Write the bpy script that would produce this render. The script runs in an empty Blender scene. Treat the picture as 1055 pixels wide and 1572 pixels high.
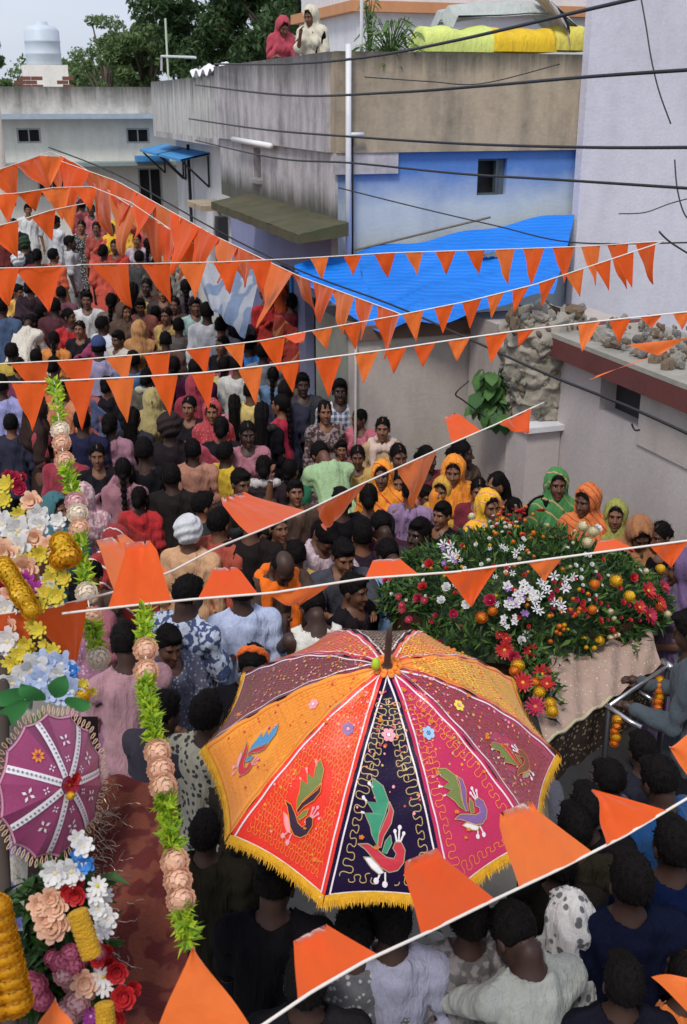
import bpy, math, random
import numpy as np
from mathutils import Vector, Matrix
from mathutils.geometry import tessellate_polygon
random.seed(7)
RS = np.random.RandomState(7)
sc = bpy.context.scene
COL = sc.collection
PI = math.pi
rad = math.radians

# ---------------------------------------------------------------- camera
CAM_H = 4.2
PITCH = rad(20.3)
FPX = 1702.0            # focal length in pixels of the 1055 px wide photograph
cam_data = bpy.data.cameras.new('camera')
cam = bpy.data.objects.new('camera', cam_data)
COL.objects.link(cam)
cam.location = (0, 0, CAM_H)
cam.rotation_euler = (PI / 2 - PITCH, 0, 0)
cam_data.sensor_fit = 'HORIZONTAL'
cam_data.sensor_width = 36
cam_data.lens = 36 * FPX / 1055
cam_data.clip_start = 0.05
cam_data.clip_end = 2000
sc.camera = cam
cam_data.dof.use_dof = True
cam_data.dof.focus_distance = 6.0
cam_data.dof.aperture_fstop = 11

# ---------------------------------------------------------------- world, sun, exposure
SUN_EL, SUN_AZ = rad(55), rad(200)
world = bpy.data.worlds.new('World')
sc.world = world
world.use_nodes = True
wn = world.node_tree
wn.nodes.clear()
w_out = wn.nodes.new('ShaderNodeOutputWorld')
w_bg = wn.nodes.new('ShaderNodeBackground')
w_sky = wn.nodes.new('ShaderNodeTexSky')
w_sky.sky_type = 'NISHITA'
w_sky.sun_disc = False
w_sky.sun_elevation = SUN_EL
w_sky.sun_rotation = SUN_AZ
w_sky.air_density = 1.0
w_sky.dust_density = 2.5
w_tc = wn.nodes.new('ShaderNodeTexCoord')
w_map = wn.nodes.new('ShaderNodeMapping')
w_map.inputs['Scale'].default_value = (1.0, 1.0, 3.2)
w_noise = wn.nodes.new('ShaderNodeTexNoise')
w_noise.inputs['Scale'].default_value = 2.6
w_noise.inputs['Detail'].default_value = 7
w_noise.inputs['Roughness'].default_value = 0.55
w_ramp = wn.nodes.new('ShaderNodeValToRGB')
w_ramp.color_ramp.elements[0].position = 0.30
w_ramp.color_ramp.elements[0].color = (0.55, 0.55, 0.55, 1)
w_ramp.color_ramp.elements[1].position = 0.62
w_ramp.color_ramp.elements[1].color = (1, 1, 1, 1)
w_mix = wn.nodes.new('ShaderNodeMixRGB')
w_cloud = wn.nodes.new('ShaderNodeMixRGB')
w_cloud.blend_type = 'MIX'
w_cloud.inputs['Color1'].default_value = (2.5, 2.9, 3.7, 1)
w_cloud.inputs['Color2'].default_value = (3.8, 4.1, 4.8, 1)
wn.links.new(w_tc.outputs['Generated'], w_map.inputs['Vector'])
wn.links.new(w_map.outputs['Vector'], w_noise.inputs['Vector'])
wn.links.new(w_noise.outputs['Fac'], w_ramp.inputs['Fac'])
wn.links.new(w_ramp.outputs['Color'], w_cloud.inputs['Fac'])
wn.links.new(w_sky.outputs['Color'], w_mix.inputs['Color1'])
wn.links.new(w_cloud.outputs['Color'], w_mix.inputs['Color2'])
w_mix.inputs['Fac'].default_value = 0.85
wn.links.new(w_mix.outputs['Color'], w_bg.inputs['Color'])
w_bg.inputs['Strength'].default_value = 0.11
wn.links.new(w_bg.outputs['Background'], w_out.inputs['Surface'])

sun_d = bpy.data.lights.new('sun', 'SUN')
sun_d.energy = 1.5
sun_d.angle = rad(14)
sun_d.color = (1.0, 0.95, 0.88)
sun = bpy.data.objects.new('sun', sun_d)
COL.objects.link(sun)
sd = Vector((math.sin(SUN_AZ) * math.cos(SUN_EL), math.cos(SUN_AZ) * math.cos(SUN_EL), math.sin(SUN_EL)))
sun.rotation_euler = sd.to_track_quat('Z', 'Y').to_euler()
sun.location = (0, 0, 30)

sc.view_settings.view_transform = 'Standard'
sc.view_settings.look = 'None'
sc.view_settings.gamma = 1
sc.view_settings.exposure = 0.78
sc.view_settings.use_curve_mapping = False
sc.render.resolution_x = 687
sc.render.resolution_y = 1024

# ---------------------------------------------------------------- projection helpers (only used to measure positions)
CP, SP = math.cos(PITCH), math.sin(PITCH)
C0 = Vector((0, 0, CAM_H))
FW = Vector((0, CP, -SP))
UP = Vector((0, SP, CP))
RT = Vector((1, 0, 0))
def ray(px, py):
    return FW + RT * ((px - 527.5) / FPX) + UP * (-(py - 786.0) / FPX)
def P(px, py, d):                       # point at depth d
    return C0 + ray(px, py) * d
def G(px, py, z):                       # point at height z
    r = ray(px, py)
    return C0 + r * ((z - CAM_H) / r.z)
SA = rad(18.5)                          # street direction
U_ = Vector((-math.sin(SA), math.cos(SA), 0))
V_ = Vector((math.cos(SA), math.sin(SA), 0))
def W(s, r, z=0.0):
    return V_ * s + U_ * r + Vector((0, 0, z))
def onR(px, py, r):                     # point on the plane across the street at distance r -> local (s, r, z)
    d = ray(px, py); t = r / d.dot(U_); p = C0 + d * t
    return (p.dot(V_), r, p.z)
def onS(px, py, s):
    d = ray(px, py); t = s / d.dot(V_); p = C0 + d * t
    return (s, p.dot(U_), p.z)

# ---------------------------------------------------------------- object helpers
def link(o, parent=None):
    COL.objects.link(o)
    if parent is not None:
        o.parent = parent
    return o
def tag(o, label=None, cat=None, group=None, kind=None):
    if label: o['label'] = label
    if cat: o['category'] = cat
    if group: o['group'] = group
    if kind: o['kind'] = kind
    return o
def empty(name, loc=(0, 0, 0), rz=0.0, label=None, cat=None, group=None):
    o = bpy.data.objects.new(name, None)
    o.location = loc
    o.rotation_euler = (0, 0, rz)
    o.empty_display_size = 0.1
    link(o)
    return tag(o, label, cat, group)

class MB:
    def __init__(s):
        s.v = []; s.f = []; s.m = []
    def add(s, vs, fs, mi=0):
        n = len(s.v)
        s.v.extend([tuple(p) for p in vs])
        s.f.extend([tuple(i + n for i in f) for f in fs])
        s.m.extend([mi] * len(fs))
        return s
    def box(s, x0, x1, y0, y1, z0, z1, mi=0):
        vs = [(x0,y0,z0),(x1,y0,z0),(x1,y1,z0),(x0,y1,z0),(x0,y0,z1),(x1,y0,z1),(x1,y1,z1),(x0,y1,z1)]
        fs = [(0,3,2,1),(4,5,6,7),(0,1,5,4),(1,2,6,5),(2,3,7,6),(3,0,4,7)]
        return s.add(vs, fs, mi)
    def tube(s, pts, r, n=6, mi=0, cap=True):
        pts = [Vector(p) for p in pts]
        rr = r if hasattr(r, '__len__') else [r] * len(pts)
        vs = []; fs = []
        prev = None
        for i, p in enumerate(pts):
            a = pts[max(i - 1, 0)]; b = pts[min(i + 1, len(pts) - 1)]
            t = (b - a)
            if t.length < 1e-9: t = Vector((0, 0, 1))
            t.normalize()
            if prev is None:
                q = Vector((0, 0, 1)) if abs(t.z) < .9 else Vector((1, 0, 0))
                x = t.cross(q).normalized()
            else:
                x = (prev - t * prev.dot(t)).normalized()
            prev = x
            y = t.cross(x)
            for k in range(n):
                a_ = 2 * PI * k / n
                vs.append(p + (x * math.cos(a_) + y * math.sin(a_)) * rr[i])
        for i in range(len(pts) - 1):
            for k in range(n):
                k2 = (k + 1) % n
                fs.append((i*n+k, i*n+k2, (i+1)*n+k2, (i+1)*n+k))
        if cap:
            fs.append(tuple(range(n))[::-1]); fs.append(tuple((len(pts)-1)*n + k for k in range(n)))
        return s.add(vs, fs, mi)
    def lathe(s, prof, n=16, c=(0,0,0), mi=0):
        vs = []; fs = []
        for (r, z) in prof:
            for k in range(n):
                a = 2 * PI * k / n
                vs.append((c[0] + r * math.cos(a), c[1] + r * math.sin(a), c[2] + z))
        for i in range(len(prof) - 1):
            for k in range(n):
                k2 = (k + 1) % n
                fs.append((i*n+k, i*n+k2, (i+1)*n+k2, (i+1)*n+k))
        return s.add(vs, fs, mi)
    def grid(s, fn, nu, nv, mi=0):
        vs = [fn(i / nu, j / nv) for j in range(nv + 1) for i in range(nu + 1)]
        fs = [(j*(nu+1)+i, j*(nu+1)+i+1, (j+1)*(nu+1)+i+1, (j+1)*(nu+1)+i) for j in range(nv) for i in range(nu)]
        return s.add(vs, fs, mi)
    def mesh(s, name, mats=(), smooth=False):
        me = bpy.data.meshes.new(name)
        me.from_pydata(s.v, [], s.f)
        for m in mats: me.materials.append(m)
        if len(mats) > 1:
            me.polygons.foreach_set('material_index', s.m)
        if smooth:
            me.polygons.foreach_set('use_smooth', [True] * len(me.polygons))
        me.update()
        return me
    def obj(s, name, mats, parent=None, smooth=False, loc=None):
        if not isinstance(mats, (list, tuple)): mats = [mats]
        o = bpy.data.objects.new(name, s.mesh(name, mats, smooth))
        if loc is not None: o.location = loc
        return link(o, parent)

def np_mesh(name, V, F, mats, smooth=True):
    me = bpy.data.meshes.new(name)
    V = np.asarray(V, dtype=np.float32); F = np.asarray(F, dtype=np.int32)
    me.vertices.add(len(V)); me.vertices.foreach_set('co', V.ravel())
    k = F.shape[1]
    me.loops.add(F.size); me.loops.foreach_set('vertex_index', F.ravel())
    me.polygons.add(len(F))
    me.polygons.foreach_set('loop_start', np.arange(0, F.size, k, dtype=np.int32))
    try: me.polygons.foreach_set('loop_total', np.full(len(F), k, dtype=np.int32))
    except Exception: pass
    me.polygons.foreach_set('use_smooth', np.full(len(F), smooth, dtype=bool))
    for m in mats: me.materials.append(m)
    me.update(calc_edges=True)
    me.validate()
    return me

# ---------------------------------------------------------------- materials
_mc = {}
def nodes_of(name):
    m = bpy.data.materials.new(name)
    m.use_nodes = True
    nt = m.node_tree
    return m, nt, nt.nodes['Principled BSDF']
def N(nt, typ, **kw):
    n = nt.nodes.new(typ)
    for k, v in kw.items():
        if k in n.inputs: n.inputs[k].default_value = v
        else: setattr(n, k, v)
    return n
def c4(c): return (c[0], c[1], c[2], 1)
def mix(nt, fac, a, b, mode='MIX'):
    n = nt.nodes.new('ShaderNodeMixRGB'); n.blend_type = mode
    for key, v in (('Fac', fac), ('Color1', a), ('Color2', b)):
        if isinstance(v, (int, float)): n.inputs[key].default_value = v
        elif isinstance(v, tuple): n.inputs[key].default_value = c4(v)
        else: nt.links.new(v, n.inputs[key])
    return n.outputs['Color']
def ramp(nt, src, p0, p1, c0=(0,0,0), c1=(1,1,1)):
    r = nt.nodes.new('ShaderNodeValToRGB')
    r.color_ramp.elements[0].position = p0; r.color_ramp.elements[0].color = c4(c0)
    r.color_ramp.elements[1].position = p1; r.color_ramp.elements[1].color = c4(c1)
    nt.links.new(src, r.inputs['Fac'])
    return r.outputs['Color']
def coords(nt, scale=(1,1,1), rot=(0,0,0), space='Object'):
    t = nt.nodes.new('ShaderNodeTexCoord'); mp = nt.nodes.new('ShaderNodeMapping')
    mp.inputs['Scale'].default_value = scale; mp.inputs['Rotation'].default_value = rot
    nt.links.new(t.outputs[space], mp.inputs['Vector'])
    return mp.outputs['Vector']
def noise(nt, vec, scale, detail=4, rough=.55):
    n = nt.nodes.new('ShaderNodeTexNoise')
    n.inputs['Scale'].default_value = scale; n.inputs['Detail'].default_value = detail; n.inputs['Roughness'].default_value = rough
    nt.links.new(vec, n.inputs['Vector'])
    return n.outputs['Fac']
def bump(nt, bs, h, strength=.3, dist=.02):
    b = nt.nodes.new('ShaderNodeBump')
    b.inputs['Strength'].default_value = strength; b.inputs['Distance'].default_value = dist
    nt.links.new(h, b.inputs['Height']); nt.links.new(b.outputs['Normal'], bs.inputs['Normal'])
def mat(name, col, rough=.8, metal=0, var=.25, vs=8.0, bmp=.15, bd=.01, spec=None, sheen=0):
    key = ('m', name)
    if key in _mc: return _mc[key]
    m, nt, bs = nodes_of(name)
    v = coords(nt)
    n = noise(nt, v, vs, 5)
    nt.links.new(mix(nt, n, tuple(x * (1 - var) for x in col), tuple(min(1, x * (1 + var)) for x in col)), bs.inputs['Base Color'])
    bs.inputs['Roughness'].default_value = rough
    bs.inputs['Metallic'].default_value = metal
    if spec is not None: bs.inputs['Specular IOR Level'].default_value = spec
    if bmp: bump(nt, bs, noise(nt, v, vs * 4, 4), bmp, bd)
    _mc[key] = m
    return m

def wall_mat(name, base, dark, amount=.5, streak=7.0, lo=None, moss=None, zsplit=None, zw=.5, top=None, foot=None, zn=.35):
    """Weathered plaster: broad blotches, vertical rain streaks, fine grain."""
    m, nt, bs = nodes_of(name)
    v = coords(nt)
    sv = coords(nt, (streak, streak, .55))
    blot = ramp(nt, noise(nt, v, 1.1, 8, .68), .40, .62)
    st = ramp(nt, noise(nt, sv, 1.0, 6, .62), .42, .62)
    fine = noise(nt, v, 26, 4)
    med = ramp(nt, noise(nt, v, 5.5, 6, .7), .46, .66)
    c = mix(nt, fine, tuple(x * .88 for x in base), tuple(min(1, x * 1.1) for x in base))
    if lo is not None:
        sep = nt.nodes.new('ShaderNodeSeparateXYZ')
        nt.links.new(v, sep.inputs[0])
        ad = nt.nodes.new('ShaderNodeMath'); ad.operation = 'MULTIPLY_ADD'
        nt.links.new(noise(nt, v, 2.2, 6), ad.inputs[0]); ad.inputs[1].default_value = zn
        nt.links.new(sep.outputs['Z'], ad.inputs[2])
        mr = nt.nodes.new('ShaderNodeMapRange')
        nt.links.new(ad.outputs[0], mr.inputs['Value'])
        mr.inputs['From Min'].default_value = zsplit + zn / 2 - zw / 2; mr.inputs['From Max'].default_value = zsplit + zn / 2 + zw / 2
        c = mix(nt, mr.outputs[0], lo, c)
    f1 = mix(nt, 1.0, blot, st, 'MULTIPLY')
    f2 = mix(nt, .45, f1, st)
    f2 = mix(nt, .30, f2, med)
    f = mix(nt, 1.0, f2, (amount,) * 3, 'MULTIPLY')
    c = mix(nt, f, c, dark)
    if moss is not None:
        mo = ramp(nt, noise(nt, v, 3.1, 8, .7), .5, .68)
        c = mix(nt, mix(nt, 1.0, mo, (.8,) * 3, 'MULTIPLY'), c, moss)
    for gr_ in (top, foot):                      # run-off grime hanging from an edge, damp algae rising from a ledge
        if gr_ is None: continue
        zg, hg, cg, stv = gr_
        sp = nt.nodes.new('ShaderNodeSeparateXYZ'); nt.links.new(v, sp.inputs[0])
        ma = nt.nodes.new('ShaderNodeMath'); ma.operation = 'MULTIPLY_ADD'
        dv = coords(nt, (stv, stv, .35))
        nt.links.new(noise(nt, dv, 1.0, 7, .7), ma.inputs[0]); ma.inputs[1].default_value = 2.2 * abs(hg) * (1 if hg > 0 else -1)
        nt.links.new(sp.outputs['Z'], ma.inputs[2])
        mr = nt.nodes.new('ShaderNodeMapRange'); nt.links.new(ma.outputs[0], mr.inputs['Value'])
        off = 1.1 * hg
        mr.inputs['From Min'].default_value = zg + off - hg; mr.inputs['From Max'].default_value = zg + off
        c = mix(nt, mix(nt, 1.0, mr.outputs[0], (.85,) * 3, 'MULTIPLY'), c, cg)
    nt.links.new(c, bs.inputs['Base Color'])
    bs.inputs['Roughness'].default_value = .92
    bump(nt, bs, noise(nt, v, 30, 6, .65), .35, .012)
    return m

def cloth(col, kind='plain', col2=(.8,.8,.8), scale=1.0, thin=False):
    key = ('c', tuple(col), kind, tuple(col2), scale, thin)
    if key in _mc: return _mc[key]
    m, nt, bs = nodes_of('cloth_' + kind)
    v = coords(nt)
    n = noise(nt, v, 9, 4)
    base = mix(nt, n, tuple(x * .75 for x in col), tuple(min(1, x * 1.2) for x in col))
    if kind in ('print', 'dots'):
        vo = nt.nodes.new('ShaderNodeTexVoronoi'); vo.inputs['Scale'].default_value = (34 if kind == 'print' else 24) * scale
        nt.links.new(v, vo.inputs['Vector'])
        f = ramp(nt, vo.outputs['Distance'], .24 if kind == 'print' else .34, .34 if kind == 'print' else .40, (1,1,1), (0,0,0))
        base = mix(nt, f, base, col2)
    elif kind == 'leafy':
        f = ramp(nt, noise(nt, v, 26 * scale, 2, .4), .48, .54)
        base = mix(nt, f, base, col2)
    elif kind in ('stripe', 'check'):
        def wave(d):
            w = nt.nodes.new('ShaderNodeTexWave'); w.bands_direction = d; w.inputs['Scale'].default_value = 9 * scale
            w.inputs['Distortion'].default_value = .6
            nt.links.new(v, w.inputs['Vector']); return ramp(nt, w.outputs['Fac'], .55, .65)
        f = wave('X')
        if kind == 'check': f = mix(nt, .5, f, wave('Z'))
        base = mix(nt, f, base, col2)
    elif kind == 'border':                       # gold / coloured zari bands in z
        w = nt.nodes.new('ShaderNodeTexWave'); w.bands_direction = 'DIAGONAL'; w.inputs['Scale'].default_value = 2.2 * scale
        w.inputs['Distortion'].default_value = 2.0
        nt.links.new(v, w.inputs['Vector'])
        base = mix(nt, ramp(nt, w.outputs['Fac'], .95, .98), base, col2)
    nt.links.new(base, bs.inputs['Base Color'])
    bs.inputs['Roughness'].default_value = .85
    bs.inputs['Specular IOR Level'].default_value = .20 if max(col) > .08 else .03
    bs.inputs['Sheen Weight'].default_value = .06 if max(col) > .08 else .0
    wr = coords(nt, (26, 26, 7), (.35, .2, 0)); bump(nt, bs, noise(nt, wr, 1.0, 4, .6), .75, .03)
    if thin:
        tr = nt.nodes.new('ShaderNodeBsdfTranslucent'); mx = nt.nodes.new('ShaderNodeMixShader')
        nt.links.new(base, tr.inputs['Color']); mx.inputs[0].default_value = .35
        nt.links.new(bs.outputs[0], mx.inputs[1]); nt.links.new(tr.outputs[0], mx.inputs[2])
        nt.links.new(mx.outputs[0], nt.nodes['Material Output'].inputs['Surface'])
    _mc[key] = m
    return m
# ================================================================ SETTING
m_road = mat('road_dirt', (.19, .18, .16), .95, var=.35, vs=3.0, bmp=.5, bd=.03)
g = MB(); g.grid(lambda a, b: (-150 + 300 * a, -40 + 400 * b, .02 * math.sin(a * 90) * math.sin(b * 130) - .02), 60, 60)
tag(g.obj('ground', mat('bare_ground', (.17, .16, .13), .95, var=.4, vs=.8), smooth=True), kind='structure')
road = MB()
def road_pt(a, b):
    s = -6.0 + 10.6 * a; r = -3 + 27 * b
    p = W(s, r, .05 * max(0.0, r - 11.0) + .03 + .012 * math.sin(s * 3.1) * math.sin(r * 2.3))
    return p
road.grid(road_pt, 24, 50)
tag(road.obj('road', m_road, smooth=True), kind='structure')

m_tan = wall_mat('tan_parapet_plaster', (.42, .34, .24), (.09, .08, .065), .7, 3.5, top=(4.66, .20, (.045, .045, .035), 7))
m_grey = wall_mat('stained_grey_plaster', (.52, .49, .50), (.085, .08, .078), .85, 4, top=(4.66, .40, (.05, .048, .046), 5), foot=(3.12, -.26, (.035, .040, .018), 4))
m_blue = wall_mat('blue_wash_wall', (.085, .20, .50), (.05, .12, .28), .3, 3, lo=(.46, .52, .56), zsplit=3.36, zw=.34)
m_cream = wall_mat('cream_wall', (.80, .78, .71), (.34, .33, .30), .35, 4)
m_white = wall_mat('white_wall', (.66, .66, .68), (.30, .30, .32), .3, 4)
m_lav = wall_mat('lavender_wall', (.62, .61, .69), (.38, .37, .42), .6, 1.6)
m_pink = wall_mat('pinkish_white_wall', (.50, .45, .44), (.30, .27, .25), .4, 2.2)
m_beige = wall_mat('beige_low_wall', (.46, .41, .38), (.26, .23, .19), .55, 3)
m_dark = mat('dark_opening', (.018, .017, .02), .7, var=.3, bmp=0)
m_moss = wall_mat('mossy_slab', (.085, .075, .04), (.03, .035, .015), .8, 2, moss=(.05, .065, .02))
m_redband = wall_mat('red_oxide_band', (.13, .035, .032), (.07, .025, .025), .6, 3)
m_bluepaint = mat('blue_painted_metal', (.05, .25, .55), .55, var=.2)
m_iron = mat('black_iron', (.03, .03, .035), .6, .6)
m_pipe = mat('white_plastic_pipe', (.62, .63, .66), .45, var=.12, bmp=.05)
m_steel = mat('worn_steel', (.55, .56, .58), .3, .9, var=.2)
m_orange_trim = wall_mat('orange_trim', (.55, .26, .12), (.35, .16, .08), .4, 4)
m_wood = mat('weathered_wood', (.16, .12, .08), .85, var=.4, vs=14)

class House:
    """local axes: x across the street to the right, y along it away from us."""
    def __init__(s, name, bs, br, label, cat='house', z=0):
        s.bs, s.br, s.z = bs, br, z
        s.root = empty(name, W(bs, br, z), SA, label, cat)
    def L(s, p): return (p[0] - s.bs, p[1] - s.br, p[2] - s.z)
    def box(s, name, m, s0, s1, r0, r1, z0, z1, parent=None):
        mb = MB(); mb.box(s0 - s.bs, s1 - s.bs, r0 - s.br, r1 - s.br, z0 - s.z, z1 - s.z)
        return mb.obj(name, m, parent or s.root)
    def tube(s, name, m, pts, r, n=8, parent=None):
        mb = MB(); mb.tube([s.L(p) for p in pts], r, n)
        return mb.obj(name, m, parent or s.root, smooth=True)

def wall_open(mb, axis, fixed, a0, a1, z0, z1, holes, thick, flip=1):
    """wall sheet with real recessed openings. axis 'r': runs along r at s=fixed; axis 's': along s at r=fixed."""
    as_ = sorted(set([a0, a1] + [h[0] for h in holes] + [h[1] for h in holes]))
    zs_ = sorted(set([z0, z1] + [h[2] for h in holes] + [h[3] for h in holes]))
    for i in range(len(as_) - 1):
        for j in range(len(zs_) - 1):
            ca, cz = (as_[i] + as_[i+1]) / 2, (zs_[j] + zs_[j+1]) / 2
            if any(h[0] < ca < h[1] and h[2] < cz < h[3] for h in holes): continue
            if axis == 'r': mb.box(fixed, fixed + thick * flip, as_[i], as_[i+1], zs_[j], zs_[j+1]) if flip > 0 else mb.box(fixed + thick * flip, fixed, as_[i], as_[i+1], zs_[j], zs_[j+1])
            else: mb.box(as_[i], as_[i+1], fixed, fixed + thick, zs_[j], zs_[j+1])
    return mb
def shift(mb, h):
    mb.v = [h.L(p) for p in mb.v]; return mb
def merge_faces(mb):
    return mb

# ---- A: stained concrete house with the blue side wall
def grade(r): return 0.05 * max(0.0, r - 11.0)
A = House('concrete_house', 3.6, 11.0, 'stained grey concrete house with tan parapet and blue washed side wall')
wr0, _, wz0 = onR(732, 300, 11.0); wr1, _, wz1 = onR(779, 243, 11.0)
mb = wall_open(MB(), 's', 11.0, 3.62, 8.2, 0, 3.72, [(wr0, wr1, wz0, wz1)], .22)
shift(mb, A).obj('side_wall', m_blue, A.root)
# recessed window
wb = MB(); wb.box(wr0, wr1, 11.19, 11.215, wz0, wz1); shift(wb, A)
wo = wb.obj('window', m_dark, A.root)
fr = MB()
fr.box(wr0, wr0 + .02, 11.03, 11.10, wz0, wz1); fr.box(wr1 - .11, wr1 - .085, 11.03, 11.10, wz0, wz1)
fr.box(wr0 + .02, wr1 - .11, 11.03, 11.10, wz0, wz0 + .02); fr.box(wr0+.02, wr1-.11, 11.03, 11.10, wz1 - .02, wz1)
shift(fr, A).obj('window_frame', mat('dark_teal_frame', (.05, .07, .08), .6), A.root)
# shutter half, open inwards
A.box('shutter', mat('dull_shutter', (.07, .09, .11), .7), wr1 - .085, wr1 - .004, 11.06, 11.09, wz0 + .004, wz1 - .004)
# street face with slit window
g0 = onS(390, 272, 3.6); g1 = onS(400, 228, 3.6)
d0 = onS(455, 405, 3.6); d1 = onS(528, 362, 3.6)
mb = wall_open(MB(), 'r', 3.6, 11.0, 16.3, 2.955, 3.72, [(g1[1], g0[1], g0[2], g1[2])], .2)
shift(mb, A).obj('street_wall', m_grey, A.root)
A.box('slit_window', m_dark, 3.76, 3.79, g1[1], g0[1], g0[2], g1[2])
A.box('window_sill', m_grey, 3.55, 3.6, g1[1] - .05, g0[1] + .05, g0[2] - .06, g0[2] - .01)
# lower part: pale and violet wash, dark doors
m_violet = wall_mat('violet_wash', (.27, .29, .46), (.15, .16, .28), .4, 3)
mb = wall_open(MB(), 'r', 3.72, 11.225, 16.3, 0, 2.95, [(11.6, 12.55, 0, 2.1), (13.1, 13.6, 0, 2.3)], .15)
shift(mb, A).obj('lower_wall', m_violet, A.root)
A.box('door', m_dark, 3.83, 3.86, 11.6, 12.55, 0, 2.1)
A.box('door', m_dark, 3.83, 3.86, 13.1, 13.6, 0, 2.3)
A.box('door_frame', m_bluepaint, 3.69, 3.715, 13.02, 13.10, 0, 2.3)
# parapets
mb = MB(); mb.box(3.585, 8.2, 10.94, 11.12, 3.725, 4.66); shift(mb, A).obj('front_parapet', m_tan, A.root)
mb = MB(); mb.box(3.55, 3.75, 11.125, 16.3, 3.725, 4.66); shift(mb, A).obj('street_parapet', m_grey, A.root)
A.box('corner_block', m_grey, 3.57, 4.25, 10.955, 10.996, 3.52, 3.722)
A.box('roof', m_grey, 3.76, 8.2, 11.13, 16.28, 3.73, 3.85)
A.box('doorstep', m_grey, 2.5, 3.70, 11.0, 12.9, 0, .9)
# chajja slab, mossy, with rough edge
sl = MB()
SLN = 4.0
def slab_top(a, b):
    r = 10.6 + SLN * b; s = 3.6 - .52 * a
    return A.L((s, r, 3.09 - .10 * a + .002 * math.sin(r * 5) + .003 * math.sin(s * 40 + r * 9)))
def slab_bot(a, b):
    r = 10.6 + SLN * (1 - b); s = 3.6 - .50 * a
    return A.L((s, r, 2.96 - .06 * a))
sl.grid(slab_top, 8, 60); sl.grid(slab_bot, 4, 10)
sl.grid(lambda a, b: A.L((3.08 + .006 * math.sin(b * 70), 10.6 + SLN * b, 2.90 + .092 * a + .003 * math.sin(b * 43))), 2, 50)
sl.grid(lambda a, b: A.L((3.6 - .52 * b, 10.6, 2.96 - .06 * b + .13 * a - .04 * a * b)), 2, 4)
sl.grid(lambda a, b: A.L((3.6 - .52 * b, 10.6 + SLN, 2.96 - .06 * b + .13 * a - .04 * a * b)), 2, 4)
sl.obj('sunshade_slab', m_moss, A.root)
# white down pipe with tee
px_ = onR(533, 200, 10.9)[0]
A.tube('down_pipe', m_pipe, [(px_, 10.86, 4.72), (px_, 10.86, 2.50)], .028, 10)
A.tube('pipe_branch', m_pipe, [(px_, 10.86, 3.90), (px_ + .16, 10.87, 3.90)], .022, 8)
A.tube('conduit', m_iron, [(px_ + .06, 10.91, 3.9), (px_ + .065, 10.91, 2.55)], .010, 6)
a0 = onS(360, 206, 3.52); a1 = onS(418, 202, 3.52)
A.tube('tube_light', mat('tube_light_casing', (.75, .75, .74), .4, var=.05), [(3.50, a0[1], 3.74), (3.50, a1[1], 3.72)], .035, 8)

# ---- white set back house with projecting parapet and blue awnings
Bh = House('white_terrace_house', 3.95, 16.32, 'white house with projecting streaked parapet and two blue window awnings')
mb = wall_open(MB(), 'r', 4.0, 16.32, 22.0, 0, 3.55, [(18.2, 18.8, 1.6, 2.6)], .2)
shift(mb, Bh).obj('street_wall', m_white, Bh.root)
Bh.box('window', m_dark, 4.15, 4.18, 18.2, 18.8, 1.6, 2.6)
Bh.box('front_wall', m_white, 3.92, 6.0, 16.31, 16.319, 2.0, 3.6)
Bh.box('balcony_slab', m_grey, 3.6, 4.3, 16.33, 22.0, 3.60, 3.70)
Bh.box('parapet', wall_mat('streaked_parapet', (.55, .54, .52), (.09, .09, .085), .6, 6, top=(4.55, .35, (.05, .05, .05), 6)), 3.6, 3.75, 16.33, 22.0, 3.70, 4.55)
Bh.box('roof', m_grey, 3.76, 8.0, 16.34, 21.9, 3.71, 3.80)
for (px0, px1, py0) in ((252, 282, 200), (284, 322, 204)):
    aw = MB()
    q0 = onS(px0, py0, 4.0); q1 = onS(px1, py0 + 6, 4.0)
    ra, rb = q1[1], q0[1]
    z = 3.42
    aw.grid(lambda a, b: Bh.L((4.0 - .5 * a, ra + (rb - ra) * b, z - .10 * a)), 4, 4)
    aw.grid(lambda a, b: Bh.L((4.0 - .5 * (1 - a), ra + (rb - ra) * b, z - .03 - .10 * (1 - a))), 4, 4)
    aw.grid(lambda a, b: Bh.L((3.5, ra + (rb - ra) * b, z - .14 + .04 * a)), 1, 4)
    o = aw.obj('awning', m_bluepaint, Bh.root)
    for rr in (ra + .05, rb - .05):
        br = MB()
        br.tube([Bh.L((3.97, rr, z - .55)), Bh.L((3.55, rr, z - .15))], .018, 5)
        br.tube([Bh.L((3.97, rr, z - .55)), Bh.L((3.97, rr, z - .05))], .018, 5)
        br.obj('awning_bracket', m_iron, Bh.root)
Bh.tube('down_pipe', m_iron, [(3.93, 20.4, 3.5), (3.93, 20.4, 0.6)], .03, 6)
Bh.box('small_ledge', m_tan, 3.5, 3.99, 17.4, 18.6, 2.62, 2.70)
Bh.box('dark_post', m_dark, 3.55, 3.70, 16.40, 16.60, 0, 2.62)

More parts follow.
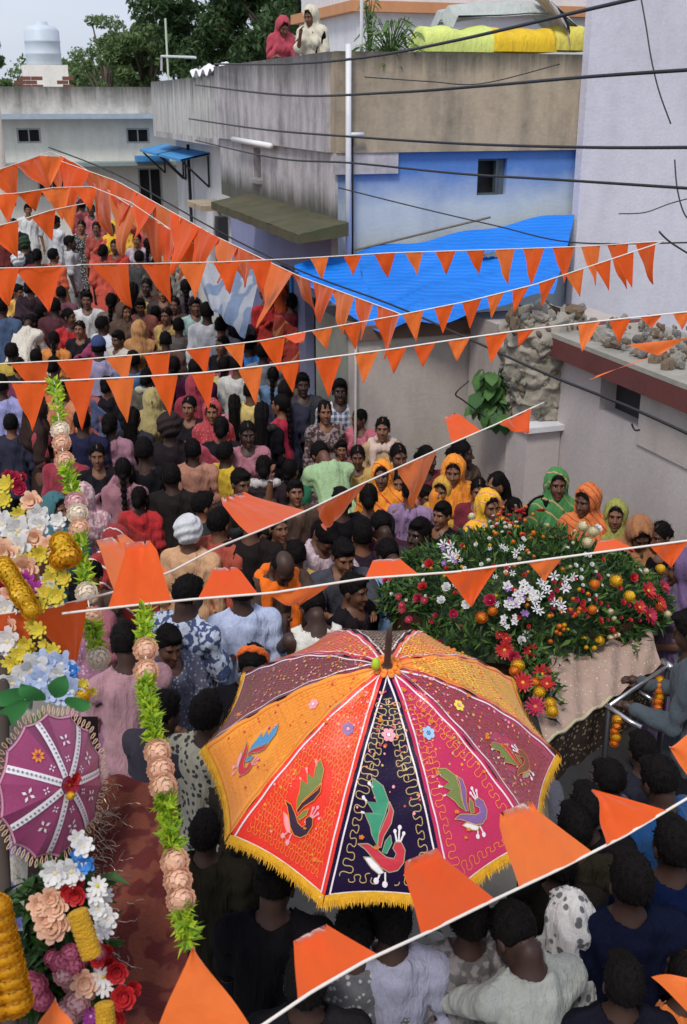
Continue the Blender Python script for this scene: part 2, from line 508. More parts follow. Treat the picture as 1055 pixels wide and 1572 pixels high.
# ---- cream house across the end of the street
Ch = House('cream_end_house', -4.0, 24.0, 'long cream house with stained parapet closing the far end of the street')
h1 = onR(27, 220, 24.0); h2 = onR(62, 196, 24.0); h3 = onR(195, 220, 24.0); h4 = onR(229, 196, 24.0)
h5 = onR(214, 300, 24.0); h6 = onR(248, 257, 24.0); h7 = onR(60, 302, 24); h8 = onR(100, 258, 24)
ztop = onR(120, 182, 24.0)[2]
holes = [(h1[0], h2[0], h1[2], h2[2]), (h3[0], h4[0], h3[2], h4[2]), (h5[0], h6[0], h5[2] - 1.2, h6[2]), (h7[0], h8[0], h7[2], h8[2])]
mb = wall_open(MB(), 's', 24.0, -8.0, 5.0, 0, ztop, holes, .25)
shift(mb, Ch).obj('front_wall', m_cream, Ch.root)
for hh in holes:
    f = Ch.box('window' if hh[3] > 3 else 'door', m_dark, hh[0], hh[1], 24.18, 24.21, hh[2], hh[3])
    fm = MB()
    t = .035
    fm.box(hh[0], hh[0] + t, 24.02, 24.08, hh[2], hh[3]); fm.box(hh[1] - t, hh[1], 24.02, 24.08, hh[2], hh[3])
    fm.box(hh[0] + t, hh[1] - t, 24.02, 24.08, hh[3] - t, hh[3]); fm.box(hh[0] + t, hh[1] - t, 24.02, 24.08, hh[2], hh[2] + t)
    cx = (hh[0] + hh[1]) / 2
    fm.box(cx - t / 3, cx + t / 3, 24.03, 24.07, hh[2] + t, hh[3] - t)
    shift(fm, Ch).obj('frame', mat('window_frame_grey', (.4, .42, .42), .6), Ch.root)
Ch.box('upper_ledge', mat('pale_blue_ledge', (.35, .42, .50), .8), -8.0, 4.95, 23.6, 23.995, ztop, ztop + .09)
ptop = onR(120, 133, 23.8)[2]
Ch.box('parapet', wall_mat('peeling_parapet', (.62, .60, .56), (.09, .09, .08), .7, 3.0, top=(ptop, .4, (.05, .05, .045), 4)), -8.0, 4.9, 23.75, 23.92, ztop + .092, ptop)
lz = onR(150, 249, 23.6)[2]
Ch.box('lower_ledge', mat('green_grey_ledge', (.22, .28, .27), .8), -8.0, 4.4, 23.45, 23.993, lz - .07, lz)
q = onR(232, 243, 23.4); Ch.box('blue_tray', m_bluepaint, q[0] - .3, q[0] + .35, 23.3, 23.6, lz + .01, lz + .12)
Ch.box('roof', m_grey, -8.0, 4.9, 23.93, 30, ztop + .1, ztop + .2)
q = onR(5, 200, 23.0)
# post at the left edge
pl = MB(); b_ = Vector(W(*onR(1, 260, 21.0))); pl.tube([(0, 0, 0), (0, 0, 4.1)], .10, 8)
o = pl.obj('utility_post', m_beige, smooth=True, loc=(b_.x, b_.y, 0)); tag(o, 'pale concrete post at the left edge in front of the cream house', 'post')

# bricks stacked on its roof
def brick_stack(name, px0, px1, py0, py1, r, label):
    a = onR(px0, py1, r); b = onR(px1, py0, r)
    root = empty(name, W(a[0], r, a[2] - .25), SA, label, 'brick pile')
    bm_ = bpy.data.meshes.get('brick_shape')
    if bm_ is None:
        mbb = MB(); mbb.box(-.11, .11, -.055, .055, -.035, .035); bm_ = mbb.mesh('brick_shape', [mat('dark_brick', (.16, .06, .045), .9, var=.5, vs=3)])
    w = b[0] - a[0]; h = b[2] - a[2] + .25
    nz = int(h / .078); nx = max(1, int(w / .23))
    for k in range(nz):
        for i in range(nx):
            if k == nz - 1 and random.random() < .4: continue
            o = bpy.data.objects.new('brick', bm_); link(o, root)
            o.location = ((i + .5 + .5 * (k % 2)) * .23, random.uniform(-.01, .01), .035 + k * .078)
            o.rotation_euler = (0, 0, random.uniform(-.05, .05))
    return root
brick_stack('brick_pile', 22, 62, 106, 134, 25.0, 'pile of dark bricks left of the water tank on the far roof')
brick_stack('brick_pile', 88, 120, 108, 134, 25.0, 'pile of dark bricks right of the water tank on the far roof')
# water tank
a = onR(68, 100, 26.5)
tk = empty('water_tank', W(a[0], 26.5, ztop + .2), SA, 'pale cylindrical water tank standing on a plinth on the far roof', 'water tank')
zz = a[2] - ztop - .2
mt_ = mat('pale_plastic', (.50, .57, .64), .5, var=.08)
tm = MB(); tm.lathe([(0, zz), (.36, zz), (.38, zz + .03), (.37, zz + .2), (.385, zz + .22), (.37, zz + .24), (.37, zz + .45), (.385, zz + .47), (.37, zz + .49), (.37, zz + .68), (.30, zz + .76), (.14, zz + .80), (.14, zz + .86), (0, zz + .87)], 24)
tm.obj('tank_body', mt_, tk, smooth=True)
tm = MB(); tm.box(-.45, .45, -.45, .45, 0, zz - .003); tm.obj('plinth', m_cream, tk)
# railing with pole on the terrace of the white house
rl = empty('roof_railing', W(3.7, 19.0, 4.55), SA, 'thin white pipe railing on the far end of the parapet', 'railing')
pts = [onS(248, 108, 3.7), onS(248, 86, 3.7), onS(300, 88, 3.7)]
mbx = MB(); mbx.tube([(p[0] - 3.7, p[1] - 19.0, p[2] - 4.55) for p in pts], .02, 6); mbx.obj('rail', m_pipe, rl)
q = onS(258, 110, 3.7); mbx = MB(); mbx.tube([(q[0] - 3.7, q[1] - 19.0, 0), (q[0] - 3.7, q[1] - 19.0, 1.0)], .018, 6); mbx.obj('pole', mat('pale_green_pipe', (.5, .58, .45), .5), rl)
# white cloth lying on parapet
wc = MB(); q = onS(310, 92, 3.62)
wc.grid(lambda a, b: (q[0] - .05 + .4 * a, q[1] - .9 + 1.6 * b, 4.60 + .10 * math.sin(b * 14) * math.sin(a * 3) + .05 * math.sin(a * 9 + b * 20)), 14, 20)
wc.v = [tuple(W(*p)) for p in wc.v]
tag(wc.obj('folded_cloth', cloth((.75, .75, .78)), smooth=True), 'crumpled white cloth lying on top of the grey parapet', 'cloth')

# ---- lavender tall house (near right, behind the low house)
Lh = House('lavender_house', 6.2, 10.80, 'tall plain lavender house wall on the right')
Lh.box('wall', m_lav, onR(893, 250, 10.80)[0], 12.0, 10.80, 10.93, 0, 9.0)

# ---- low beige wall under the tarp
Dh = House('beige_low_wall', 3.4, 9.6, 'low beige plaster wall under the blue tarp, women standing before it', 'wall')
zb = onR(700, 512, 9.6)[2]
sR = onR(800, 600, 9.6)[0]; sL = onR(548, 600, 9.6)[0]
Dh.box('wall', m_beige, sL, sR + .3, 9.6, 9.85, 0, zb)
Dh.box('capping', wall_mat('brown_mud_cap', (.16, .10, .07), (.08, .06, .05), .7, 2), sL - .03, sR + .3, 9.56, 9.9, zb + .002, zb + .13)
Dh.box('return_wall', wall_mat('green_grey_return', (.25, .25, .21), (.12, .13, .10), .6, 2), sL, sL + .2, 9.86, 10.9, 0, zb + .1)
Dh.tube('corner_pipe', m_beige, [(sL - .03, 9.55, .2), (sL - .03, 9.55, zb)], .012, 6)
# small shelf/niche opening with plant
n0 = onR(712, 700, 9.6); n1 = onR(742, 655, 9.6)
Dh.box('niche', m_dark, n0[0], n1[0], 9.585, 9.597, n0[2], n1[2])

# ---- near low house with red band
Eh = House('red_band_house', 4.75, 8.4, 'low pinkish white house with red band and rubble on its flat roof')
zE = onS(960, 580, 4.75)[2] - .02
v0 = onS(922, 600, 4.75); v1 = onS(985, 600, 4.75)
ra, rb = v1[1], v0[1]
zw0, zw1 = zE - .32, zE - .03
mb = wall_open(MB(), 'r', 4.75, 4.5, 8.4, 0, zE, [(ra, rb, zw0, zw1)], .2)
shift(mb, Eh).obj('street_wall', m_pink, Eh.root)
Eh.box('vent_opening', m_dark, 4.9, 4.93, ra, rb, zw0, zw1)
Eh.box('red_band', m_redband, 4.62, 4.748, 4.5, 8.45, zE + .002, zE + .16)
Eh.box('roof', wall_mat('roof_concrete', (.34, .32, .28), (.10, .09, .08), .7, 2), 4.62, 5.7, 4.5, 8.45, zE + .163, zE + .2)
Eh.box('lower_strip', m_beige, 4.735, 4.748, 4.5, ra - .02, zw0 - .12, zE - .02)
sP0 = onR(788, 700, 8.45)[0]; sP1 = onR(838, 700, 8.45)[0]; zP = onR(800, 655, 8.4)[2]
Eh.box('end_wall', m_pink, sP1 + .003, 4.93, 8.42, 8.6, 0, zE - .003)
Eh.box('back_wall', m_beige, sP0 + .05, 5.7, 8.62, 9.55, 0, zE + .15)
Eh.box('roof_slab', m_redband, 4.62, 5.7, 8.46, 8.61, zE + .002, zE + .198)

# pillar with broken masonry on top
pr = empty('broken_pillar', W((sP0 + sP1) / 2, 8.5, 0), SA, 'white plastered pillar with a heap of broken stone masonry on top', 'pillar')
hw = (sP1 - sP0) / 2
mb = MB(); mb.box(-hw, hw, -.28, .1, 0, zP); mb.obj('shaft', m_pink, pr)
mb = MB(); mb.box(-hw - .03, hw + .12, -.33, .12, zP + .002, zP + .05); mb.obj('cap_slab', m_white, pr)
def rock_mesh(i, rad_=1.0):
    r = random.Random(100 + i)
    mbk = MB(); n = 8
    prof = [(.01, -.5), (.42, -.40), (.55, -.05), (.42, .33), (.01, .45)]
    mbk.lathe(prof, n)
    mbk.v = [(x * (1 + r.uniform(-.28, .28)), y * (1 + r.uniform(-.28, .28)) , z * (1 + r.uniform(-.25, .25))) for (x, y, z) in mbk.v]
    return mbk.mesh('stone_shape', [m_stone[i % 3]], False)
m_stone = [mat('stone_pale', (.27, .245, .21), .95, var=.4, vs=9, bmp=.6), mat('stone_brown', (.17, .125, .085), .95, var=.4, vs=9, bmp=.6), mat('stone_grey', (.17, .165, .16), .95, var=.4, vs=9, bmp=.6)]
rocks = [rock_mesh(i) for i in range(9)]
zt = onR(850, 462, 8.5)[2]
core = MB(); 
def core_pt(a, b):
    an = 2 * PI * a; z = zP + .05 + (zt - .12 - zP) * b
    w = 1.0 + .5 * b - .9 * max(0, b - .8) * 3
    return (hw * .75 + (hw * 1.75 * w + .03 * math.sin(an * 3 + b * 9)) * math.cos(an), .05 + .22 * w * math.sin(an), z)
from mathutils import noise as mnoise
core.grid(lambda a, b: Vector(core_pt(a % 1.0, b)) + mnoise.noise_vector(Vector(core_pt(a % 1.0, b)) * 9) * .05 + mnoise.noise_vector(Vector(core_pt(a % 1.0, b)) * 26) * .028, 90, 60); core.obj('mortar_core', wall_mat('mortar', (.34, .31, .26), (.12, .11, .08), .8, 2, moss=(.09, .09, .05)), pr, smooth=True)
for i in range(120):
    b = random.random() ** .8; an = random.uniform(PI, 2.05 * PI)
    x, y, z = core_pt(an / 2 / PI, b)
    o = bpy.data.objects.new('stone', rocks[i % 9]); link(o, pr)
    s = random.uniform(.02, .06)
    o.location = (x, y + .012, z); o.scale = (s * 1.3, s * .8, s * .8); o.rotation_euler = [random.uniform(0, 6) for _ in range(3)]
for i in range(14):
    o = bpy.data.objects.new('stone', rocks[i % 9]); link(o, pr)
    s = random.uniform(.06, .13)
    o.location = (hw * .75 + random.uniform(-.42, .5), random.uniform(-.15, .2), zt - .1 + random.uniform(-.06, .03)); o.scale = (s * 1.4, s, s * .7); o.rotation_euler = [random.uniform(0, 6) for _ in range(3)]
# rubble heap on the roof
rub = empty('rubble_heap', W(5.1, 7.4, zE + .2), SA, 'heap of grey rubble stones on the flat roof of the low house', 'rubble')
for i in range(290):
    o = bpy.data.objects.new('stone', rocks[i % 9]); link(o, rub)
    s = random.uniform(.02, .06) if random.random() < .85 else .09
    x = random.uniform(-.35, .55); y = random.uniform(-2.2, 1.0)
    o.location = (x, y, .03 + .12 * max(0, x + .2) * random.random()); o.scale = (s * 1.3, s, s * .7); o.rotation_euler = [random.uniform(0, 6) for _ in range(3)]

# ---- blue tarp
m_tarp, nt, bs = nodes_of('blue_tarp')
v = coords(nt)
wv = nt.nodes.new('ShaderNodeTexWave'); wv.bands_direction = 'Z'; wv.inputs['Scale'].default_value = 12; wv.inputs['Distortion'].default_value = 3; wv.inputs['Detail'].default_value = 3
nt.links.new(v, wv.inputs['Vector'])
nt.links.new(mix(nt, ramp(nt, wv.outputs['Fac'], .2, .9), (.004, .16, .64), (.006, .19, .72)), bs.inputs['Base Color'])
bs.inputs['Roughness'].default_value = .45
bump(nt, bs, wv.outputs['Fac'], .22, .02)
tl = Vector(onR(450, 408, 10.85)); tr = Vector(onR(884, 329, 10.85))
tl2 = Vector(onR(545, 388, 10.9))
bl = Vector(onR(588, 512, 9.45)); br_ = Vector(onR(850, 452, 9.0))
def tarp(a, b):
    top = tl2.lerp(tr, a); bot = bl.lerp(br_, a)
    top = Vector((top.x, 10.88, top.z))
    p = top.lerp(bot, b)
    p.z += .016 * math.sin(b * 31 + a * 4 + 2 * math.sin(a * 5)) + .02 * math.sin(a * 9 + b * 7)*b + .012 * math.sin(b * 9 + a * 3) * (1 - b * .4) - .12 * math.sin(PI * b) * .6 + .02 * math.sin(a * 17 + b * 5)
    return W(*p)
t_ = MB(); t_.grid(tarp, 50, 60)
# left wing of the sheet hanging lower
bl2 = Vector(onR(470, 440, 10.3))
def wing(a, b):
    p = tl.lerp(tl2, a).lerp(bl2.lerp(bl, a), b); p.z += .02 * math.sin(b * 20 + a * 5)
    return W(*p)
t_.grid(wing, 16, 20)
tag(t_.obj('tarp', m_tarp, smooth=True), 'bright blue plastic tarp sloping as a lean-to roof beside the blue washed wall', 'tarp')
rg = MB(); rgc = tarp(.62, .30)
rg.grid(lambda a, b: Vector(((a - .5) * .22, (b - .5) * .12, .03 * math.sin(PI * a) * math.sin(PI * b) + .012 * math.sin(a * 17 + b * 9))), 10, 6)
tag(rg.obj('rag', mat('grey_rag', (.10, .12, .13), .9), smooth=True, loc=rgc + Vector((0, 0, .03))), 'small dark grey rag lying on the blue tarp', 'rag')
rp = MB(); rp.tube([tarp(0, 0) + Vector((0, 0, .03)), tarp(.6, 0) + Vector((0, -.02, .12))], .012, 6)
tag(rp.obj('bamboo_pole', m_wood), 'thin slanting pole resting along the upper edge of the blue tarp', 'pole')

# ---- background building with orange cornice
Fh = House('cream_upper_house', 6.2, 19.0, 'pale upper house with an orange cornice behind the roof terrace')
sF = onR(548, 40, 19.0)[0]; zF = onR(548, 18, 19.0)[2]
Fh.box('wall', m_white, sF, 14, 19.0, 22.4, 2.0, zF)
Fh.box('upper_wall', m_white, sF + .05, 14, 19.05, 22.4, zF + .17, zF + 4)
Fh.box('cornice', m_orange_trim, sF - .14, 14, 18.86, 22.5, zF + .002, zF + .168)

# ---- roof items on house A
m_lime = cloth((.60, .68, .20)); m_gold = cloth((.72, .48, .03)); m_gcl = cloth((.42, .45, .43)); m_ywl = cloth((.68, .60, .12))
def cloth_pile(name, px0, px1, py0, py1, r, m, label, seed, depth=.5):
    a = onR(px0, py1, r); b = onR(px1, py0, r)
    w = b[0] - a[0]; h = b[2] - a[2]
    root = MB(); rr = random.Random(seed); ph = [rr.uniform(0, 6) for _ in range(6)]
    def f(u, t):
        x = w * u; an = PI * t
        hh = h * .86 * (1 - .10 * math.sin(u * 7 + ph[0]) ** 2) * (min(1, 28 * u, 28 * (1 - u)) ** .5)
        fold = 1 + .035 * math.sin(u * 9 + ph[1] + 3 * t) + .03 * math.sin(t * 9 + u * 5 + ph[2]) + .015 * math.sin(u * 31 + t * 13)
        return (x, -depth / 2 * math.cos(an) * fold, hh * (math.sin(an) ** .55) * fold)
    root.grid(f, 50, 22)
    o = root.obj(name, m, smooth=True, loc=W(a[0], r, a[2])); o.rotation_euler = (0, 0, SA)
    return tag(o, label, 'cloth')
cloth_pile('cloth_bundle', 638, 758, 34, 80, 11.6, m_lime, 'lime green cloth bundle along the edge of the roof terrace', 1)
cloth_pile('cloth_bundle', 745, 840, 38, 80, 11.55, m_gold, 'golden yellow cloth bundle in the middle of the roof terrace', 2)
cloth_pile('cloth_bundle', 838, 905, 32, 78, 11.65, m_ywl, 'greenish yellow cloth bundle against the lavender wall', 3)
def arch(name, pts, r, wdt, m, label):
    P3 = [Vector(onR(px, py, r)) for px, py in pts]
    mbx = MB()
    nn = len(P3) - 1
    def f(u, t):
        x = u * nn; i = min(int(x), nn - 1); q = P3[i].lerp(P3[i + 1], x - i)
        return W(q.x, q.y + wdt * (t - .5), q.z + .03 * math.cos(t * 14 + u * 6) - wdt * .6 * (t - .5) ** 2)
    mbx.grid(f, 40, 14)
    mbx.grid(lambda u, t: Vector(f(u, t)) - Vector((0, 0, .02)), 40, 14)
    return tag(mbx.obj(name, m, smooth=True), label, 'cloth')
arch('draped_sheet', [(676, 34), (684, 12), (730, 6), (790, 2), (840, 8), (866, 34)], 11.9, .7, m_gcl, 'grey green plastic sheet bowed above the golden cloth on the roof')
arch('draped_sheet', [(868, 72), (866, 40), (850, 14), (826, -10)], 11.5, .22, cloth((.5, .47, .46)), 'pale strip of cloth hanging down over the roof edge near the lavender wall')
hz = MB(); hz.tube([W(*onR(a_, b_, 11.45)) for a_, b_ in ((818, -12), (845, 4), (866, 22), (872, 40), (874, 56))], .018, 6)
tag(hz.obj('hose', m_iron, smooth=True), 'black hose looping over the bundles on the roof', 'hose')
rpole = MB(); q = onR(555, 70, 11.4); rpole.tube([(0, 0, 0), (0, 0, .75)], .018, 6)
tag(rpole.obj('roof_pole', m_pipe, loc=W(q[0], 11.4, q[2] - .2)), 'thin white pole beside the green plants on the roof corner', 'pole')

# ---- cables
m_cable = mat('black_cable', (.015, .015, .017), .5, bmp=0)
def cable(pts, r, label, n=24):
    Q = [P(x, y, d) for x, y, d in pts]
    out = []
    for i in range(len(Q) - 1):
        p0 = Q[max(i - 1, 0)]; p1 = Q[i]; p2 = Q[i + 1]; p3 = Q[min(i + 2, len(Q) - 1)]
        for k in range(n // max(1, len(Q) - 1) + 2):
            t = k / (n // max(1, len(Q) - 1) + 2)
            out.append(.5 * ((2 * p1) + (-p0 + p2) * t + (2 * p0 - 5 * p1 + 4 * p2 - p3) * t * t + (-p0 + 3 * p1 - 3 * p2 + p3) * t ** 3))
    out.append(Q[-1])
    mbx = MB(); mbx.tube(out, r, 5)
    return tag(mbx.obj('cable', m_cable, smooth=True), label, 'cable')
cable([(330, 98, 15), (440, 98, 11.5), (560, 88, 9.5), (700, 62, 8), (905, 14, 6.5), (1075, -25, 5.5)], .012, 'topmost thick black cable rising steeply past the tan parapet to the upper right')
cable([(300, 130, 16), (440, 146, 11.5), (600, 142, 9), (740, 132, 8), (900, 118, 6.8), (1075, 106, 6)], .011, 'black cable crossing the middle of the tan parapet')
cable([(560, 118, 10), (660, 125, 10), (740, 128, 10), (860, 98, 10)], .005, 'thin loose wire sagging across the tan parapet face')
cable([(290, 182, 17), (400, 198, 12.5), (530, 209, 10), (700, 220, 8.6), (900, 226, 7), (1075, 226, 6)], .010, 'black cable level with the foot of the tan parapet')
cable([(300, 215, 16), (420, 242, 12), (540, 250, 10), (700, 266, 8.6), (860, 276, 7.2), (1075, 290, 6)], .009, 'black cable passing in front of the small dark window')
cable([(520, 288, 10.3), (640, 318, 10), (760, 346, 9.8), (880, 372, 9), (1075, 372, 8)], .006, 'thin wire sagging down across the blue wall toward the tarp')
cable([(75, 226, 14.2), (180, 268, 13.4), (330, 352, 12.2), (460, 415, 10.8), (600, 467, 9.3), (720, 520, 7.6), (830, 570, 6.6), (960, 622, 5.9), (1075, 674, 5.4)], .009, 'long black cable running down diagonally across the whole street')
cable([(983, -10, 8), (992, 40, 8), (1000, 90, 8), (1012, 140, 8), (1030, 190, 8)], .006, 'loose wire dangling at the top of the lavender wall')
cable([(1036, 245, 8), (1040, 290, 8), (1052, 330, 8), (1075, 350, 8)], .006, 'short dark wire curling at the right edge of the lavender wall')
cable([(950, 328, 9.2), (990, 326, 9.2), (1030, 312, 9.2), (1075, 300, 9.2)], .005, 'faint thin wire drooping on the lavender wall')
cable([(1012, 355, 7.9), (1030, 372, 7.9), (1075, 400, 7.9)], .007, 'wire running from the bunting knot to the right edge')
cable([(970, 650, 6.4), (975, 660, 6.4), (982, 660, 6.3)], .006, 'short cut wire end hanging below the dark roof vent')
cable([(720, 585, 8), (700, 604, 8), (712, 615, 8.2), (745, 640, 8.6)], .006, 'crooked dark stick poking out beside the wall plant')

# ---- stray tent cloth left of the violet wall
tc_ = MB()
def tent(a, b):
    top = P(280, 372, 13.6).lerp(P(402, 412, 12.6), a); bot = P(322, 470, 13.0).lerp(P(376, 520, 12.2), a)
    p = top.lerp(bot, b); p += Vector((0, .07 * math.sin(a * 16 + b * 3), -.15 * math.sin(PI * a) * (1 - b)))
    return p
tc_.grid(tent, 30, 16)
tag(tc_.obj('hanging_sheet', cloth((.16, .22, .34), 'leafy', (.34, .37, .42), .14), smooth=True), 'blue and white plastic sheet hanging behind the bunting', 'sheet')

# ---- trees
def leaf_cloud(name, clumps, nleaf, size, m, parent, seed):
    rs = np.random.RandomState(seed)
    cl = np.array([c[:3] for c in clumps]); cr = np.array([c[3] for c in clumps])
    idx = rs.randint(0, len(clumps), nleaf)
    d = rs.normal(size=(nleaf, 3)); d /= np.linalg.norm(d, axis=1)[:, None]
    rr = cr[idx] * rs.uniform(.35, 1.08, nleaf) ** .6
    c = cl[idx] + d * rr[:, None] * np.array([1, 1, .8])
    a = rs.normal(size=(nleaf, 3)); a /= np.linalg.norm(a, axis=1)[:, None]
    b = np.cross(a, rs.normal(size=(nleaf, 3))); b /= np.linalg.norm(b, axis=1)[:, None]
    s = size * rs.uniform(.6, 1.4, nleaf)[:, None]
    nrm = np.cross(a, b)
    V = np.stack([c - a * s, c - b * s * .4 + nrm * s * .12, c + a * s, c + b * s * .4 + nrm * s * .12], 1).reshape(-1, 3)
    F = np.arange(nleaf * 4).reshape(-1, 4)
    me = np_mesh(name, V, F, m, False)
    if len(m) > 1:
        me.polygons.foreach_set('material_index', rs.randint(0, len(m), nleaf).astype(np.int32))
    o = bpy.data.objects.new(name, me)
    link(o, parent); o['kind'] = 'stuff'
    return o
def leafmat(name, col):
    m, nt, bs = nodes_of(name)
    v = coords(nt)
    nt.links.new(mix(nt, noise(nt, v, 2.5, 4), tuple(x * .6 for x in col), tuple(x * 1.4 for x in col)), bs.inputs['Base Color'])
    bs.inputs['Roughness'].default_value = .6
    tr = nt.nodes.new('ShaderNodeBsdfTranslucent'); tr.inputs['Color'].default_value = c4(tuple(x * 1.6 for x in col))
    mx = nt.nodes.new('ShaderNodeMixShader'); mx.inputs[0].default_value = .25
    nt.links.new(bs.outputs[0], mx.inputs[1]); nt.links.new(tr.outputs[0], mx.inputs[2])
    nt.links.new(mx.outputs[0], nt.nodes['Material Output'].inputs['Surface'])
    return m
lm_dark = [leafmat('leaf_dark', (.035, .075, .02)), leafmat('leaf_mid', (.05, .10, .03))]
lm_light = [leafmat('leaf_light', (.08, .14, .04)), leafmat('leaf_pale', (.11, .17, .06))]
m_bark = mat('bark', (.10, .08, .06), .95, var=.4, vs=12, bmp=.6)
def tree(px, py, d, rx, rz, lms, label, seed, nleaf=9000, ncl=30, size=.16, sparse=1.0):
    c = P(px, py, d)
    root = empty('tree', (c.x, c.y, 0), 0, label, 'tree')
    rn = random.Random(seed)
    cz = c.z
    cl = []
    for i in range(ncl):
        a = rn.uniform(0, 2 * PI); q = rn.uniform(0, 1) ** .5; h = rn.uniform(-1, 1)
        k = math.sqrt(max(0, 1 - h * h * .8))
        cl.append((rx * q * k * math.cos(a), rx * q * k * math.sin(a), cz + rz * h, rx * rn.uniform(.18, .34) * sparse))
    tm = MB(); tm.tube([(0, 0, 0), (.1, .05, cz * .4), (0, .1, cz * .75), (.05, 0, cz)], [.28, .22, .17, .08], 8)
    tm.obj('trunk', m_bark, root, smooth=True)
    lb = MB()
    for q in cl[:16]:
        st = Vector((0, .05, cz * rn.uniform(.45, .8))); en = Vector(q[:3]); mid = st.lerp(en, .5) + Vector((0, 0, .3))
        lb.tube([st, mid, en], [.09, .05, .02], 5)
    lb.obj('limbs', m_bark, root, smooth=True)
    leaf_cloud('crown', cl, nleaf, size, lms, root, seed)
tree(340, 30, 38, 2.6, 2.4, lm_dark, 'dense dark tree rising behind the grey parapet', 1, 16000, 44, .13)
tree(425, 8, 36, 2.2, 2.0, lm_dark, 'dark tree directly behind the two women on the roof', 2, 12000, 34, .13)
tree(222, 90, 42, 1.5, 1.15, lm_light, 'lighter green bushy tree left of the dark tree', 3, 10000, 34, .12)
tree(160, 98, 44, 1.5, 1.6, lm_light, 'sparse airy tree with thin twigs against the sky', 4, 2400, 30, .09, .8)
tree(-22, 112, 40, .9, 1.2, lm_light, 'pale tree cut by the left edge of the picture', 5, 4000, 20, .1)
tree(120, 126, 60, 4, .6, lm_light, 'low distant tree line above the far roof', 6, 6000, 24, .16)

def plant(name, base, spread, height, n, lms, label, seed, blade=.10, cat='plant', broad=.35, droop=.4):
    rn = random.Random(seed)
    root = empty(name, base, 0, label, cat)
    st = MB()
    shape = MB()
    pr_ = [(0, 0, 0), (.3, .5, .02), (.65, .42, 0), (1, 0, -.10), (.65, -.42, 0), (.3, -.5, .02)]
    shape.add([(x, y * broad, z) for x, y, z in pr_], [(0, 1, 5), (1, 2, 4, 5), (2, 3, 4)])
    mes = [shape.mesh('leaf_shape', [m]) for m in lms]
    for i in range(n):
        a = rn.uniform(0, 2 * PI); h = height * rn.uniform(.15, 1); q = spread * rn.uniform(.1, 1) * (1 - .3 * h / height)
        p = Vector((q * math.cos(a), q * math.sin(a), h))
        st.tube([(0, 0, 0), (p.x * .4, p.y * .4, h * .7), p], .004, 4)
        if i < 300:
            o = bpy.data.objects.new('leaf', mes[i % len(mes)]); link(o, root); o.location = p
            s = blade * rn.uniform(.7, 1.3); o.scale = (s, s, s)
            o.rotation_euler = (rn.uniform(-.5, .5), droop + rn.uniform(-.5, .5), a + rn.uniform(-.6, .6))
    st.obj('stems', lms[0], root)
    return root
q = W(*onR(600, 66, 11.3)); plant('roof_plant', (q.x, q.y, 4.45), .42, .55, 130, [leafmat('leaf_roof', (.07, .15, .03)), leafmat('leaf_roof_pale', (.12, .19, .05))], 'bushy green potted plant on the corner of the roof terrace', 3, .14, broad=.25)
q = P(567, 60, 11.6); plant('roof_plant', (q.x, q.y, 4.45), .10, .75, 60, [lm_light[0]], 'tall thin green plant beside the white roof pole', 4, .10, broad=.25)
q = W(onR(757, 640, 8.75)[0], 8.75, onR(757, 650, 8.75)[2]); plant('wall_plant', q, .23, .52, 85, [leafmat('leaf_wall', (.03, .10, .02)), leafmat('leaf_wall_pale', (.06, .15, .03))], 'leafy green fig plant growing out of the beige wall', 5, .16, broad=.8, droop=.9)  # a darker and a paler green, alternating leaf by leaf
# ================================================================ PEOPLE (implicit surfaces -> one continuous mesh each)
f32 = np.float32
def surf_nets(F, xs, ys, zs):
    S = (F < 0)
    s = S.astype(np.int8)
    tot = s[:-1,:-1,:-1]+s[1:,:-1,:-1]+s[:-1,1:,:-1]+s[1:,1:,:-1]+s[:-1,:-1,1:]+s[1:,:-1,1:]+s[:-1,1:,1:]+s[1:,1:,1:]
    act = (tot > 0) & (tot < 8)
    I, J, K = np.nonzero(act)
    n = len(I)
    idx = np.full(act.shape, -1, dtype=np.int32); idx[I, J, K] = np.arange(n)
    Pp = np.zeros((n, 3), f32); cnt = np.zeros(n, f32)
    ax = (xs, ys, zs)
    for a in range(3):
        o1, o2 = [q for q in range(3) if q != a]
        for u in (0, 1):
            for w in (0, 1):
                off = [0, 0, 0]; off[o1] = u; off[o2] = w
                i0 = (I + off[0], J + off[1], K + off[2])
                off2 = list(off); off2[a] = 1
                i1 = (I + off2[0], J + off2[1], K + off2[2])
                f0 = F[i0]; f1 = F[i1]
                m = (f0 < 0) != (f1 < 0)
                t = np.where(m, f0 / np.where(m, f0 - f1, 1), 0)
                c = [ax[0][i0[0]], ax[1][i0[1]], ax[2][i0[2]]]
                c[a] = c[a] + t * (ax[a][i1[a]] - ax[a][i0[a]])
                for q in range(3): Pp[:, q] += np.where(m, c[q], 0)
                cnt += m
    Pp /= cnt[:, None]
    quads = []
    for a in range(3):
        b, c = [(1, 2), (2, 0), (0, 1)][a]
        sl0 = [slice(1, -1)] * 3; sl1 = [slice(1, -1)] * 3
        sl0[a] = slice(0, -1); sl1[a] = slice(1, None)
        A = S[tuple(sl0)]; B = S[tuple(sl1)]
        for inside in (True, False):
            m = (A & ~B) if inside else (~A & B)
            q = list(np.nonzero(m))
            g_ = [q[0], q[1], q[2]]
            for k in range(3):
                if k != a: g_[k] = g_[k] + 1
            def cell(db, dc):
                h = list(g_); h[b] = h[b] + db; h[c] = h[c] + dc
                return idx[h[0], h[1], h[2]]
            v0, v1, v2, v3 = cell(-1, -1), cell(0, -1), cell(0, 0), cell(-1, 0)
            quads.append(np.stack([v0, v1, v2, v3] if inside else [v3, v2, v1, v0], 1))
    Q = np.concatenate(quads)
    Q = Q[(Q >= 0).all(1)]
    return Pp, Q

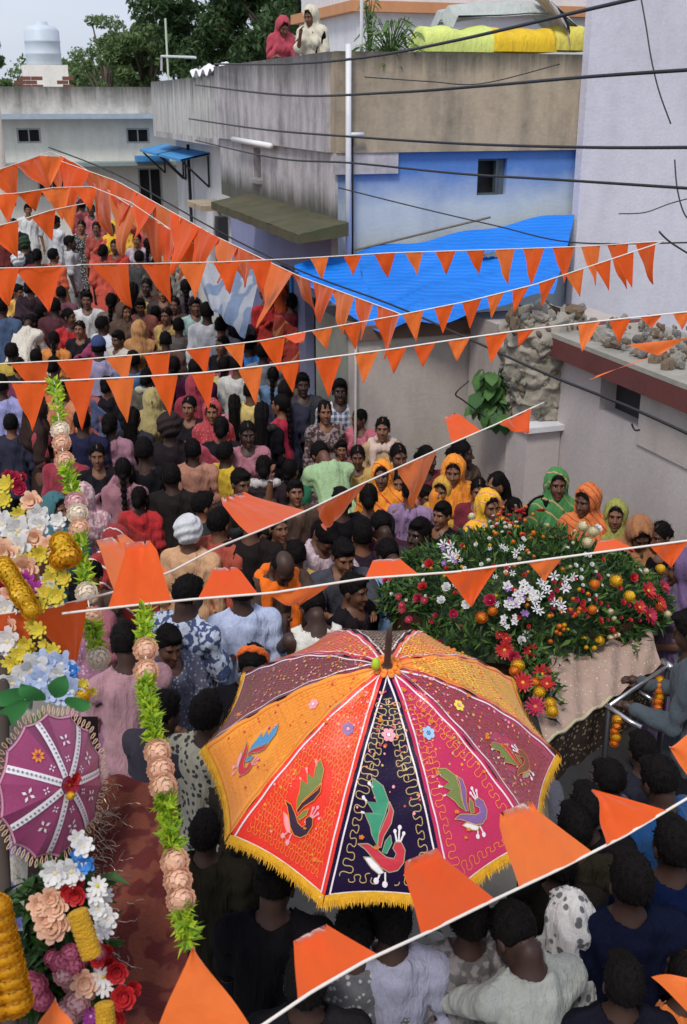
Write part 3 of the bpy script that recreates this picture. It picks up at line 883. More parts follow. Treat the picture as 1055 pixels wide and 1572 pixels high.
def smin(a, b, k):
    h = np.clip(.5 + .5 * (b - a) / k, 0, 1)
    return b + (a - b) * h - k * h * (1 - h)
def smax(a, b, k): return -smin(-a, -b, k)
def seg(X, Y, Z, a, b, ra, rb, ys=1.0):
    ay, by = a[1] * ys, b[1] * ys
    Yy = Y * ys
    dx, dy, dz = b[0]-a[0], by-ay, b[2]-a[2]
    L = dx*dx+dy*dy+dz*dz + 1e-9
    t = np.clip(((X-a[0])*dx + (Yy-ay)*dy + (Z-a[2])*dz) / L, 0, 1)
    return np.sqrt((X-a[0]-t*dx)**2 + (Yy-ay-t*dy)**2 + (Z-a[2]-t*dz)**2) - (ra + (rb-ra)*t)
def ell(X, Y, Z, c, r):
    k0 = np.sqrt(((X-c[0])/r[0])**2 + ((Y-c[1])/r[1])**2 + ((Z-c[2])/r[2])**2)
    return (k0 - 1) * min(r)

HP = Vector((0, .015, 1.47))          # head pivot (top of the neck)
class Pose:
    def __init__(s, arms=None, yaw=0, pitch=0, lean=0, female=False, roll=0):
        s.female = female
        sh = .165 if female else .19
        s.sh = sh
        A = {'rest': ((.045, .02, -.29), (.03, -.06, -.25)),
             'clasp': ((.04, -.02, -.28), (-.17, -.17, -.05)),
             'carry': ((.03, -.10, -.26), (-.05, -.22, .06)),
             'reach': ((.02, -.24, -.10), (-.05, -.23, .10)),
             'point': ((.08, -.22, -.14), (.02, -.24, .06)),
             'up': ((.10, -.12, .18), (-.02, -.06, .25)),
             'face': ((.02, -.14, -.22), (-.10, -.10, .22))}
        arms = arms or ('rest', 'rest')
        s.arm = []
        for side, k in ((-1, arms[0]), (1, arms[1])):
            u, f = A[k]
            S_ = Vector((side * sh, .01, 1.385)); E = S_ + Vector((side * u[0], u[1], u[2])); Wr = E + Vector((side * f[0], f[1], f[2]))
            s.arm.append((S_, E, Wr))
        s.R = Matrix.Rotation(rad(yaw), 3, 'Z') @ Matrix.Rotation(rad(pitch), 3, 'X') @ Matrix.Rotation(rad(roll), 3, 'Y')
        s.lean = lean
    def key(s): return id(s)
    def lean_np(s, Pp):
        if not s.lean: return Pp
        a = rad(s.lean); Pp = Pp.copy()
        z = Pp[:, 2] - .95
        w = np.clip(z / .25 + .5, 0, 1) * a
        y = Pp[:, 1].copy()
        up = z > -.15
        c, s_ = np.cos(w), np.sin(w)
        Pp[:, 1] = np.where(up, y * c - z * s_, y)
        Pp[:, 2] = np.where(up, .95 + y * s_ + z * c, Pp[:, 2])
        return Pp
    def head_coords(s, X, Y, Z):
        Ri = s.R.transposed()
        dx, dy, dz = X - HP.x, Y - HP.y, Z - HP.z
        return (Ri[0][0]*dx+Ri[0][1]*dy+Ri[0][2]*dz + HP.x, Ri[1][0]*dx+Ri[1][1]*dy+Ri[1][2]*dz + HP.y, Ri[2][0]*dx+Ri[2][1]*dy+Ri[2][2]*dz + HP.z)

def head_sdf(x, y, z):
    ax = np.abs(x)
    d = ell(x, y, z, (0, .012, 1.612), (.075, .094, .092))
    d = smin(d, ell(x, y, z, (0, -.022, 1.545), (.056, .066, .072)), .03)
    d = smin(d, ell(ax, y, z, (.034, -.062, 1.562), (.024, .022, .024)), .02)      # cheeks
    d = smin(d, ell(x, y, z, (0, -.072, 1.492), (.022, .02, .018)), .02)             # chin
    d = smin(d, ell(ax, y, z, (.028, -.072, 1.618), (.026, .014, .010)), .014)      # brow ridge
    d = smax(d, -ell(ax, y, z, (.031, -.100, 1.598), (.018, .020, .013)), .012)     # eye sockets
    d = smin(d, seg(x, y, z, (0, -.080, 1.604), (0, -.108, 1.566), .007, .012), .010)  # nose
    d = smin(d, ell(ax, y, z, (.012, -.092, 1.560), (.009, .010, .008)), .006)      # nostrils
    d = smin(d, ell(x, y, z, (0, -.088, 1.534), (.023, .010, .006)), .006)           # upper lip
    d = smin(d, ell(x, y, z, (0, -.086, 1.523), (.020, .010, .006)), .006)           # lower lip
    d = smin(d, ell(ax, y, z, (.078, .012, 1.578), (.010, .020, .032)), .008)       # ears
    return d

def torso_sdf(X, Y, Z, po, infl=0.0):
    f = po.female
    w0, w1, w2 = (.145, .115, .135) if f else (.145, .14, .165)
    ys = 1.45
    d = seg(X, Y, Z, (-.03, 0, .93), (.03, 0, .93), w0 + infl, w0 + infl, ys)
    d = smin(d, seg(X, Y, Z, (0, 0, .98), (0, 0, 1.12), w0 * .95 + infl, w1 + infl, ys), .05)
    d = smin(d, seg(X, Y, Z, (0, 0, 1.12), (0, .0, 1.31), w1 + infl, w2 + infl, ys), .05)
    d = smin(d, seg(X, Y, Z, (-po.sh + .02, .01, 1.385), (po.sh - .02, .01, 1.385), .052 + infl, .052 + infl), .05)
    if f:
        d = smin(d, ell(np.abs(X), Y, Z, (.065, -.075, 1.27), (.062 + infl, .052 + infl, .06 + infl)), .03)
    d = smin(d, seg(X, Y, Z, (0, .02, 1.40), (0, .02, 1.43), .075 + infl, .06 + infl), .05)
    return d
def arm_sdf(X, Y, Z, arm, infl=0.0, upper_only=False, full=False):
    S_, E, Wr = arm
    if upper_only:
        M = S_.lerp(E, .85)
        return seg(X, Y, Z, S_, M, .052 + infl, .048 + infl * 1.6)
    d = seg(X, Y, Z, S_, E, .048 + infl, .038 + infl)
    e = E.lerp(Wr, .94) if full else Wr
    return smin(d, seg(X, Y, Z, E, e, .038 + infl, (.024 if not full else .03) + infl), .02)
def leg_sdf(X, Y, Z, infl=0.0):
    aX = np.abs(X)
    d = seg(aX, Y, Z, (.085, 0, .90), (.095, -.005, .50), .085 + infl, .058 + infl)
    return smin(d, seg(aX, Y, Z, (.095, -.005, .50), (.10, .02, .09), .056 + infl, .036 + infl), .03)

def body_sdf(X, Y, Z, po):
    d = torso_sdf(X, Y, Z, po, 0)
    for a in po.arm:
        d = smin(d, arm_sdf(X, Y, Z, a), .025)
        S_, E, Wr = a
        dr = (Wr - E).normalized(); pc = Wr + dr * .045
        d = smin(d, seg(X, Y, Z, Wr, pc, .024, .030), .012)
    d = smin(d, leg_sdf(X, Y, Z), .04)
    d = smin(d, seg(np.abs(X), Y, Z, (.10, .03, .05), (.115, -.12, .03), .042, .035), .03)
    hx, hy, hz = po.head_coords(X, Y, Z)
    h = head_sdf(hx, hy, hz)
    nk = seg(X, Y, Z, (0, .03, 1.40), (0, .02, 1.53), .056 if not po.female else .048, .052 if not po.female else .045)
    d = smin(d, nk, .03)
    return smin(d, h, .018)

XS = np.concatenate([np.arange(-.62, -.13, .016), np.arange(-.13, .13, .0075), np.arange(.13, .62, .016)]).astype(f32)
YS = np.concatenate([np.arange(-.62, -.15, .018), np.arange(-.15, .15, .0085), np.arange(.15, .34, .016)]).astype(f32)
ZS = np.concatenate([np.arange(-.02, 1.0, .028), np.arange(1.0, 1.42, .016), np.arange(1.42, 1.74, .0075), np.arange(1.74, 1.95, .016)]).astype(f32)
XG = np.concatenate([np.arange(-.62, .62, .0165)]).astype(f32)
YG = np.arange(-.62, .40, .0165).astype(f32)
ZG = np.concatenate([np.arange(.0, .9, .024), np.arange(.9, 1.9, .0145)]).astype(f32)
def crop(po, xs, ys, zs, z0=None, z1=None, armx=True):
    ax = max([.30] + [abs(p.x) + .13 for a in po.arm for p in a]) if armx else .30
    ay = min([-.30] + [p.y - .15 for a in po.arm for p in a]) if armx else -.30
    xs = xs[(xs > -ax) & (xs < ax)]; ys = ys[(ys > ay)]
    if z0 is not None: zs = zs[zs > z0]
    if z1 is not None: zs = zs[zs < z1]
    return xs, ys, zs
def evalg(fn, xs, ys, zs):
    X = xs[:, None, None]; Y = ys[None, :, None]; Z = zs[None, None, :]
    X, Y, Z = np.broadcast_arrays(X, Y, Z)
    return fn(X.astype(f32), Y.astype(f32), Z.astype(f32)).astype(f32)

def folds(X, Y, Z, amp=.006, fz=9, fa=5):
    an = np.arctan2(Y, X)
    return amp * (np.sin(an * fa + 3 * np.sin(Z * fz)) + .6 * np.sin(Z * 38 + 4 * np.sin(an * 2.0 + Z * 6) + X * 30) + .55 * np.sin(an * 17 + 2.5 * np.sin(Z * 13 + X * 9)))

def fingers(po, V, F):
    V = [tuple(v) for v in V.tolist()]; Fl = [tuple(f) for f in F.tolist()]
    mb = MB()
    for si, (S_, E, Wr) in zip((-1, 1), po.arm):
        d = (Wr - E).normalized()
        side = Vector((0, 0, 1)).cross(d)
        if side.length < .2: side = Vector((0, 1, 0)).cross(d)
        side.normalize()
        if abs(d.z) > .75: side = Vector((0, -1, 0)); side = (side - d * side.dot(d)).normalized()
        nrm = d.cross(side).normalized()
        if abs(d.z) > .75:
            nrm = Vector((-si, 0, 0)); nrm = (nrm - d * nrm.dot(d)).normalized()
        else:
            if nrm.z > 0: nrm = -nrm
        base = Wr + d * .055
        for k, (off, ln) in enumerate(((-.027, .064), (-.009, .074), (.009, .070), (.026, .056))):
            p0 = base + side * off * .8; L1 = d * (ln * .45) + nrm * .004; L2 = (d * .8 + nrm * .6).normalized() * ln * .32; L3 = (d * .45 + nrm * .9).normalized() * ln * .26
            pts = [p0, p0 + L1 + side * off * .15, p0 + L1 + L2 + side * off * .15, p0 + L1 + L2 + L3]
            mb.tube(pts, [.0098, .0088, .008, .006], 6)
        thd = (d * .65 + side * (-1) * .75 * si + nrm * .35).normalized()
        p0 = Wr + d * .015 - side * .018 * si
        mb.tube([p0, p0 + thd * .038, p0 + thd * .038 + (d * .9 + nrm * .3).normalized() * .026], [.012, .0105, .007], 6)
    n = len(V)
    return V + [tuple(v) for v in mb.v], Fl, [tuple(i + n for i in f) for f in mb.f]

m_skins = []
for i, c in enumerate([(.17, .072, .038), (.105, .044, .025), (.042, .019, .013), (.22, .105, .06)]):
    m_skins.append(mat('skin_tone_%s' % 'abcd'[i], c, .55, var=.12, vs=14, bmp=.05, bd=.003, spec=.4))
m_hair, nt, bs = nodes_of('black_hair')
v = coords(nt, (60, 60, 12)); nn_ = noise(nt, v, 1.5, 4)
nt.links.new(mix(nt, nn_, (.003, .0025, .0025), (.012, .010, .010)), bs.inputs['Base Color']); bs.inputs['Roughness'].default_value = .55; bs.inputs['Specular IOR Level'].default_value = .04
bump(nt, bs, nn_, .8, .01)
m_hair_w = mat('white_hair', (.62, .62, .64), .7, var=.25, vs=30, bmp=.6)
m_hair_b = mat('brown_hair', (.035, .018, .014), .5, var=.3, vs=30, bmp=.5)
m_eye_w = mat('eye_white', (.62, .58, .55), .3, var=.05, bmp=0)
m_iris = mat('eye_dark', (.012, .008, .006), .2, var=.05, bmp=0)
m_lip = mat('lips', (.17, .045, .035), .45, var=.1, bmp=0)

_bodies = {}
def body_mesh(pkey):
    if ('b', pkey) in _bodies: return _bodies[('b', pkey)]
    po = POSES[pkey]
    xs, ys, zs = crop(po, XS, YS, ZS, None, 1.78)
    F = evalg(lambda X, Y, Z: body_sdf(X, Y, Z, po), xs, ys, zs)
    V, Q = surf_nets(F, xs, ys, zs)
    Vl, Fl, Ff = fingers(po, V, Q)
    Vn = po.lean_np(np.array(Vl, dtype=f32))
    me = bpy.data.meshes.new('body')
    me.from_pydata(Vn.tolist(), [], Fl + Ff)
    me.materials.append(m_skins[0])
    me.polygons.foreach_set('use_smooth', [True] * len(me.polygons)); me.update()
    _bodies[('b', pkey)] = me
    return me

_fp = {}
def face_y(x, z):
    k = (round(x, 4), round(z, 4))
    if k not in _fp:
        ys_ = np.linspace(-.14, 0, 400).astype(f32)
        d = head_sdf(np.full(400, x, f32), ys_, np.full(400, z, f32))
        i = int(np.argmax(d < 0)); _fp[k] = float(ys_[i])
    return _fp[k]
def face_meshes(pkey):
    if ('f', pkey) in _bodies: return _bodies[('f', pkey)]
    po = POSES[pkey]
    def T(p):
        q = po.R @ (Vector(p) - HP) + HP
        return tuple(po.lean_np(np.array([q], dtype=f32))[0])
    out = {}
    for s_, nm in ((-1, 'eye0'), (1, 'eye1')):
        mb = MB(); cx, cz = .031 * s_, 1.597
        yy = face_y(cx, cz) - .0035
        ring = [(cx + .0145 * math.cos(t), yy + .10 * (abs(.0145 * math.cos(t)) ** 1.3) + (.003 if math.cos(t) * s_ > .5 else 0), cz + .0062 * math.sin(t)) for t in np.linspace(0, 2 * PI, 13)[:-1]]
        mb.add([T(p) for p in ring], [tuple(range(12))[::-1]], 0)
        iris = [(cx + .0066 * math.cos(t), yy - .0025, cz + .0062 * math.sin(t)) for t in np.linspace(0, 2 * PI, 9)[:-1]]
        mb.add([T(p) for p in iris], [tuple(range(8))[::-1]], 1)
        lid = [(cx - .016, yy + .002, cz + .003), (cx - .008, yy - .003, cz + .0085), (cx + .008, yy - .003, cz + .0085), (cx + .016, yy + .002, cz + .003), (cx + .007, yy - .003, cz + .0045), (cx - .007, yy - .003, cz + .0045)]
        mb.add([T(p) for p in lid], [(0, 5, 4, 3, 2, 1)], 1)
        out[nm] = mb.mesh('eye', [m_eye_w, m_iris])
    for s_ in (-1, 1):
        mb = MB(); top, bot = [], []
        for t in np.linspace(0, 1, 6):
            x = s_ * (.012 + .040 * t); z = 1.617 + .006 * math.sin(t * PI * .7) - .004 * t
            w = .0042 * (1 - .6 * t)
            top.append((x, face_y(x, z) - .004, z + w)); bot.append((x, face_y(x, z) - .004, z - w))
        mb.add([T(p) for p in top + bot], [(i, i + 1, i + 7, i + 6) for i in range(5)])
        out['brow%d' % s_] = mb.mesh('eyebrow', [m_hair])
    mb = MB(); top, mid, bot = [], [], []
    for t in np.linspace(-1, 1, 9):
        x = .024 * t; h = (1 - t * t) ** .5
        top.append((x, face_y(x, 1.534) - .003, 1.5295 + .008 * h * (1 - .25 * math.exp(-(t / .2) ** 2)))); mid.append((x, face_y(x, 1.529) - .0015, 1.5285)); bot.append((x, face_y(x, 1.522) - .003, 1.5285 - .010 * h))
    mb.add([T(p) for p in top + mid + bot], [(i, i + 1, i + 10, i + 9) for i in range(8)] + [(i + 9, i + 10, i + 19, i + 18) for i in range(8)])
    out['lips'] = mb.mesh('lips', [m_lip])
    _bodies[('f', pkey)] = out
    return out

def gmesh(name, pkey, fn, z0, z1, m, xs=XG, ys=YG, zs=ZG, armx=True):
    po = POSES[pkey]
    xs, ys, zs = crop(po, xs, ys, zs, z0, z1, armx)
    F = evalg(fn, xs, ys, zs)
    V, Q = surf_nets(F, xs, ys, zs)
    V = po.lean_np(V)
    return np_mesh(name, V, Q, [m], True)

def tufts(me, kind, po):
    n = len(me.vertices); V = np.zeros(n * 3, f32); me.vertices.foreach_get('co', V); V = V.reshape(-1, 3)
    Nn = np.array([v.normal[:] for v in me.vertices], dtype=f32)
    rs = np.random.RandomState(n % 1000); k = {'hair_short': 620, 'hair_bald': 160}.get(kind, 520)
    i = rs.randint(0, n, k); p = V[i]; q = Nn[i]
    dn = np.array([0, .25, -1], f32) if kind != 'hair_short' else np.array([.35, -.5, -.45], f32)
    t = dn[None] - q * (q @ dn)[:, None] + rs.normal(size=(k, 3)) * .35
    t /= np.linalg.norm(t, axis=1)[:, None] + 1e-6
    lift = .13 if kind == 'hair_short' else .08
    L = (rs.uniform(.010, .022, k) if kind == 'hair_short' else rs.uniform(.02, .05, k))[:, None]
    s_ = np.cross(t, q); w = .0028
    A = p + s_ * w - q * .001; B = p - s_ * w - q * .001; M = p + t * L * .55 + q * (L * lift * .6); T = p + t * L + q * L * lift * .7
    VV = np.stack([A, B, M - s_ * w * .7, T, M + s_ * w * .7], 1).reshape(-1, 3)
    bm_v = V.tolist() + VV.tolist()
    fs = [tuple(pl.vertices) for pl in me.polygons] + [tuple(n + 5 * j + c for c in (0, 1, 2, 3, 4)) for j in range(k)]
    m2 = bpy.data.meshes.new('hair'); m2.from_pydata(bm_v, [], fs); m2.materials.append(m_hair)
    m2.polygons.foreach_set('use_smooth', [True] * len(m2.polygons)); m2.update()
    return m2

def garment(kind, pkey):
    key = (kind, pkey)
    if key in _bodies: return _bodies[key]
    po = POSES[pkey]
    nx = 'skin'
    dm = m_hair
    HX = np.concatenate([np.arange(-.26, .26, .0095)]).astype(f32)
    HY = np.arange(-.26, .36, .0095).astype(f32); HZ = np.arange(1.0, 1.85, .0095).astype(f32)
    if kind in ('shirt', 'shirt_full', 'vest', 'kurta', 'blouse', 'frock'):
        hem = {'shirt': .80, 'shirt_full': .80, 'vest': .84, 'kurta': .50, 'blouse': 1.08, 'frock': .45}[kind]
        def fn(X, Y, Z):
            d = torso_sdf(X, Y, Z, po, .017)
            if kind in ('kurta', 'frock', 'shirt', 'shirt_full'):
                fl = {'kurta': .225, 'frock': .26}.get(kind, .182)
                d = smin(d, seg(X, Y, Z, (0, 0, 1.0), (0, 0, hem - .05), .165, fl, 1.15), .06)
            if kind != 'vest':
                for a in po.arm:
                    d = smin(d, arm_sdf(X, Y, Z, a, .013, upper_only=(kind not in ('shirt_full', 'kurta')), full=True), .02)
            d = d + folds(X, Y, Z, .008 if kind != 'frock' else .012, 7, 6 if kind != 'frock' else 9)
            d = smax(d, hem - Z + .008 * np.sin(np.arctan2(Y, X) * 3), .008)
            neck = seg(X, Y, Z, (0, -.05, 1.45), (0, .03, 1.52), .070, .085)
            d = smax(d, -neck, .008)
            if kind == 'vest':
                d = smax(d, -ell(X, Y, Z, (0, -.04, 1.46), (.105, .15, .12)), .008)
                for sx in (-1, 1):
                    d = smax(d, -ell(X, Y, Z, (sx * (po.sh + .04), 0, 1.37), (.085, .16, .11)), .008)
            return d
        me = gmesh(kind, pkey, fn, hem - .05, 1.62, dm)
    elif kind == 'trousers':
        def fn(X, Y, Z):
            d = leg_sdf(X, Y, Z, .015)
            d = smin(d, seg(X, Y, Z, (0, 0, .92), (0, 0, .97), .142, .138, 1.40), .05)
            d = d + folds(X, Y, Z, .005, 12, 3)
            return smax(smax(d, Z - 1.0, .01), .07 - Z, .01)
        me = gmesh(kind, pkey, fn, None, 1.05, dm, armx=False)
    elif kind in ('skirt', 'dhoti'):
        def fn(X, Y, Z):
            an = np.arctan2(Y, X)
            t = np.clip((1.02 - Z) / .95, 0, 1)
            r = .155 + .10 * t + .014 * t * np.sin(an * 13 + np.sin(Z * 4) * 1.5) + .006 * np.sin(an * 5 + Z * 5)
            d = (np.sqrt(X ** 2 + (Y * 1.25) ** 2) - r) * .8
            return smax(smax(d, Z - 1.04, .02), .04 - Z, .01)
        me = gmesh(kind, pkey, fn, None, 1.1, dm, armx=False)
    elif kind == 'pallu':               # saree cloth across the chest and over the left shoulder
        def fn(X, Y, Z):
            d = torso_sdf(X, Y, Z, po, .034)
            d = smin(d, arm_sdf(X, Y, Z, po.arm[1], .034, upper_only=True), .03)
            ln = (Z - 1.16) - X * .75
            d = smax(d, ln - .13 + .01 * np.sin(X * 30), .02)
            d = d + folds(X + .2, Y, Z, .008, 5, 9)
            d = smax(d, .90 - Z, .01)
            d = smax(d, -seg(X, Y, Z, (0, -.05, 1.45), (0, .03, 1.55), .078, .09), .008)
            return smax(d, Z - 1.47, .01)
        me = gmesh(kind, pkey, fn, .85, 1.55, dm)
    elif kind == 'hood':                # saree end or shawl drawn over the head
        def fn(X, Y, Z):
            hx, hy, hz = po.head_coords(X, Y, Z)
            d = ell(hx, hy, hz, (0, .03, 1.605), (.108, .128, .128))
            d = smin(d, seg(X, Y, Z, (0, .06, 1.52), (0, .075, 1.30), .095, .15), .06)
            d = smin(d, torso_sdf(X, Y, Z, po, .026), .05)
            for a in po.arm:
                d = smin(d, arm_sdf(X, Y, Z, a, .02, upper_only=True), .04)
            d = d + folds(X, Y, Z, .0065, 8, 8)
            op = ell(hx, hy, hz, (0, -.135, 1.582), (.085, .168, .124))
            op2 = seg(X, Y, Z, (0, -.16, 1.50), (0, -.20, 1.36), .060, .03)
            d = smax(d, -smin(op, op2, .03), .010)
            return smax(d, 1.02 - .35 * X - Z, .012)
        me = gmesh(kind, pkey, fn, .88, 1.83, dm)
    elif kind == 'stole':               # cloth round the neck with two ends in front
        def fn(X, Y, Z):
            r = np.sqrt((X / 1.35) ** 2 + ((Y - .005)) ** 2)
            d = np.sqrt((r - .088) ** 2 + ((Z - 1.44 - Y * .25) * .8) ** 2) - .034
            for sx in (-1, 1):
                d = smin(d, seg(X, Y, Z, (sx * .10, -.09, 1.40), (sx * .115, -.135, 1.02), .036, .045), .03)
            return d + folds(X, Y, Z, .006, 8, 9)
        me = gmesh(kind, pkey, fn, .93, 1.55, dm)
    elif kind == 'bag_shawl':
        me = None
    elif kind in ('hair_short', 'hair_bun', 'hair_braid', 'hair_loose', 'hair_bald'):
        def fn(X, Y, Z):
            x, y, z = po.head_coords(X, Y, Z)
            d = ell(x, y, z, (0, .020, 1.616), (.0815, .099, .0985))
            if kind == 'hair_short':
                d = smax(d, -(y * .9 + (z - 1.617) * 1.0 + .042 + .0) , .012)      # hairline
                d = smax(d, 1.56 - z - .0 * y, .012)
                d = d - .004 * np.sin(x * 140 + 3 * np.sin(z * 70)) * np.sin(y * 120 + 2 * np.sin(x * 60)) - .003
                d = smin(d, ell(x, y, z, (.014, -.050, 1.683), (.050, .036, .020)), .02)
            elif kind == 'hair_bald':
                d = ell(x, y, z, (0, .020, 1.615), (.080, .098, .097))
                d = smax(d, z - 1.66, .01); d = smax(d, -(y + .01), .01); d = smax(d, 1.55 - z, .01)
            else:
                d = smax(d, -(y * .85 + (z - 1.617) * .85 + .046), .012)
                d = smax(d, 1.53 - z, .02)
                part = np.sqrt(x * x + np.maximum(z - 1.66, 0) * 0) - .0035
                d = smax(d, -smax(part, -(z - 1.68), .004), .006)
                if kind == 'hair_bun':
                    d = smin(d, ell(x, y, z, (0, .125, 1.575), (.048, .038, .045)), .02)
                elif kind == 'hair_braid':
                    b1 = seg(x, y, z, (0, .10, 1.55), (0, .125, 1.22), .030, .020)
                    b1 = b1 - .006 * np.sin(z * 110)
                    d = smin(d, b1, .02)
                else:
                    d = smin(d, seg(x, y, z, (0, .075, 1.56), (0, .11, 1.24), .072, .075), .03)
                    d = d + .005 * np.sin(x * 110 + np.sin(z * 14))
            return d
        z0 = {'hair_short': 1.35, 'hair_bald': 1.35, 'hair_bun': 1.35}.get(kind, 1.02)
        me = tufts(gmesh('hair', pkey, fn, z0, 1.84, dm, HX, HY, HZ, armx=False), kind, po)
    elif kind == 'cap':
        def fn(X, Y, Z):
            x, y, z = po.head_coords(X, Y, Z)
            d = ell(x, y, z, (0, .018, 1.635), (.092, .108, .10))
            d = smax(d, 1.625 - z, .008)
            return smin(d, ell(x, y, z, (0, -.11, 1.632), (.065, .06, .009)), .01)
        me = gmesh('cap', pkey, fn, 1.4, 1.84, dm, HX, HY, HZ, armx=False)
    elif kind == 'headband':
        def fn(X, Y, Z):
            x, y, z = po.head_coords(X, Y, Z)
            r = np.sqrt((x / .086) ** 2 + ((y - .018) / .104) ** 2)
            return np.sqrt(((r - 1.0) * .092) ** 2 + ((z - 1.635 - .1 * y) * .7) ** 2) - .014 + .003 * np.sin(x * 120 + z * 200)
        me = gmesh('headband', pkey, fn, 1.4, 1.84, dm, HX, HY, HZ, armx=False)
    elif kind == 'wrap':                # big turban-like cloth / scarf wrapped on the head and neck
        def fn(X, Y, Z):
            x, y, z = po.head_coords(X, Y, Z)
            d = ell(x, y, z, (0, .03, 1.63), (.115, .125, .115))
            d = d + .007 * np.sin(z * 90 + x * 30 + 3 * np.sin(y * 20))
            return smax(d, -ell(x, y, z, (0, -.15, 1.56), (.075, .16, .085)), .01)
        me = gmesh('turban', pkey, fn, 1.4, 1.86, dm, HX, HY, HZ, armx=False)
    _bodies[key] = me
    return me

POSES = {
    'm_rest': Pose(), 'm_clasp': Pose(('clasp', 'clasp'), 8, 8), 'm_carry': Pose(('carry', 'carry'), -12, 14, 4),
    'm_reach': Pose(('reach', 'reach'), 10, 10, 8), 'm_point': Pose(('rest', 'point'), 18, 0, 0), 'm_down': Pose(('carry', 'reach'), 6, 38, 10),
    'm_bend': Pose(('reach', 'reach'), 0, 25, 42), 'm_up': Pose(('up', 'rest'), 0, -8, 0),
    'w_rest': Pose(female=True, yaw=-6), 'w_clasp': Pose(('clasp', 'clasp'), 5, 6, 0, True), 'w_turn': Pose(('clasp', 'rest'), 34, 4, 0, True),
    'w_turn2': Pose(('rest', 'clasp'), -34, 8, 0, True), 'w_face': Pose(('face', 'clasp'), -10, 14, 6, True), 'w_down': Pose(('carry', 'carry'), 12, 30, 8, True),
}
OUT = {   # outfit: (list of (garment kind, object name, colour slot), hair)
    'man':   ([('shirt', 'shirt', 0), ('trousers', 'trousers', 1)], 'hair_short'),
    'manf':  ([('shirt_full', 'shirt', 0), ('trousers', 'trousers', 1)], 'hair_short'),
    'vest':  ([('vest', 'vest', 0), ('trousers', 'trousers', 1)], 'hair_short'),
    'kurtam': ([('kurta', 'kurta', 0), ('trousers', 'trousers', 1)], 'hair_short'),
    'stole': ([('shirt', 'shirt', 1), ('stole', 'stole', 0), ('dhoti', 'dhoti', 1)], 'hair_short'),
    'bare':  ([('vest', 'vest', 0), ('dhoti', 'dhoti', 0)], 'hair_short'),
    'hood':  ([('hood', 'head_cloth', 0), ('blouse', 'blouse', 1), ('skirt', 'saree_skirt', 0)], 'hair_bun'),
    'saree': ([('blouse', 'blouse', 1), ('pallu', 'saree_end', 0), ('skirt', 'saree_skirt', 0)], 'hair_bun'),
    'kurta': ([('kurta', 'kurta', 0), ('trousers', 'trousers', 1)], 'hair_braid'),
    'dupatta': ([('kurta', 'kurta', 0), ('stole', 'dupatta', 1), ('trousers', 'trousers', 1)], 'hair_bun'),
    'frock': ([('frock', 'frock', 0), ('trousers', 'leggings', 1)], 'hair_loose'),
    'cap':   ([('shirt_full', 'shirt', 0), ('cap', 'cap', 1), ('trousers', 'trousers', 1)], 'hair_short'),
    'band':  ([('shirt', 'shirt', 0), ('headband', 'headband', 1), ('trousers', 'trousers', 0)], 'hair_short'),
    'wrap':  ([('shirt_full', 'shirt', 1), ('wrap', 'head_wrap', 0), ('trousers', 'trousers', 1)], 'hair_short'),
}
def put(me, name, parent, m=None):
    o = bpy.data.objects.new(name, me)
    link(o, parent)
    if m is not None:
        o.material_slots[0].link = 'OBJECT'
        o.material_slots[0].material = m
    return o
def person(px, py, outfit, pose, face, c0, c1, label, h=1.62, skin=0, hair=None, z0=0.0, hm=None, group=None, detail=True, pos=None):
    """px, py: where the middle of the head is seen; h: standing height in metres; face: 0 = towards us, 90 = to the right."""
    sc_ = h / 1.71
    hd = np.array([[0, -.02, 1.60]], dtype=f32)
    hl = POSES[pose].lean_np(hd)[0]
    a = rad(face)
    if pos is None and not z0:
        for _ in range(6):
            g_ = G(px, py, z0 + float(hl[2]) * sc_); z0 = grade(g_.dot(U_))
    zc = z0 + float(hl[2]) * sc_
    g_ = G(px, py, zc) if pos is None else Vector(pos)
    off = Vector((-math.sin(a) * -1 * 0, 0, 0))
    lx, ly = 0, float(hl[1]) * sc_
    ox = -math.sin(a) * ly; oy = math.cos(a) * ly
    root = empty('person', (g_.x - ox, g_.y - oy, z0), a, label, 'person', group)
    root.scale = (sc_ * .90, sc_ * .93, sc_)
    sk = m_skins[skin]
    put(body_mesh(pose), 'body', root, sk)
    gs, hk = OUT[outfit]
    cs = (c0, c1)
    for k, nm, ci in gs:
        put(garment(k, pose), nm, root, cs[ci])
    if hair != 'none':
        put(garment(hair or hk, pose), 'hair', root, hm or m_hair)
    if detail:
        fm = face_meshes(pose)
        put(fm['eye0'], 'eye', root); put(fm['eye1'], 'eye', root)
        put(fm['brow-1'], 'eyebrow', root, hm or m_hair); put(fm['brow1'], 'eyebrow', root, hm or m_hair); put(fm['lips'], 'lips', root)
    return root
# ================================================================ THE CROWD
def C(*a, **k): return cloth(*a, **k)
ORG = (.72, .18, .02); SAF = (.70, .26, .03); YEL = (.68, .42, .04); RED = (.42, .025, .03); MAR = (.15, .018, .03)
PNK = (.50, .20, .26); DPK = (.30, .10, .13); BLK = (.009, .008, .010); WHT = (.62, .62, .63); NVY = (.02, .03, .08); BLU = (.05, .22, .55)
BRN = (.07, .045, .035); GRN = (.10, .26, .12); DGR = (.03, .12, .06); LGR = (.38, .52, .30); TEA = (.04, .13, .15); LAV = (.30, .26, .46)
PEA = (.62, .34, .20); GRY = (.12, .12, .13); BEI = (.48, .36, .25); CYA = (.34, .50, .48); LIL = (.26, .18, .26); SKY = (.22, .36, .58)
dark = C((.016, .015, .019)); jeans = C((.05, .09, .18)); white = C(WHT)
GR_W = 'onlookers along the plaster wall'
GR_M = 'crowd in the middle of the street'
GR_F = 'crowd at the far end of the street'
GR_N = 'people round the palanquin and umbrella'
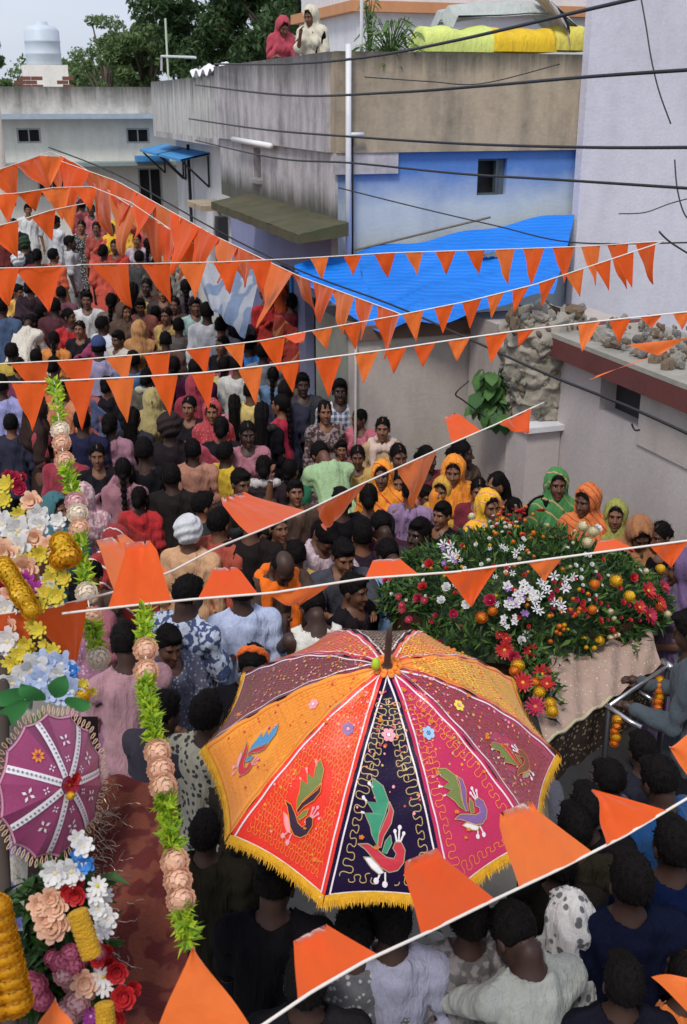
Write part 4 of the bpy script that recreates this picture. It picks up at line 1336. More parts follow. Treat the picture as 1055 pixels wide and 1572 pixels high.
PL = [
 # ---- along the wall, mostly looking towards us
 (522, 600, 'man', 'm_rest', 4, C((.10,.13,.22), 'check', (.6,.62,.66), .6), jeans, 'man in blue and white checked shirt standing against the corner of the plaster wall', 1.70, 2, None, GR_W),
 (500, 632, 'kurta', 'w_rest', 14, C((.07,.045,.045), 'leafy', (.26,.2,.2)), dark, 'woman in dark printed kurta just below the man in the checked shirt', 1.58, 0, 'hair_loose', GR_W),
 (553, 642, 'frock', 'w_turn2', -18, C((.48,.13,.18)), dark, 'girl in plain pink top looking left beside the girl in beige', 1.48, 1, 'hair_bun', GR_W),
 (588, 658, 'dupatta', 'w_rest', 0, C((.42,.29,.16)), C((.55,.42,.36)), 'slim girl in beige kurta with pale stole against the plaster wall', 1.55, 0, None, GR_W),
 (549, 700, 'kurta', 'w_clasp', -6, C((.50,.33,.10)), dark, 'girl in mustard kurta standing below the girl in beige', 1.45, 1, 'hair_bun', GR_W),
 (525, 690, 'frock', 'w_rest', 10, C((.2,.1,.1)), dark, 'small child face peeping between the dark kurta and mustard kurta', 1.25, 0, 'hair_short', GR_W),
 (587, 730, 'hood', 'w_rest', -4, C((.78,.28,.03), 'border', (.55,.05,.03), 2), C(RED), 'woman with bright orange and yellow veil below the girl in beige', 1.55, 1, None, GR_W),
 (655, 703, 'saree', 'w_turn', 12, C((.22,.08,.05)), C(MAR), 'dark haired woman half hidden behind the hanging orange pennant by the wall', 1.55, 2, None, GR_W),
 (700, 722, 'hood', 'w_turn2', 22, C((.75,.25,.03)), C(SAF), 'broad woman wrapped in plain bright orange veil below the wall plant', 1.60, 0, None, GR_W),
 (711, 695, 'saree', 'w_turn', 40, C(BRN), C(BRN), 'dark haired woman directly behind the woman in the bright orange veil', 1.62, 2, None, GR_W),
 (763, 745, 'kurta', 'w_turn2', -28, C((.20,.07,.07)), dark, 'bareheaded woman in profile beside the white pillar', 1.56, 0, 'hair_loose', GR_W),
 (752, 776, 'hood', 'w_clasp', 18, C((.78,.42,.03), 'border', (.6,.2,.2), 2), C(DPK), 'woman with golden yellow veil in front of the white pillar', 1.55, 0, None, GR_W),
 (790, 782, 'frock', 'm_clasp', 20, C((.1,.05,.05)), dark, 'short child with black hair right of the yellow veil', 1.40, 1, None, GR_W),
 (632, 752, 'frock', 'w_turn', 165, C((.27,.18,.32)), C(LIL), 'girl in lavender dress seen from behind near the palanquin flowers', 1.50, 1, 'hair_short', GR_W),
 (655, 762, 'man', 'm_clasp', 8, C((.15,.06,.05)), dark, 'small boy peeping between the lavender dress and the boy in black', 1.35, 1, None, GR_W),
 (676, 790, 'man', 'm_rest', -38, C(BLK), dark, 'boy in black shirt with thick hair at the left end of the flowers', 1.45, 0, None, GR_W),
 (857, 744, 'hood', 'w_rest', 6, C((.06,.22,.07), 'border', (.5,.3,.15), 2), C(DGR), 'woman with dark green veil standing right of the white pillar', 1.60, 1, None, GR_W),
 (832, 775, 'frock', 'w_down', 30, C((.2,.12,.08)), dark, 'child with bowed dark head just below the green veil', 1.42, 1, None, GR_W),
 (903, 768, 'hood', 'w_turn2', -14, C((.62,.17,.05), 'border', (.25,.04,.02), 3), C(SAF), 'woman with rust orange veil leaning her head beside the green veil', 1.60, 1, None, GR_W),
 (914, 806, 'frock', 'w_rest', 4, C((.30,.16,.10)), dark, 'brown faced child held in front of the rust orange veil', 1.38, 1, 'hair_short', GR_W),
 (980, 812, 'hood', 'w_down', -8, C((.36,.16,.07)), C(BRN), 'woman with dull brown veil looking down at the right end of the wall', 1.55, 1, None, GR_W),
 (1016, 822, 'saree', 'w_turn2', -20, C(BRN), C(BLK), 'bareheaded woman in black at the right end of the wall', 1.50, 1, None, GR_W),
 (1046, 872, 'hood', 'w_turn2', -70, C((.13,.08,.17)), C(LIL), 'woman with purple shawl cut off by the right edge above the rail', 1.60, 1, None, GR_N),
 (1052, 905, 'frock', 'w_turn2', -60, C((.35,.09,.05)), dark, 'child in rust red at the right edge below the purple shawl', 1.40, 0, None, GR_N),
 (955, 860, 'man', 'm_down', -10, C(BLK), dark, 'dark haired man in black behind the red and yellow blossoms', 1.45, 2, None, GR_N),
 (735, 752, 'saree', 'w_clasp', -6, C((.60,.20,.05)), C(MAR), 'small woman in orange saree squeezed between the bright orange and golden yellow veils', 1.48, 0, None, GR_W),
 (682, 752, 'hood', 'w_turn2', 5, C((.52,.30,.05)), C(MAR), 'small woman with mustard veil under the broad bright orange veil', 1.44, 0, None, GR_W),
 (946, 792, 'hood', 'w_rest', -10, C((.30,.30,.08)), C(BRN), 'small woman with olive yellow veil between the rust orange and dull brown veils', 1.50, 0, None, GR_W),
 (612, 742, 'kurta', 'w_rest', 8, C((.55,.22,.18)), dark, 'girl in coral kurta right of the bright orange and yellow veil', 1.46, 0, None, GR_W),
 # ---- around the palanquin and umbrella
 (589, 802, 'man', 'm_down', 190, C((.05,.02,.03)), dark, 'black haired man in dark maroon seen from behind below the orange veil', 1.60, 2, None, GR_N),
 (600, 845, 'man', 'm_down', 200, C((.20,.32,.55)), jeans, 'man in light blue shirt bending towards the flowers', 1.58, 2, None, GR_N),
 (527, 852, 'man', 'm_reach', 8, C((.06,.06,.075)), dark, 'young man in charcoal tee shirt looking up with one arm stretched forward', 1.62, 0, None, GR_N),
 (497, 812, 'manf', 'm_down', 26, C((.50,.36,.42), 'leafy', (.6,.5,.55)), dark, 'man with bowed head in pale pink shirt behind the young man in charcoal', 1.66, 1, None, GR_N),
 (524, 768, 'man', 'm_rest', 185, C(BLK), dark, 'dark haired man in black with his back turned below the pale green shirt', 1.62, 2, None, GR_N),
 (430, 858, 'stole', 'm_down', 22, C((.78,.15,.01)), C((.08,.05,.04)), 'balding man with vivid orange cloth round his shoulders', 1.68, 2, 'hair_bald', GR_N),
 (484, 925, 'bare', 'm_down', 190, C((.62,.60,.55)), white, 'man in sleeveless white vest seen from behind just above the umbrella', 1.64, 3-1, None, GR_N),
 (370, 902, 'man', 'm_rest', 196, C((.42,.48,.66)), dark, 'man in pale bluish white shirt seen from behind left of the orange cloth', 1.66, 2, None, GR_N),
 (288, 910, 'man', 'm_carry', 150, C((.05,.07,.16), 'leafy', (.45,.5,.6)), dark, 'man in navy and white leaf print shirt left of the pale shirt', 1.72, 2, None, GR_N),
 (262, 985, 'man', 'm_carry', 40, C((.10,.10,.15), 'print', (.3,.33,.4)), dark, 'man in dark speckled shirt between the garland and the leaf print shirt', 1.55, 1, None, GR_N),
 (388, 1015, 'band', 'm_down', 170, C(BLK), C((.70,.13,.02)), 'dark man with orange cloth wrapped on his head at the left of the umbrella', 1.66, 2, None, GR_N),
 (322, 1092, 'man', 'm_rest', 160, C((.42,.39,.30), 'dots', (.05,.05,.05), 1.2), C((.05,.045,.02)), 'dark haired man in cream spotted kurta touching the left rim of the umbrella', 1.66, 2, None, GR_N),
 (190, 985, 'manf', 'm_carry', 205, C((.36,.20,.23)), C((.15,.1,.1)), 'man in dusty pink long sleeved shirt behind the near garland', 1.70, 2, None, GR_N),
 (128, 900, 'saree', 'w_rest', 170, C((.30,.14,.22), 'print', (.5,.35,.4)), C(DPK), 'woman in mauve spotted cloth between the flowers and the far garland', 1.58, 1, None, GR_N),
 (140, 885, 'frock', 'w_rest', -10, C(BRN), dark, 'child in brown just left of the light orange upturned pennant', 1.40, 0, 'hair_short', GR_N),
 (292, 815, 'wrap', 'm_rest', 170, C((.60,.60,.62)), C((.62,.36,.20)), 'old man with white cloth on his head and peach shirt seen from behind', 1.58, 1, None, GR_N),
 (176, 828, 'hood', 'w_down', 18, C((.30,.03,.03), 'border', (.65,.6,.55), 1.6), C(RED), 'old woman with red veil edged in white beside the far garland', 1.56, 2, None, GR_N),
 (86, 782, 'hood', 'w_turn', 22, C((.045,.13,.15)), C(TEA), 'woman with teal veil looking right above the marigold flowers', 1.58, 0, None, GR_N),
 (130, 760, 'hood', 'w_rest', 176, C((.42,.22,.26), 'leafy', (.6,.45,.45)), C(PNK), 'woman with pink patterned veil seen from behind beside the teal veil', 1.50, 1, None, GR_M),
 (222, 690, 'vest', 'm_rest', 184, C((.012,.012,.014)), white, 'man in black sleeveless vest seen from behind', 1.68, 2, None, GR_M),
 (215, 762, 'saree', 'w_rest', 180, C((.33,.03,.03)), C(RED), 'woman in plain red saree seen from behind below the black vest', 1.42, 2, None, GR_M),
 (262, 655, 'wrap', 'm_rest', 178, C((.03,.022,.022)), C((.02,.015,.018)), 'tall figure wrapped in black brown cloth behind the black vest', 1.74, 2, None, GR_M),
 (296, 690, 'manf', 'm_rest', 190, C((.42,.20,.14)), dark, 'man in pale salmon shirt between the black wrapped figure and the red print', 1.55, 2, None, GR_M),
 (350, 695, 'man', 'm_point', 130, C((.55,.36,.03)), dark, 'boy in yellow shirt with dark patch pointing right', 1.50, 2, None, GR_M),
 (318, 775, 'manf', 'm_point', 96, C((.03,.03,.03)), dark, 'man in black with forearm stretched to the right below the yellow shirt', 1.56, 0, None, GR_M),
 (405, 715, 'dupatta', 'w_rest', 186, C((.03,.02,.025)), C((.5,.46,.44)), 'woman in black with white stole seen from behind', 1.55, 2, None, GR_M),
 (455, 757, 'man', 'm_up', 12, C((.08,.05,.04)), dark, 'boy lifting his face just above the curled light orange pennant', 1.48, 0, None, GR_M),
 (490, 692, 'man', 'm_bend', 205, C((.34,.50,.27)), dark, 'man in pale green shirt bending forward among the women', 1.72, 1, None, GR_M),
 (448, 720, 'kurta', 'w_rest', 160, C((.02,.13,.07)), dark, 'woman in deep green kurta left of the pale green shirt', 1.45, 1, None, GR_M),
 (428, 620, 'kurta', 'w_rest', -115, C((.38,.02,.05)), dark, 'woman in crimson kurta with yellow collar turned left', 1.60, 0, 'hair_braid', GR_M),
 (402, 632, 'dupatta', 'w_rest', 182, C(BLK), C((.03,.03,.03)), 'woman in long black dress with brown hair clipped up', 1.64, 1, 'hair_loose', GR_M),
 (360, 618, 'frock', 'w_rest', 184, C((.46,.20,.27)), C(PNK), 'girl in rose pink frock with long black hair down her back', 1.48, 1, None, GR_M),
 (326, 632, 'hood', 'w_rest', 8, C((.36,.05,.06), 'print', (.55,.15,.15)), C(RED), 'woman in red printed veil beside the rose pink frock', 1.55, 0, None, GR_M),
 (386, 528, 'man', 'm_rest', 150, C((.05,.20,.52)), dark, 'man in sky blue shirt seen from behind under the bunting', 1.66, 2, None, GR_M),
 (405, 540, 'manf', 'm_rest', 172, C((.22,.24,.27)), dark, 'man in grey shirt just right of the sky blue shirt', 1.64, 2, None, GR_M),
 (318, 478, 'manf', 'm_rest', 184, C((.60,.61,.64)), jeans, 'tall man in open white shirt seen from behind', 1.82, 2, None, GR_M),
 (300, 470, 'man', 'm_rest', 20, C((.30,.44,.42)), dark, 'man in pale turquoise shirt left of the tall white shirt', 1.66, 1, None, GR_M),
 (268, 468, 'saree', 'w_rest', 0, C((.14,.08,.08)), C(BRN), 'woman in brown facing us left of the pale turquoise shirt', 1.6, 1, None, GR_M),
 (275, 500, 'man', 'm_rest', 180, C((.10,.085,.08)), dark, 'grey headed man in brown seen from behind', 1.6, 2, None, GR_M),
 (240, 480, 'frock', 'w_rest', 170, C((.48,.03,.04)), C((.68,.30,.02)), 'child in red top and golden trousers', 1.45, 1, 'hair_short', GR_M),
 (190, 478, 'hood', 'w_turn', 12, C((.09,.055,.04)), C(BRN), 'woman in dark brown veil beside the red top', 1.62, 0, None, GR_M),
 (152, 532, 'cap', 'm_rest', 186, C((.28,.25,.38)), C((.03,.05,.14)), 'man in greyish purple shirt and blue cap seen from behind', 1.74, 2, None, GR_M),
 (205, 552, 'manf', 'm_rest', 188, C((.05,.12,.25)), jeans, 'man in denim blue shirt right of the purple shirt', 1.64, 2, None, GR_M),
 (228, 578, 'dupatta', 'w_rest', 170, C((.10,.09,.07)), C((.40,.38,.28)), 'woman with pale khaki scarf in front of the denim shirt', 1.6, 2, None, GR_M),
 (160, 498, 'man', 'm_rest', 140, C((.5,.52,.58)), C(BLK), 'man in white shirt with black bag strap', 1.62, 2, None, GR_M),
 (133, 460, 'man', 'm_rest', 6, C((.58,.58,.58)), dark, 'man in plain white tee shirt facing us in a gap of the crowd', 1.70, 1, None, GR_M),
 (106, 486, 'saree', 'w_turn', 34, C((.58,.045,.03), 'border', (.7,.35,.1), 2), C(RED), 'woman in bright red saree with gold edge', 1.60, 1, None, GR_M),
 (66, 478, 'kurta', 'w_rest', 150, C((.22,.02,.06)), dark, 'woman in dark crimson left of the bright red saree', 1.58, 1, None, GR_M),
 (48, 492, 'manf', 'm_bend', 170, C((.58,.54,.47)), white, 'man in cream shirt with orange sash bending over', 1.72, 2, None, GR_M),
 (57, 548, 'man', 'm_rest', 175, C((.45,.40,.33)), dark, 'short haired boy below the bending cream shirt', 1.5, 2, None, GR_M),
 (28, 447, 'man', 'm_clasp', 50, C((.66,.38,.10)), dark, 'boy in yellow shirt on the left below the first bunting', 1.55, 1, None, GR_M),
 (4, 470, 'manf', 'm_rest', 172, C((.05,.08,.15)), dark, 'man in slate blue shirt at the left edge', 1.75, 2, None, GR_M),
 (3, 590, 'manf', 'm_rest', 178, C((.27,.27,.50)), dark, 'man in violet blue shirt cut by the left edge', 1.70, 2, None, GR_M),
 (62, 625, 'hood', 'w_turn', 100, C((.035,.022,.02)), C((.35,.05,.07)), 'woman in very dark brown shawl turned right', 1.66, 1, None, GR_M),
 (170, 650, 'saree', 'w_rest', 176, C((.30,.15,.20)), C((.30,.15,.20)), 'woman in dusky pink saree seen from behind left of the black vest', 1.60, 2, None, GR_M),
 (128, 645, 'manf', 'm_rest', 175, C((.02,.02,.05)), dark, 'man in midnight blue between the garland and the dusky pink saree', 1.66, 2, None, GR_M),
 (205, 640, 'kurta', 'w_rest', 170, C((.03,.03,.04)), dark, 'woman in black above the black vest', 1.60, 2, 'hair_loose', GR_M),
 (268, 560, 'kurta', 'w_rest', 180, C((.04,.02,.03)), dark, 'woman in dark plum seen from behind under the double pennant', 1.58, 2, None, GR_M),
 (300, 565, 'manf', 'm_rest', 184, C((.05,.01,.03)), dark, 'man in dark wine red shirt under the second bunting', 1.64, 2, None, GR_M),
 (345, 560, 'kurta', 'w_rest', 175, C((.42,.36,.15)), dark, 'woman in pale yellow top beyond the rose pink frock', 1.6, 2, None, GR_M),
 (85, 560, 'saree', 'w_rest', 170, C((.25,.09,.04)), C(BRN), 'woman in rust saree behind the second bunting on the left', 1.58, 1, None, GR_M),
 (20, 540, 'manf', 'm_rest', 170, C((.40,.28,.05)), dark, 'man in ochre shirt at the left behind the pennants', 1.62, 2, None, GR_M),
 (440, 600, 'man', 'm_rest', 170, C((.03,.03,.05)), dark, 'man in black beside the crimson kurta near the doorway', 1.7, 2, None, GR_M),
 (465, 590, 'manf', 'm_rest', 10, C((.05,.05,.06)), dark, 'man in the shadow of the doorway beside the corner wall', 1.68, 2, None, GR_M),
 (430, 446, 'hood', 'w_rest', 190, C((.62,.10,.03)), C(SAF), 'woman in deep orange veil by the violet wall', 1.62, 1, None, GR_M),
 (410, 452, 'saree', 'w_rest', 30, C((.42,.04,.03)), C(RED), 'woman in scarlet saree by the violet wall', 1.6, 1, None, GR_M),
 (446, 462, 'saree', 'w_rest', 200, C((.50,.07,.05), 'border', (.7,.3,.1)), C(MAR), 'woman in brick red saree closest to the violet wall', 1.6, 1, None, GR_M),
 # ---- bottom right and under the umbrella
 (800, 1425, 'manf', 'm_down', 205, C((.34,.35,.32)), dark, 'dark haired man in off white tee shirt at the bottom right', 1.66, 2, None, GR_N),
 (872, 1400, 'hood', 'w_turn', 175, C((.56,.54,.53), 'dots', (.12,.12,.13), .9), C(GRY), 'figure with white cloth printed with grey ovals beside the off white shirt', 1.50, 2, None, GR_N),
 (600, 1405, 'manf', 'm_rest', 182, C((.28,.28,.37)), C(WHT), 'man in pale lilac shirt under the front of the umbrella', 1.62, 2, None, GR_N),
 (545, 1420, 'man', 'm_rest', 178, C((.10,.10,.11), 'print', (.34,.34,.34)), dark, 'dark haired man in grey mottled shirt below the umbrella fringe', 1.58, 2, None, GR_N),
 (420, 1350, 'man', 'm_carry', 176, C(BLK), dark, 'man holding the umbrella pole, clothes coloured black for the shade there', 1.66, 2, None, GR_N),  # black clothes stand for the shade under the umbrella
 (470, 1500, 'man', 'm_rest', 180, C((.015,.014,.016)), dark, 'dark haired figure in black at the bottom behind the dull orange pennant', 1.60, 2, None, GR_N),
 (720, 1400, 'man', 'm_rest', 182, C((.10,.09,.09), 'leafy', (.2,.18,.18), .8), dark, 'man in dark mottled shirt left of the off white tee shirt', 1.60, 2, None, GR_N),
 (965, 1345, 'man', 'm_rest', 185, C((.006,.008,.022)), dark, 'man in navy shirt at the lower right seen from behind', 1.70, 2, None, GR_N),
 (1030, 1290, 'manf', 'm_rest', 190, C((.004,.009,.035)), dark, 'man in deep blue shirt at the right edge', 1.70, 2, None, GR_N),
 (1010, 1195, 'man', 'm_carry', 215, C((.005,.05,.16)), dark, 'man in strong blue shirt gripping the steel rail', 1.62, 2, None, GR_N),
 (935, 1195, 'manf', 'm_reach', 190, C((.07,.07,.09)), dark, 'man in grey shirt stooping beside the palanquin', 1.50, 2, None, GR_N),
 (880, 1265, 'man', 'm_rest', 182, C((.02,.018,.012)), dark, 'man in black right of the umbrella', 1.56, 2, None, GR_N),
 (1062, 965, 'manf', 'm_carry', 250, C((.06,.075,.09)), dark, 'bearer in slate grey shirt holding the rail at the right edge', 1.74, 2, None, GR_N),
 (900, 1235, 'man', 'm_rest', 178, C(BLK), dark, 'man in black added to darken the gap between the umbrella rim and the orange pennant on the right', 1.60, 2, None, GR_N),  # added figure; its black clothes darken the grey ground beside the umbrella
 (856, 1318, 'man', 'm_rest', 184, C((.014,.012,.010)), dark, 'man in black added to darken the gap behind the upright pennant at the umbrella fringe', 1.50, 2, None, GR_N),  # extra man put in so the gap by the fringe goes dark
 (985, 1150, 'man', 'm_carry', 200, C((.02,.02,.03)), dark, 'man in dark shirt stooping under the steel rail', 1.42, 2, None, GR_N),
 (318, 1275, 'man', 'm_rest', 170, C((.02,.018,.012)), dark, 'man in black added to darken the ground at the lower left rim of the umbrella', 1.45, 2, None, GR_N),  # figure added in black to deepen the dark below the rim
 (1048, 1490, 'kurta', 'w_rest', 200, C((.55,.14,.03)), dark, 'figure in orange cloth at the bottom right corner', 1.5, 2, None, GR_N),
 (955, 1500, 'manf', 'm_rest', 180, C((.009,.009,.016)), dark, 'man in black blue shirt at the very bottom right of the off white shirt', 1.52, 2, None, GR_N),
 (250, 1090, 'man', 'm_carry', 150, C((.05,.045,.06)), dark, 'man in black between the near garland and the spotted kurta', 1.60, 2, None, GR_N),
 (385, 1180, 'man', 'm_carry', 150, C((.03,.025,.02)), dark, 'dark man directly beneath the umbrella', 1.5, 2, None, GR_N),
]
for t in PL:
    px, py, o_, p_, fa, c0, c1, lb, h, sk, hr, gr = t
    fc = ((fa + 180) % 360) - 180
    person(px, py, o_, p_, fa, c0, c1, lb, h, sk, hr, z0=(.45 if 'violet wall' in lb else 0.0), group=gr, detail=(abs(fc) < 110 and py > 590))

FILL = [
 (20, 498, 'saree', 172, (.45,.05,.08), 'ruby saree left of the bending cream shirt'), (84, 520, 'kurta', 178, (.55,.20,.05), 'tangerine kurta below the bright red saree'),
 (122, 505, 'saree', 0, (.30,.05,.12), 'plum saree right of the bright red saree'), (180, 520, 'man', 184, (.45,.42,.38), 'stone coloured shirt right of the blue cap'),
 (215, 505, 'hood', 176, (.40,.20,.08), 'tan veil below the golden trousers'), (255, 522, 'man', 182, (.10,.05,.04), 'chocolate shirt under the double pennant'),
 (340, 530, 'saree', 190, (.42,.10,.16), 'raspberry saree left of the sky blue shirt'), (365, 560, 'man', 170, (.50,.50,.48), 'chalk white shirt below the sky blue shirt'),
 (30, 560, 'saree', 184, (.20,.05,.10), 'wine saree above the violet blue shirt'), (95, 600, 'man', 176, (.52,.20,.10), 'brick orange shirt left of the first garland leaves'),
 (130, 590, 'kurta', 182, (.35,.10,.10), 'brick kurta behind the first garland leaves'), (235, 612, 'hood', 178, (.35,.28,.12), 'olive gold veil behind the black wrapped figure'),
 (290, 625, 'saree', 0, (.30,.03,.05), 'garnet saree left of the red printed veil'), (385, 600, 'man', 182, (.58,.46,.16), 'pale gold shirt behind the rose pink frock'),
 (340, 655, 'saree', 184, (.38,.06,.10), 'cherry saree below the red printed veil'), (380, 665, 'kurta', 178, (.35,.14,.18), 'mauve rose kurta below the rose pink frock'),
 (18, 650, 'man', 182, (.03,.03,.05), 'ink dark shirt below the violet blue shirt'), (100, 690, 'man', 176, (.26,.03,.05), 'deep maroon shirt behind the garland carnations'),
 (150, 700, 'saree', 178, (.36,.17,.22), 'faded pink saree left of the first black vest'), (190, 720, 'kurta', 182, (.30,.14,.17), 'dusty rose kurta touching the black vest'),
 (265, 730, 'man', 180, (.02,.016,.016), 'black shirt right of the black vest'), (370, 740, 'man', 186, (.025,.02,.02), 'black shirt left of the white stole'),
 (340, 800, 'man', 150, (.40,.08,.05), 'brick red shirt beside the peach shirt'), (385, 800, 'man', 175, (.02,.015,.015), 'sooty shirt under the curled pale pennant'),
 (430, 810, 'kurta', 10, (.12,.07,.04), 'brown kurta left of the pale pink shirt'), (455, 850, 'man', 185, (.46,.30,.10), 'mustard brown shirt right of the vivid orange cloth'),
 (555, 820, 'man', 190, (.03,.02,.03), 'dark aubergine shirt right of the young man in charcoal'), (545, 905, 'man', 182, (.015,.012,.015), 'black shirt above the umbrella tip'),
 (565, 760, 'saree', 186, (.60,.16,.03), 'flame orange saree below the yellow veil'), (612, 700, 'saree', 10, (.34,.08,.05), 'rust saree right of the bright orange and yellow veil'),
 (640, 820, 'man', 170, (.05,.04,.05), 'dark shirt at the left corner of the flowers'), (300, 590, 'hood', 182, (.25,.03,.05), 'oxblood veil between the second and third bunting'),
 (420, 575, 'kurta', 178, (.12,.20,.34), 'dull blue kurta right of the sky blue shirt'), (60, 590, 'hood', 172, (.50,.12,.05), 'terracotta veil above the dark brown shawl'),
 (165, 590, 'saree', 180, (.08,.10,.20), 'indigo saree below the greyish purple shirt'), (95, 450, 'man', 175, (.14,.05,.07), 'burgundy shirt beside the open road'),
 (255, 485, 'kurta', 182, (.50,.34,.12), 'honey kurta right of the golden trousers'), (215, 470, 'man', 0, (.30,.10,.08), 'red brown shirt behind the red top child'),
]
for i, (px, py, o_, fa, c, lb) in enumerate(FILL):
    po_ = ('w_rest', 'w_clasp')[i % 2] if o_ != 'man' else ('m_rest', 'm_clasp')[i % 2]
    person(px, py, o_, po_, fa if i % 3 else (i * 37) % 100 - 50, C(c), C(tuple(x * .5 for x in c)) if i % 2 else dark, '%s in %s' % ('woman' if o_ != 'man' else 'man', lb), 1.50 + .02 * (i % 8), (i % 2 if i % 5 else 2), group=GR_M, detail=(fa < 20 or i % 3 == 0))
# far end of the street: small figures, each its own clothes
FAR = [
 (43, 322, 'man', 'm_rest', 20, (.62,.62,.62), 'white shirt, hand raised, farthest left of the far crowd', 0),
 (22, 345, 'man', 'm_rest', 190, (.05,.05,.06), 'black shirt at the far left below the white shirt', 1),
 (85, 340, 'manf', 'm_carry', 150, (.55,.56,.6), 'white long sleeved shirt and big dark hair', 2),
 (38, 375, 'wrap', 'm_rest', 180, (.03,.05,.03), 'dark green wrap in the far left group', 3),
 (58, 392, 'saree', 'w_rest', 180, (.26,.02,.04), 'dark red saree in the far left group', 4),
 (30, 400, 'wrap', 'm_rest', 170, (.55,.57,.6), 'white head wrap low in the far left group', 5),
 (84, 392, 'man', 'm_rest', 150, (.55,.10,.04), 'coral red clothes beside the open road', 6),
 (126, 315, 'cap', 'm_rest', 180, (.35,.08,.08), 'white hat against the far house', 7),
 (140, 322, 'man', 'm_up', 10, (.45,.12,.14), 'rose shirt with raised arm at the back', 8),
 (125, 348, 'kurta', 'w_rest', 0, (.28,.27,.27), 'black and white printed kurta', 9),
 (148, 350, 'saree', 'w_rest', 10, (.55,.10,.08), 'salmon red saree in the middle of the far crowd', 10),
 (172, 350, 'hood', 'w_rest', 0, (.70,.42,.03), 'yellow veil left of two yellow veils', 11),
 (192, 350, 'hood', 'w_rest', 20, (.68,.38,.05), 'yellow veil right of two yellow veils', 12),
 (176, 378, 'saree', 'w_rest', 0, (.50,.05,.04), 'red saree below the two yellow veils', 13),
 (160, 385, 'saree', 'w_rest', 170, (.55,.09,.06), 'vermilion saree beside the open road', 14),
 (210, 368, 'kurta', 'w_rest', 0, (.42,.34,.40), 'pale mauve kurta', 15),
 (228, 375, 'kurta', 'w_rest', 180, (.08,.07,.10), 'dark purple clothes with white strap', 16),
 (247, 352, 'hood', 'w_rest', 190, (.66,.50,.05), 'lemon yellow veil near the street lamp post', 17),
 (252, 378, 'manf', 'm_rest', 180, (.30,.30,.28), 'grey shirt at the right end of the far crowd', 18),
 (215, 395, 'man', 'm_rest', 170, (.06,.06,.06), 'black shirt under the first bunting', 19),
 (240, 405, 'saree', 'w_rest', 180, (.10,.07,.05), 'brown saree under the first bunting', 20),
 (200, 330, 'man', 'm_rest', 0, (.5,.2,.05), 'orange shirt behind the yellow veils', 21),
 (225, 345, 'man', 'm_up', 0, (.45,.08,.08), 'red shirt with one arm up', 22),
 (108, 300, 'man', 'm_rest', 0, (.5,.5,.5), 'pale shirt at the very back left', 23),
 (70, 312, 'man', 'm_rest', 180, (.55,.55,.57), 'white shirt at the very back beside the wall', 24),
 (205, 445, 'frock', 'w_rest', 180, (.62,.45,.12), 'yellow and pink frock below the first bunting', 25),
 (225, 440, 'saree', 'w_rest', 0, (.12,.06,.05), 'dark brown saree below the first bunting', 26),
 (250, 448, 'man', 'm_rest', 0, (.06,.05,.05), 'black shirt right of the brown saree', 27),
 (172, 462, 'kurta', 'w_rest', 180, (.15,.12,.10), 'grey brown kurta beside the white tee shirt', 28),
 (285, 440, 'kurta', 'w_rest', 190, (.08,.06,.08), 'dark clothes near the right end of the open road', 29),
 (8, 420, 'saree', 'w_rest', 160, (.35,.05,.03), 'red saree at the left edge', 30),
 (48, 440, 'saree', 'w_rest', 170, (.05,.03,.04), 'black saree left of the open road', 31),
 (85, 470, 'man', 'm_rest', 180, (.08,.03,.04), 'dark maroon shirt behind the bright red saree', 32),
 (340, 500, 'man', 'm_rest', 180, (.35,.36,.4), 'light grey shirt right of the tall white shirt', 33),
 (365, 480, 'saree', 'w_rest', 190, (.06,.05,.07), 'black saree before the hanging sheet', 34),
 (110, 372, 'man', 'm_rest', 100, (.4,.4,.42), 'pale grey shirt by the drum', 35),
 (5, 360, 'man', 'm_rest', 180, (.12,.02,.02), 'maroon shirt at the far left edge', 36),
]
for (px, py, o_, p_, fa, c, lb, i) in FAR:
    who = 'woman' if o_ in ('hood', 'saree', 'kurta') else ('child' if o_ == 'frock' else 'man')
    person(px, py, o_, p_, fa, C(c) if i != 9 else C((.05,.05,.05), 'print', (.55,.55,.55)), C(tuple(x * .6 for x in c)) if i % 3 else dark,
           '%s in the distance, %s' % (who, lb), 1.72, i % 3, group=GR_F, detail=False)
# drum carried by the far man
q = G(116, 392, 1.0)
dm_ = MB(); dm_.lathe([(0, -.16), (.2, -.16), (.21, 0), (.2, .16), (0, .16)], 16)
dm_.v = [(z, y, x) for x, y, z in dm_.v]
o = dm_.obj('drum', mat('drum_skin', (.6, .56, .5), .6), smooth=True, loc=q); o.rotation_euler = (0, 0, rad(70))
tag(o, 'round pale drum held up at the edge of the open road', 'drum')

# two women sitting on the parapet of the concrete house
q = onS(410, 52, 3.95)
person(0, 0, 'hood', 'w_down', 14, C((.42,.06,.09)), C(MAR), 'woman in crimson veil sitting at the left on the roof parapet', 1.5, 0, z0=3.74, pos=W(4.15, q[1], q[2]), detail=True)
q = onS(452, 42, 3.95)
person(0, 0, 'hood', 'w_face', -22, C((.62,.58,.46)), C(BLK), 'woman in white veil with hand to her mouth on the roof parapet', 1.5, 0, z0=3.76, pos=W(4.15, q[1], q[2]), detail=True)
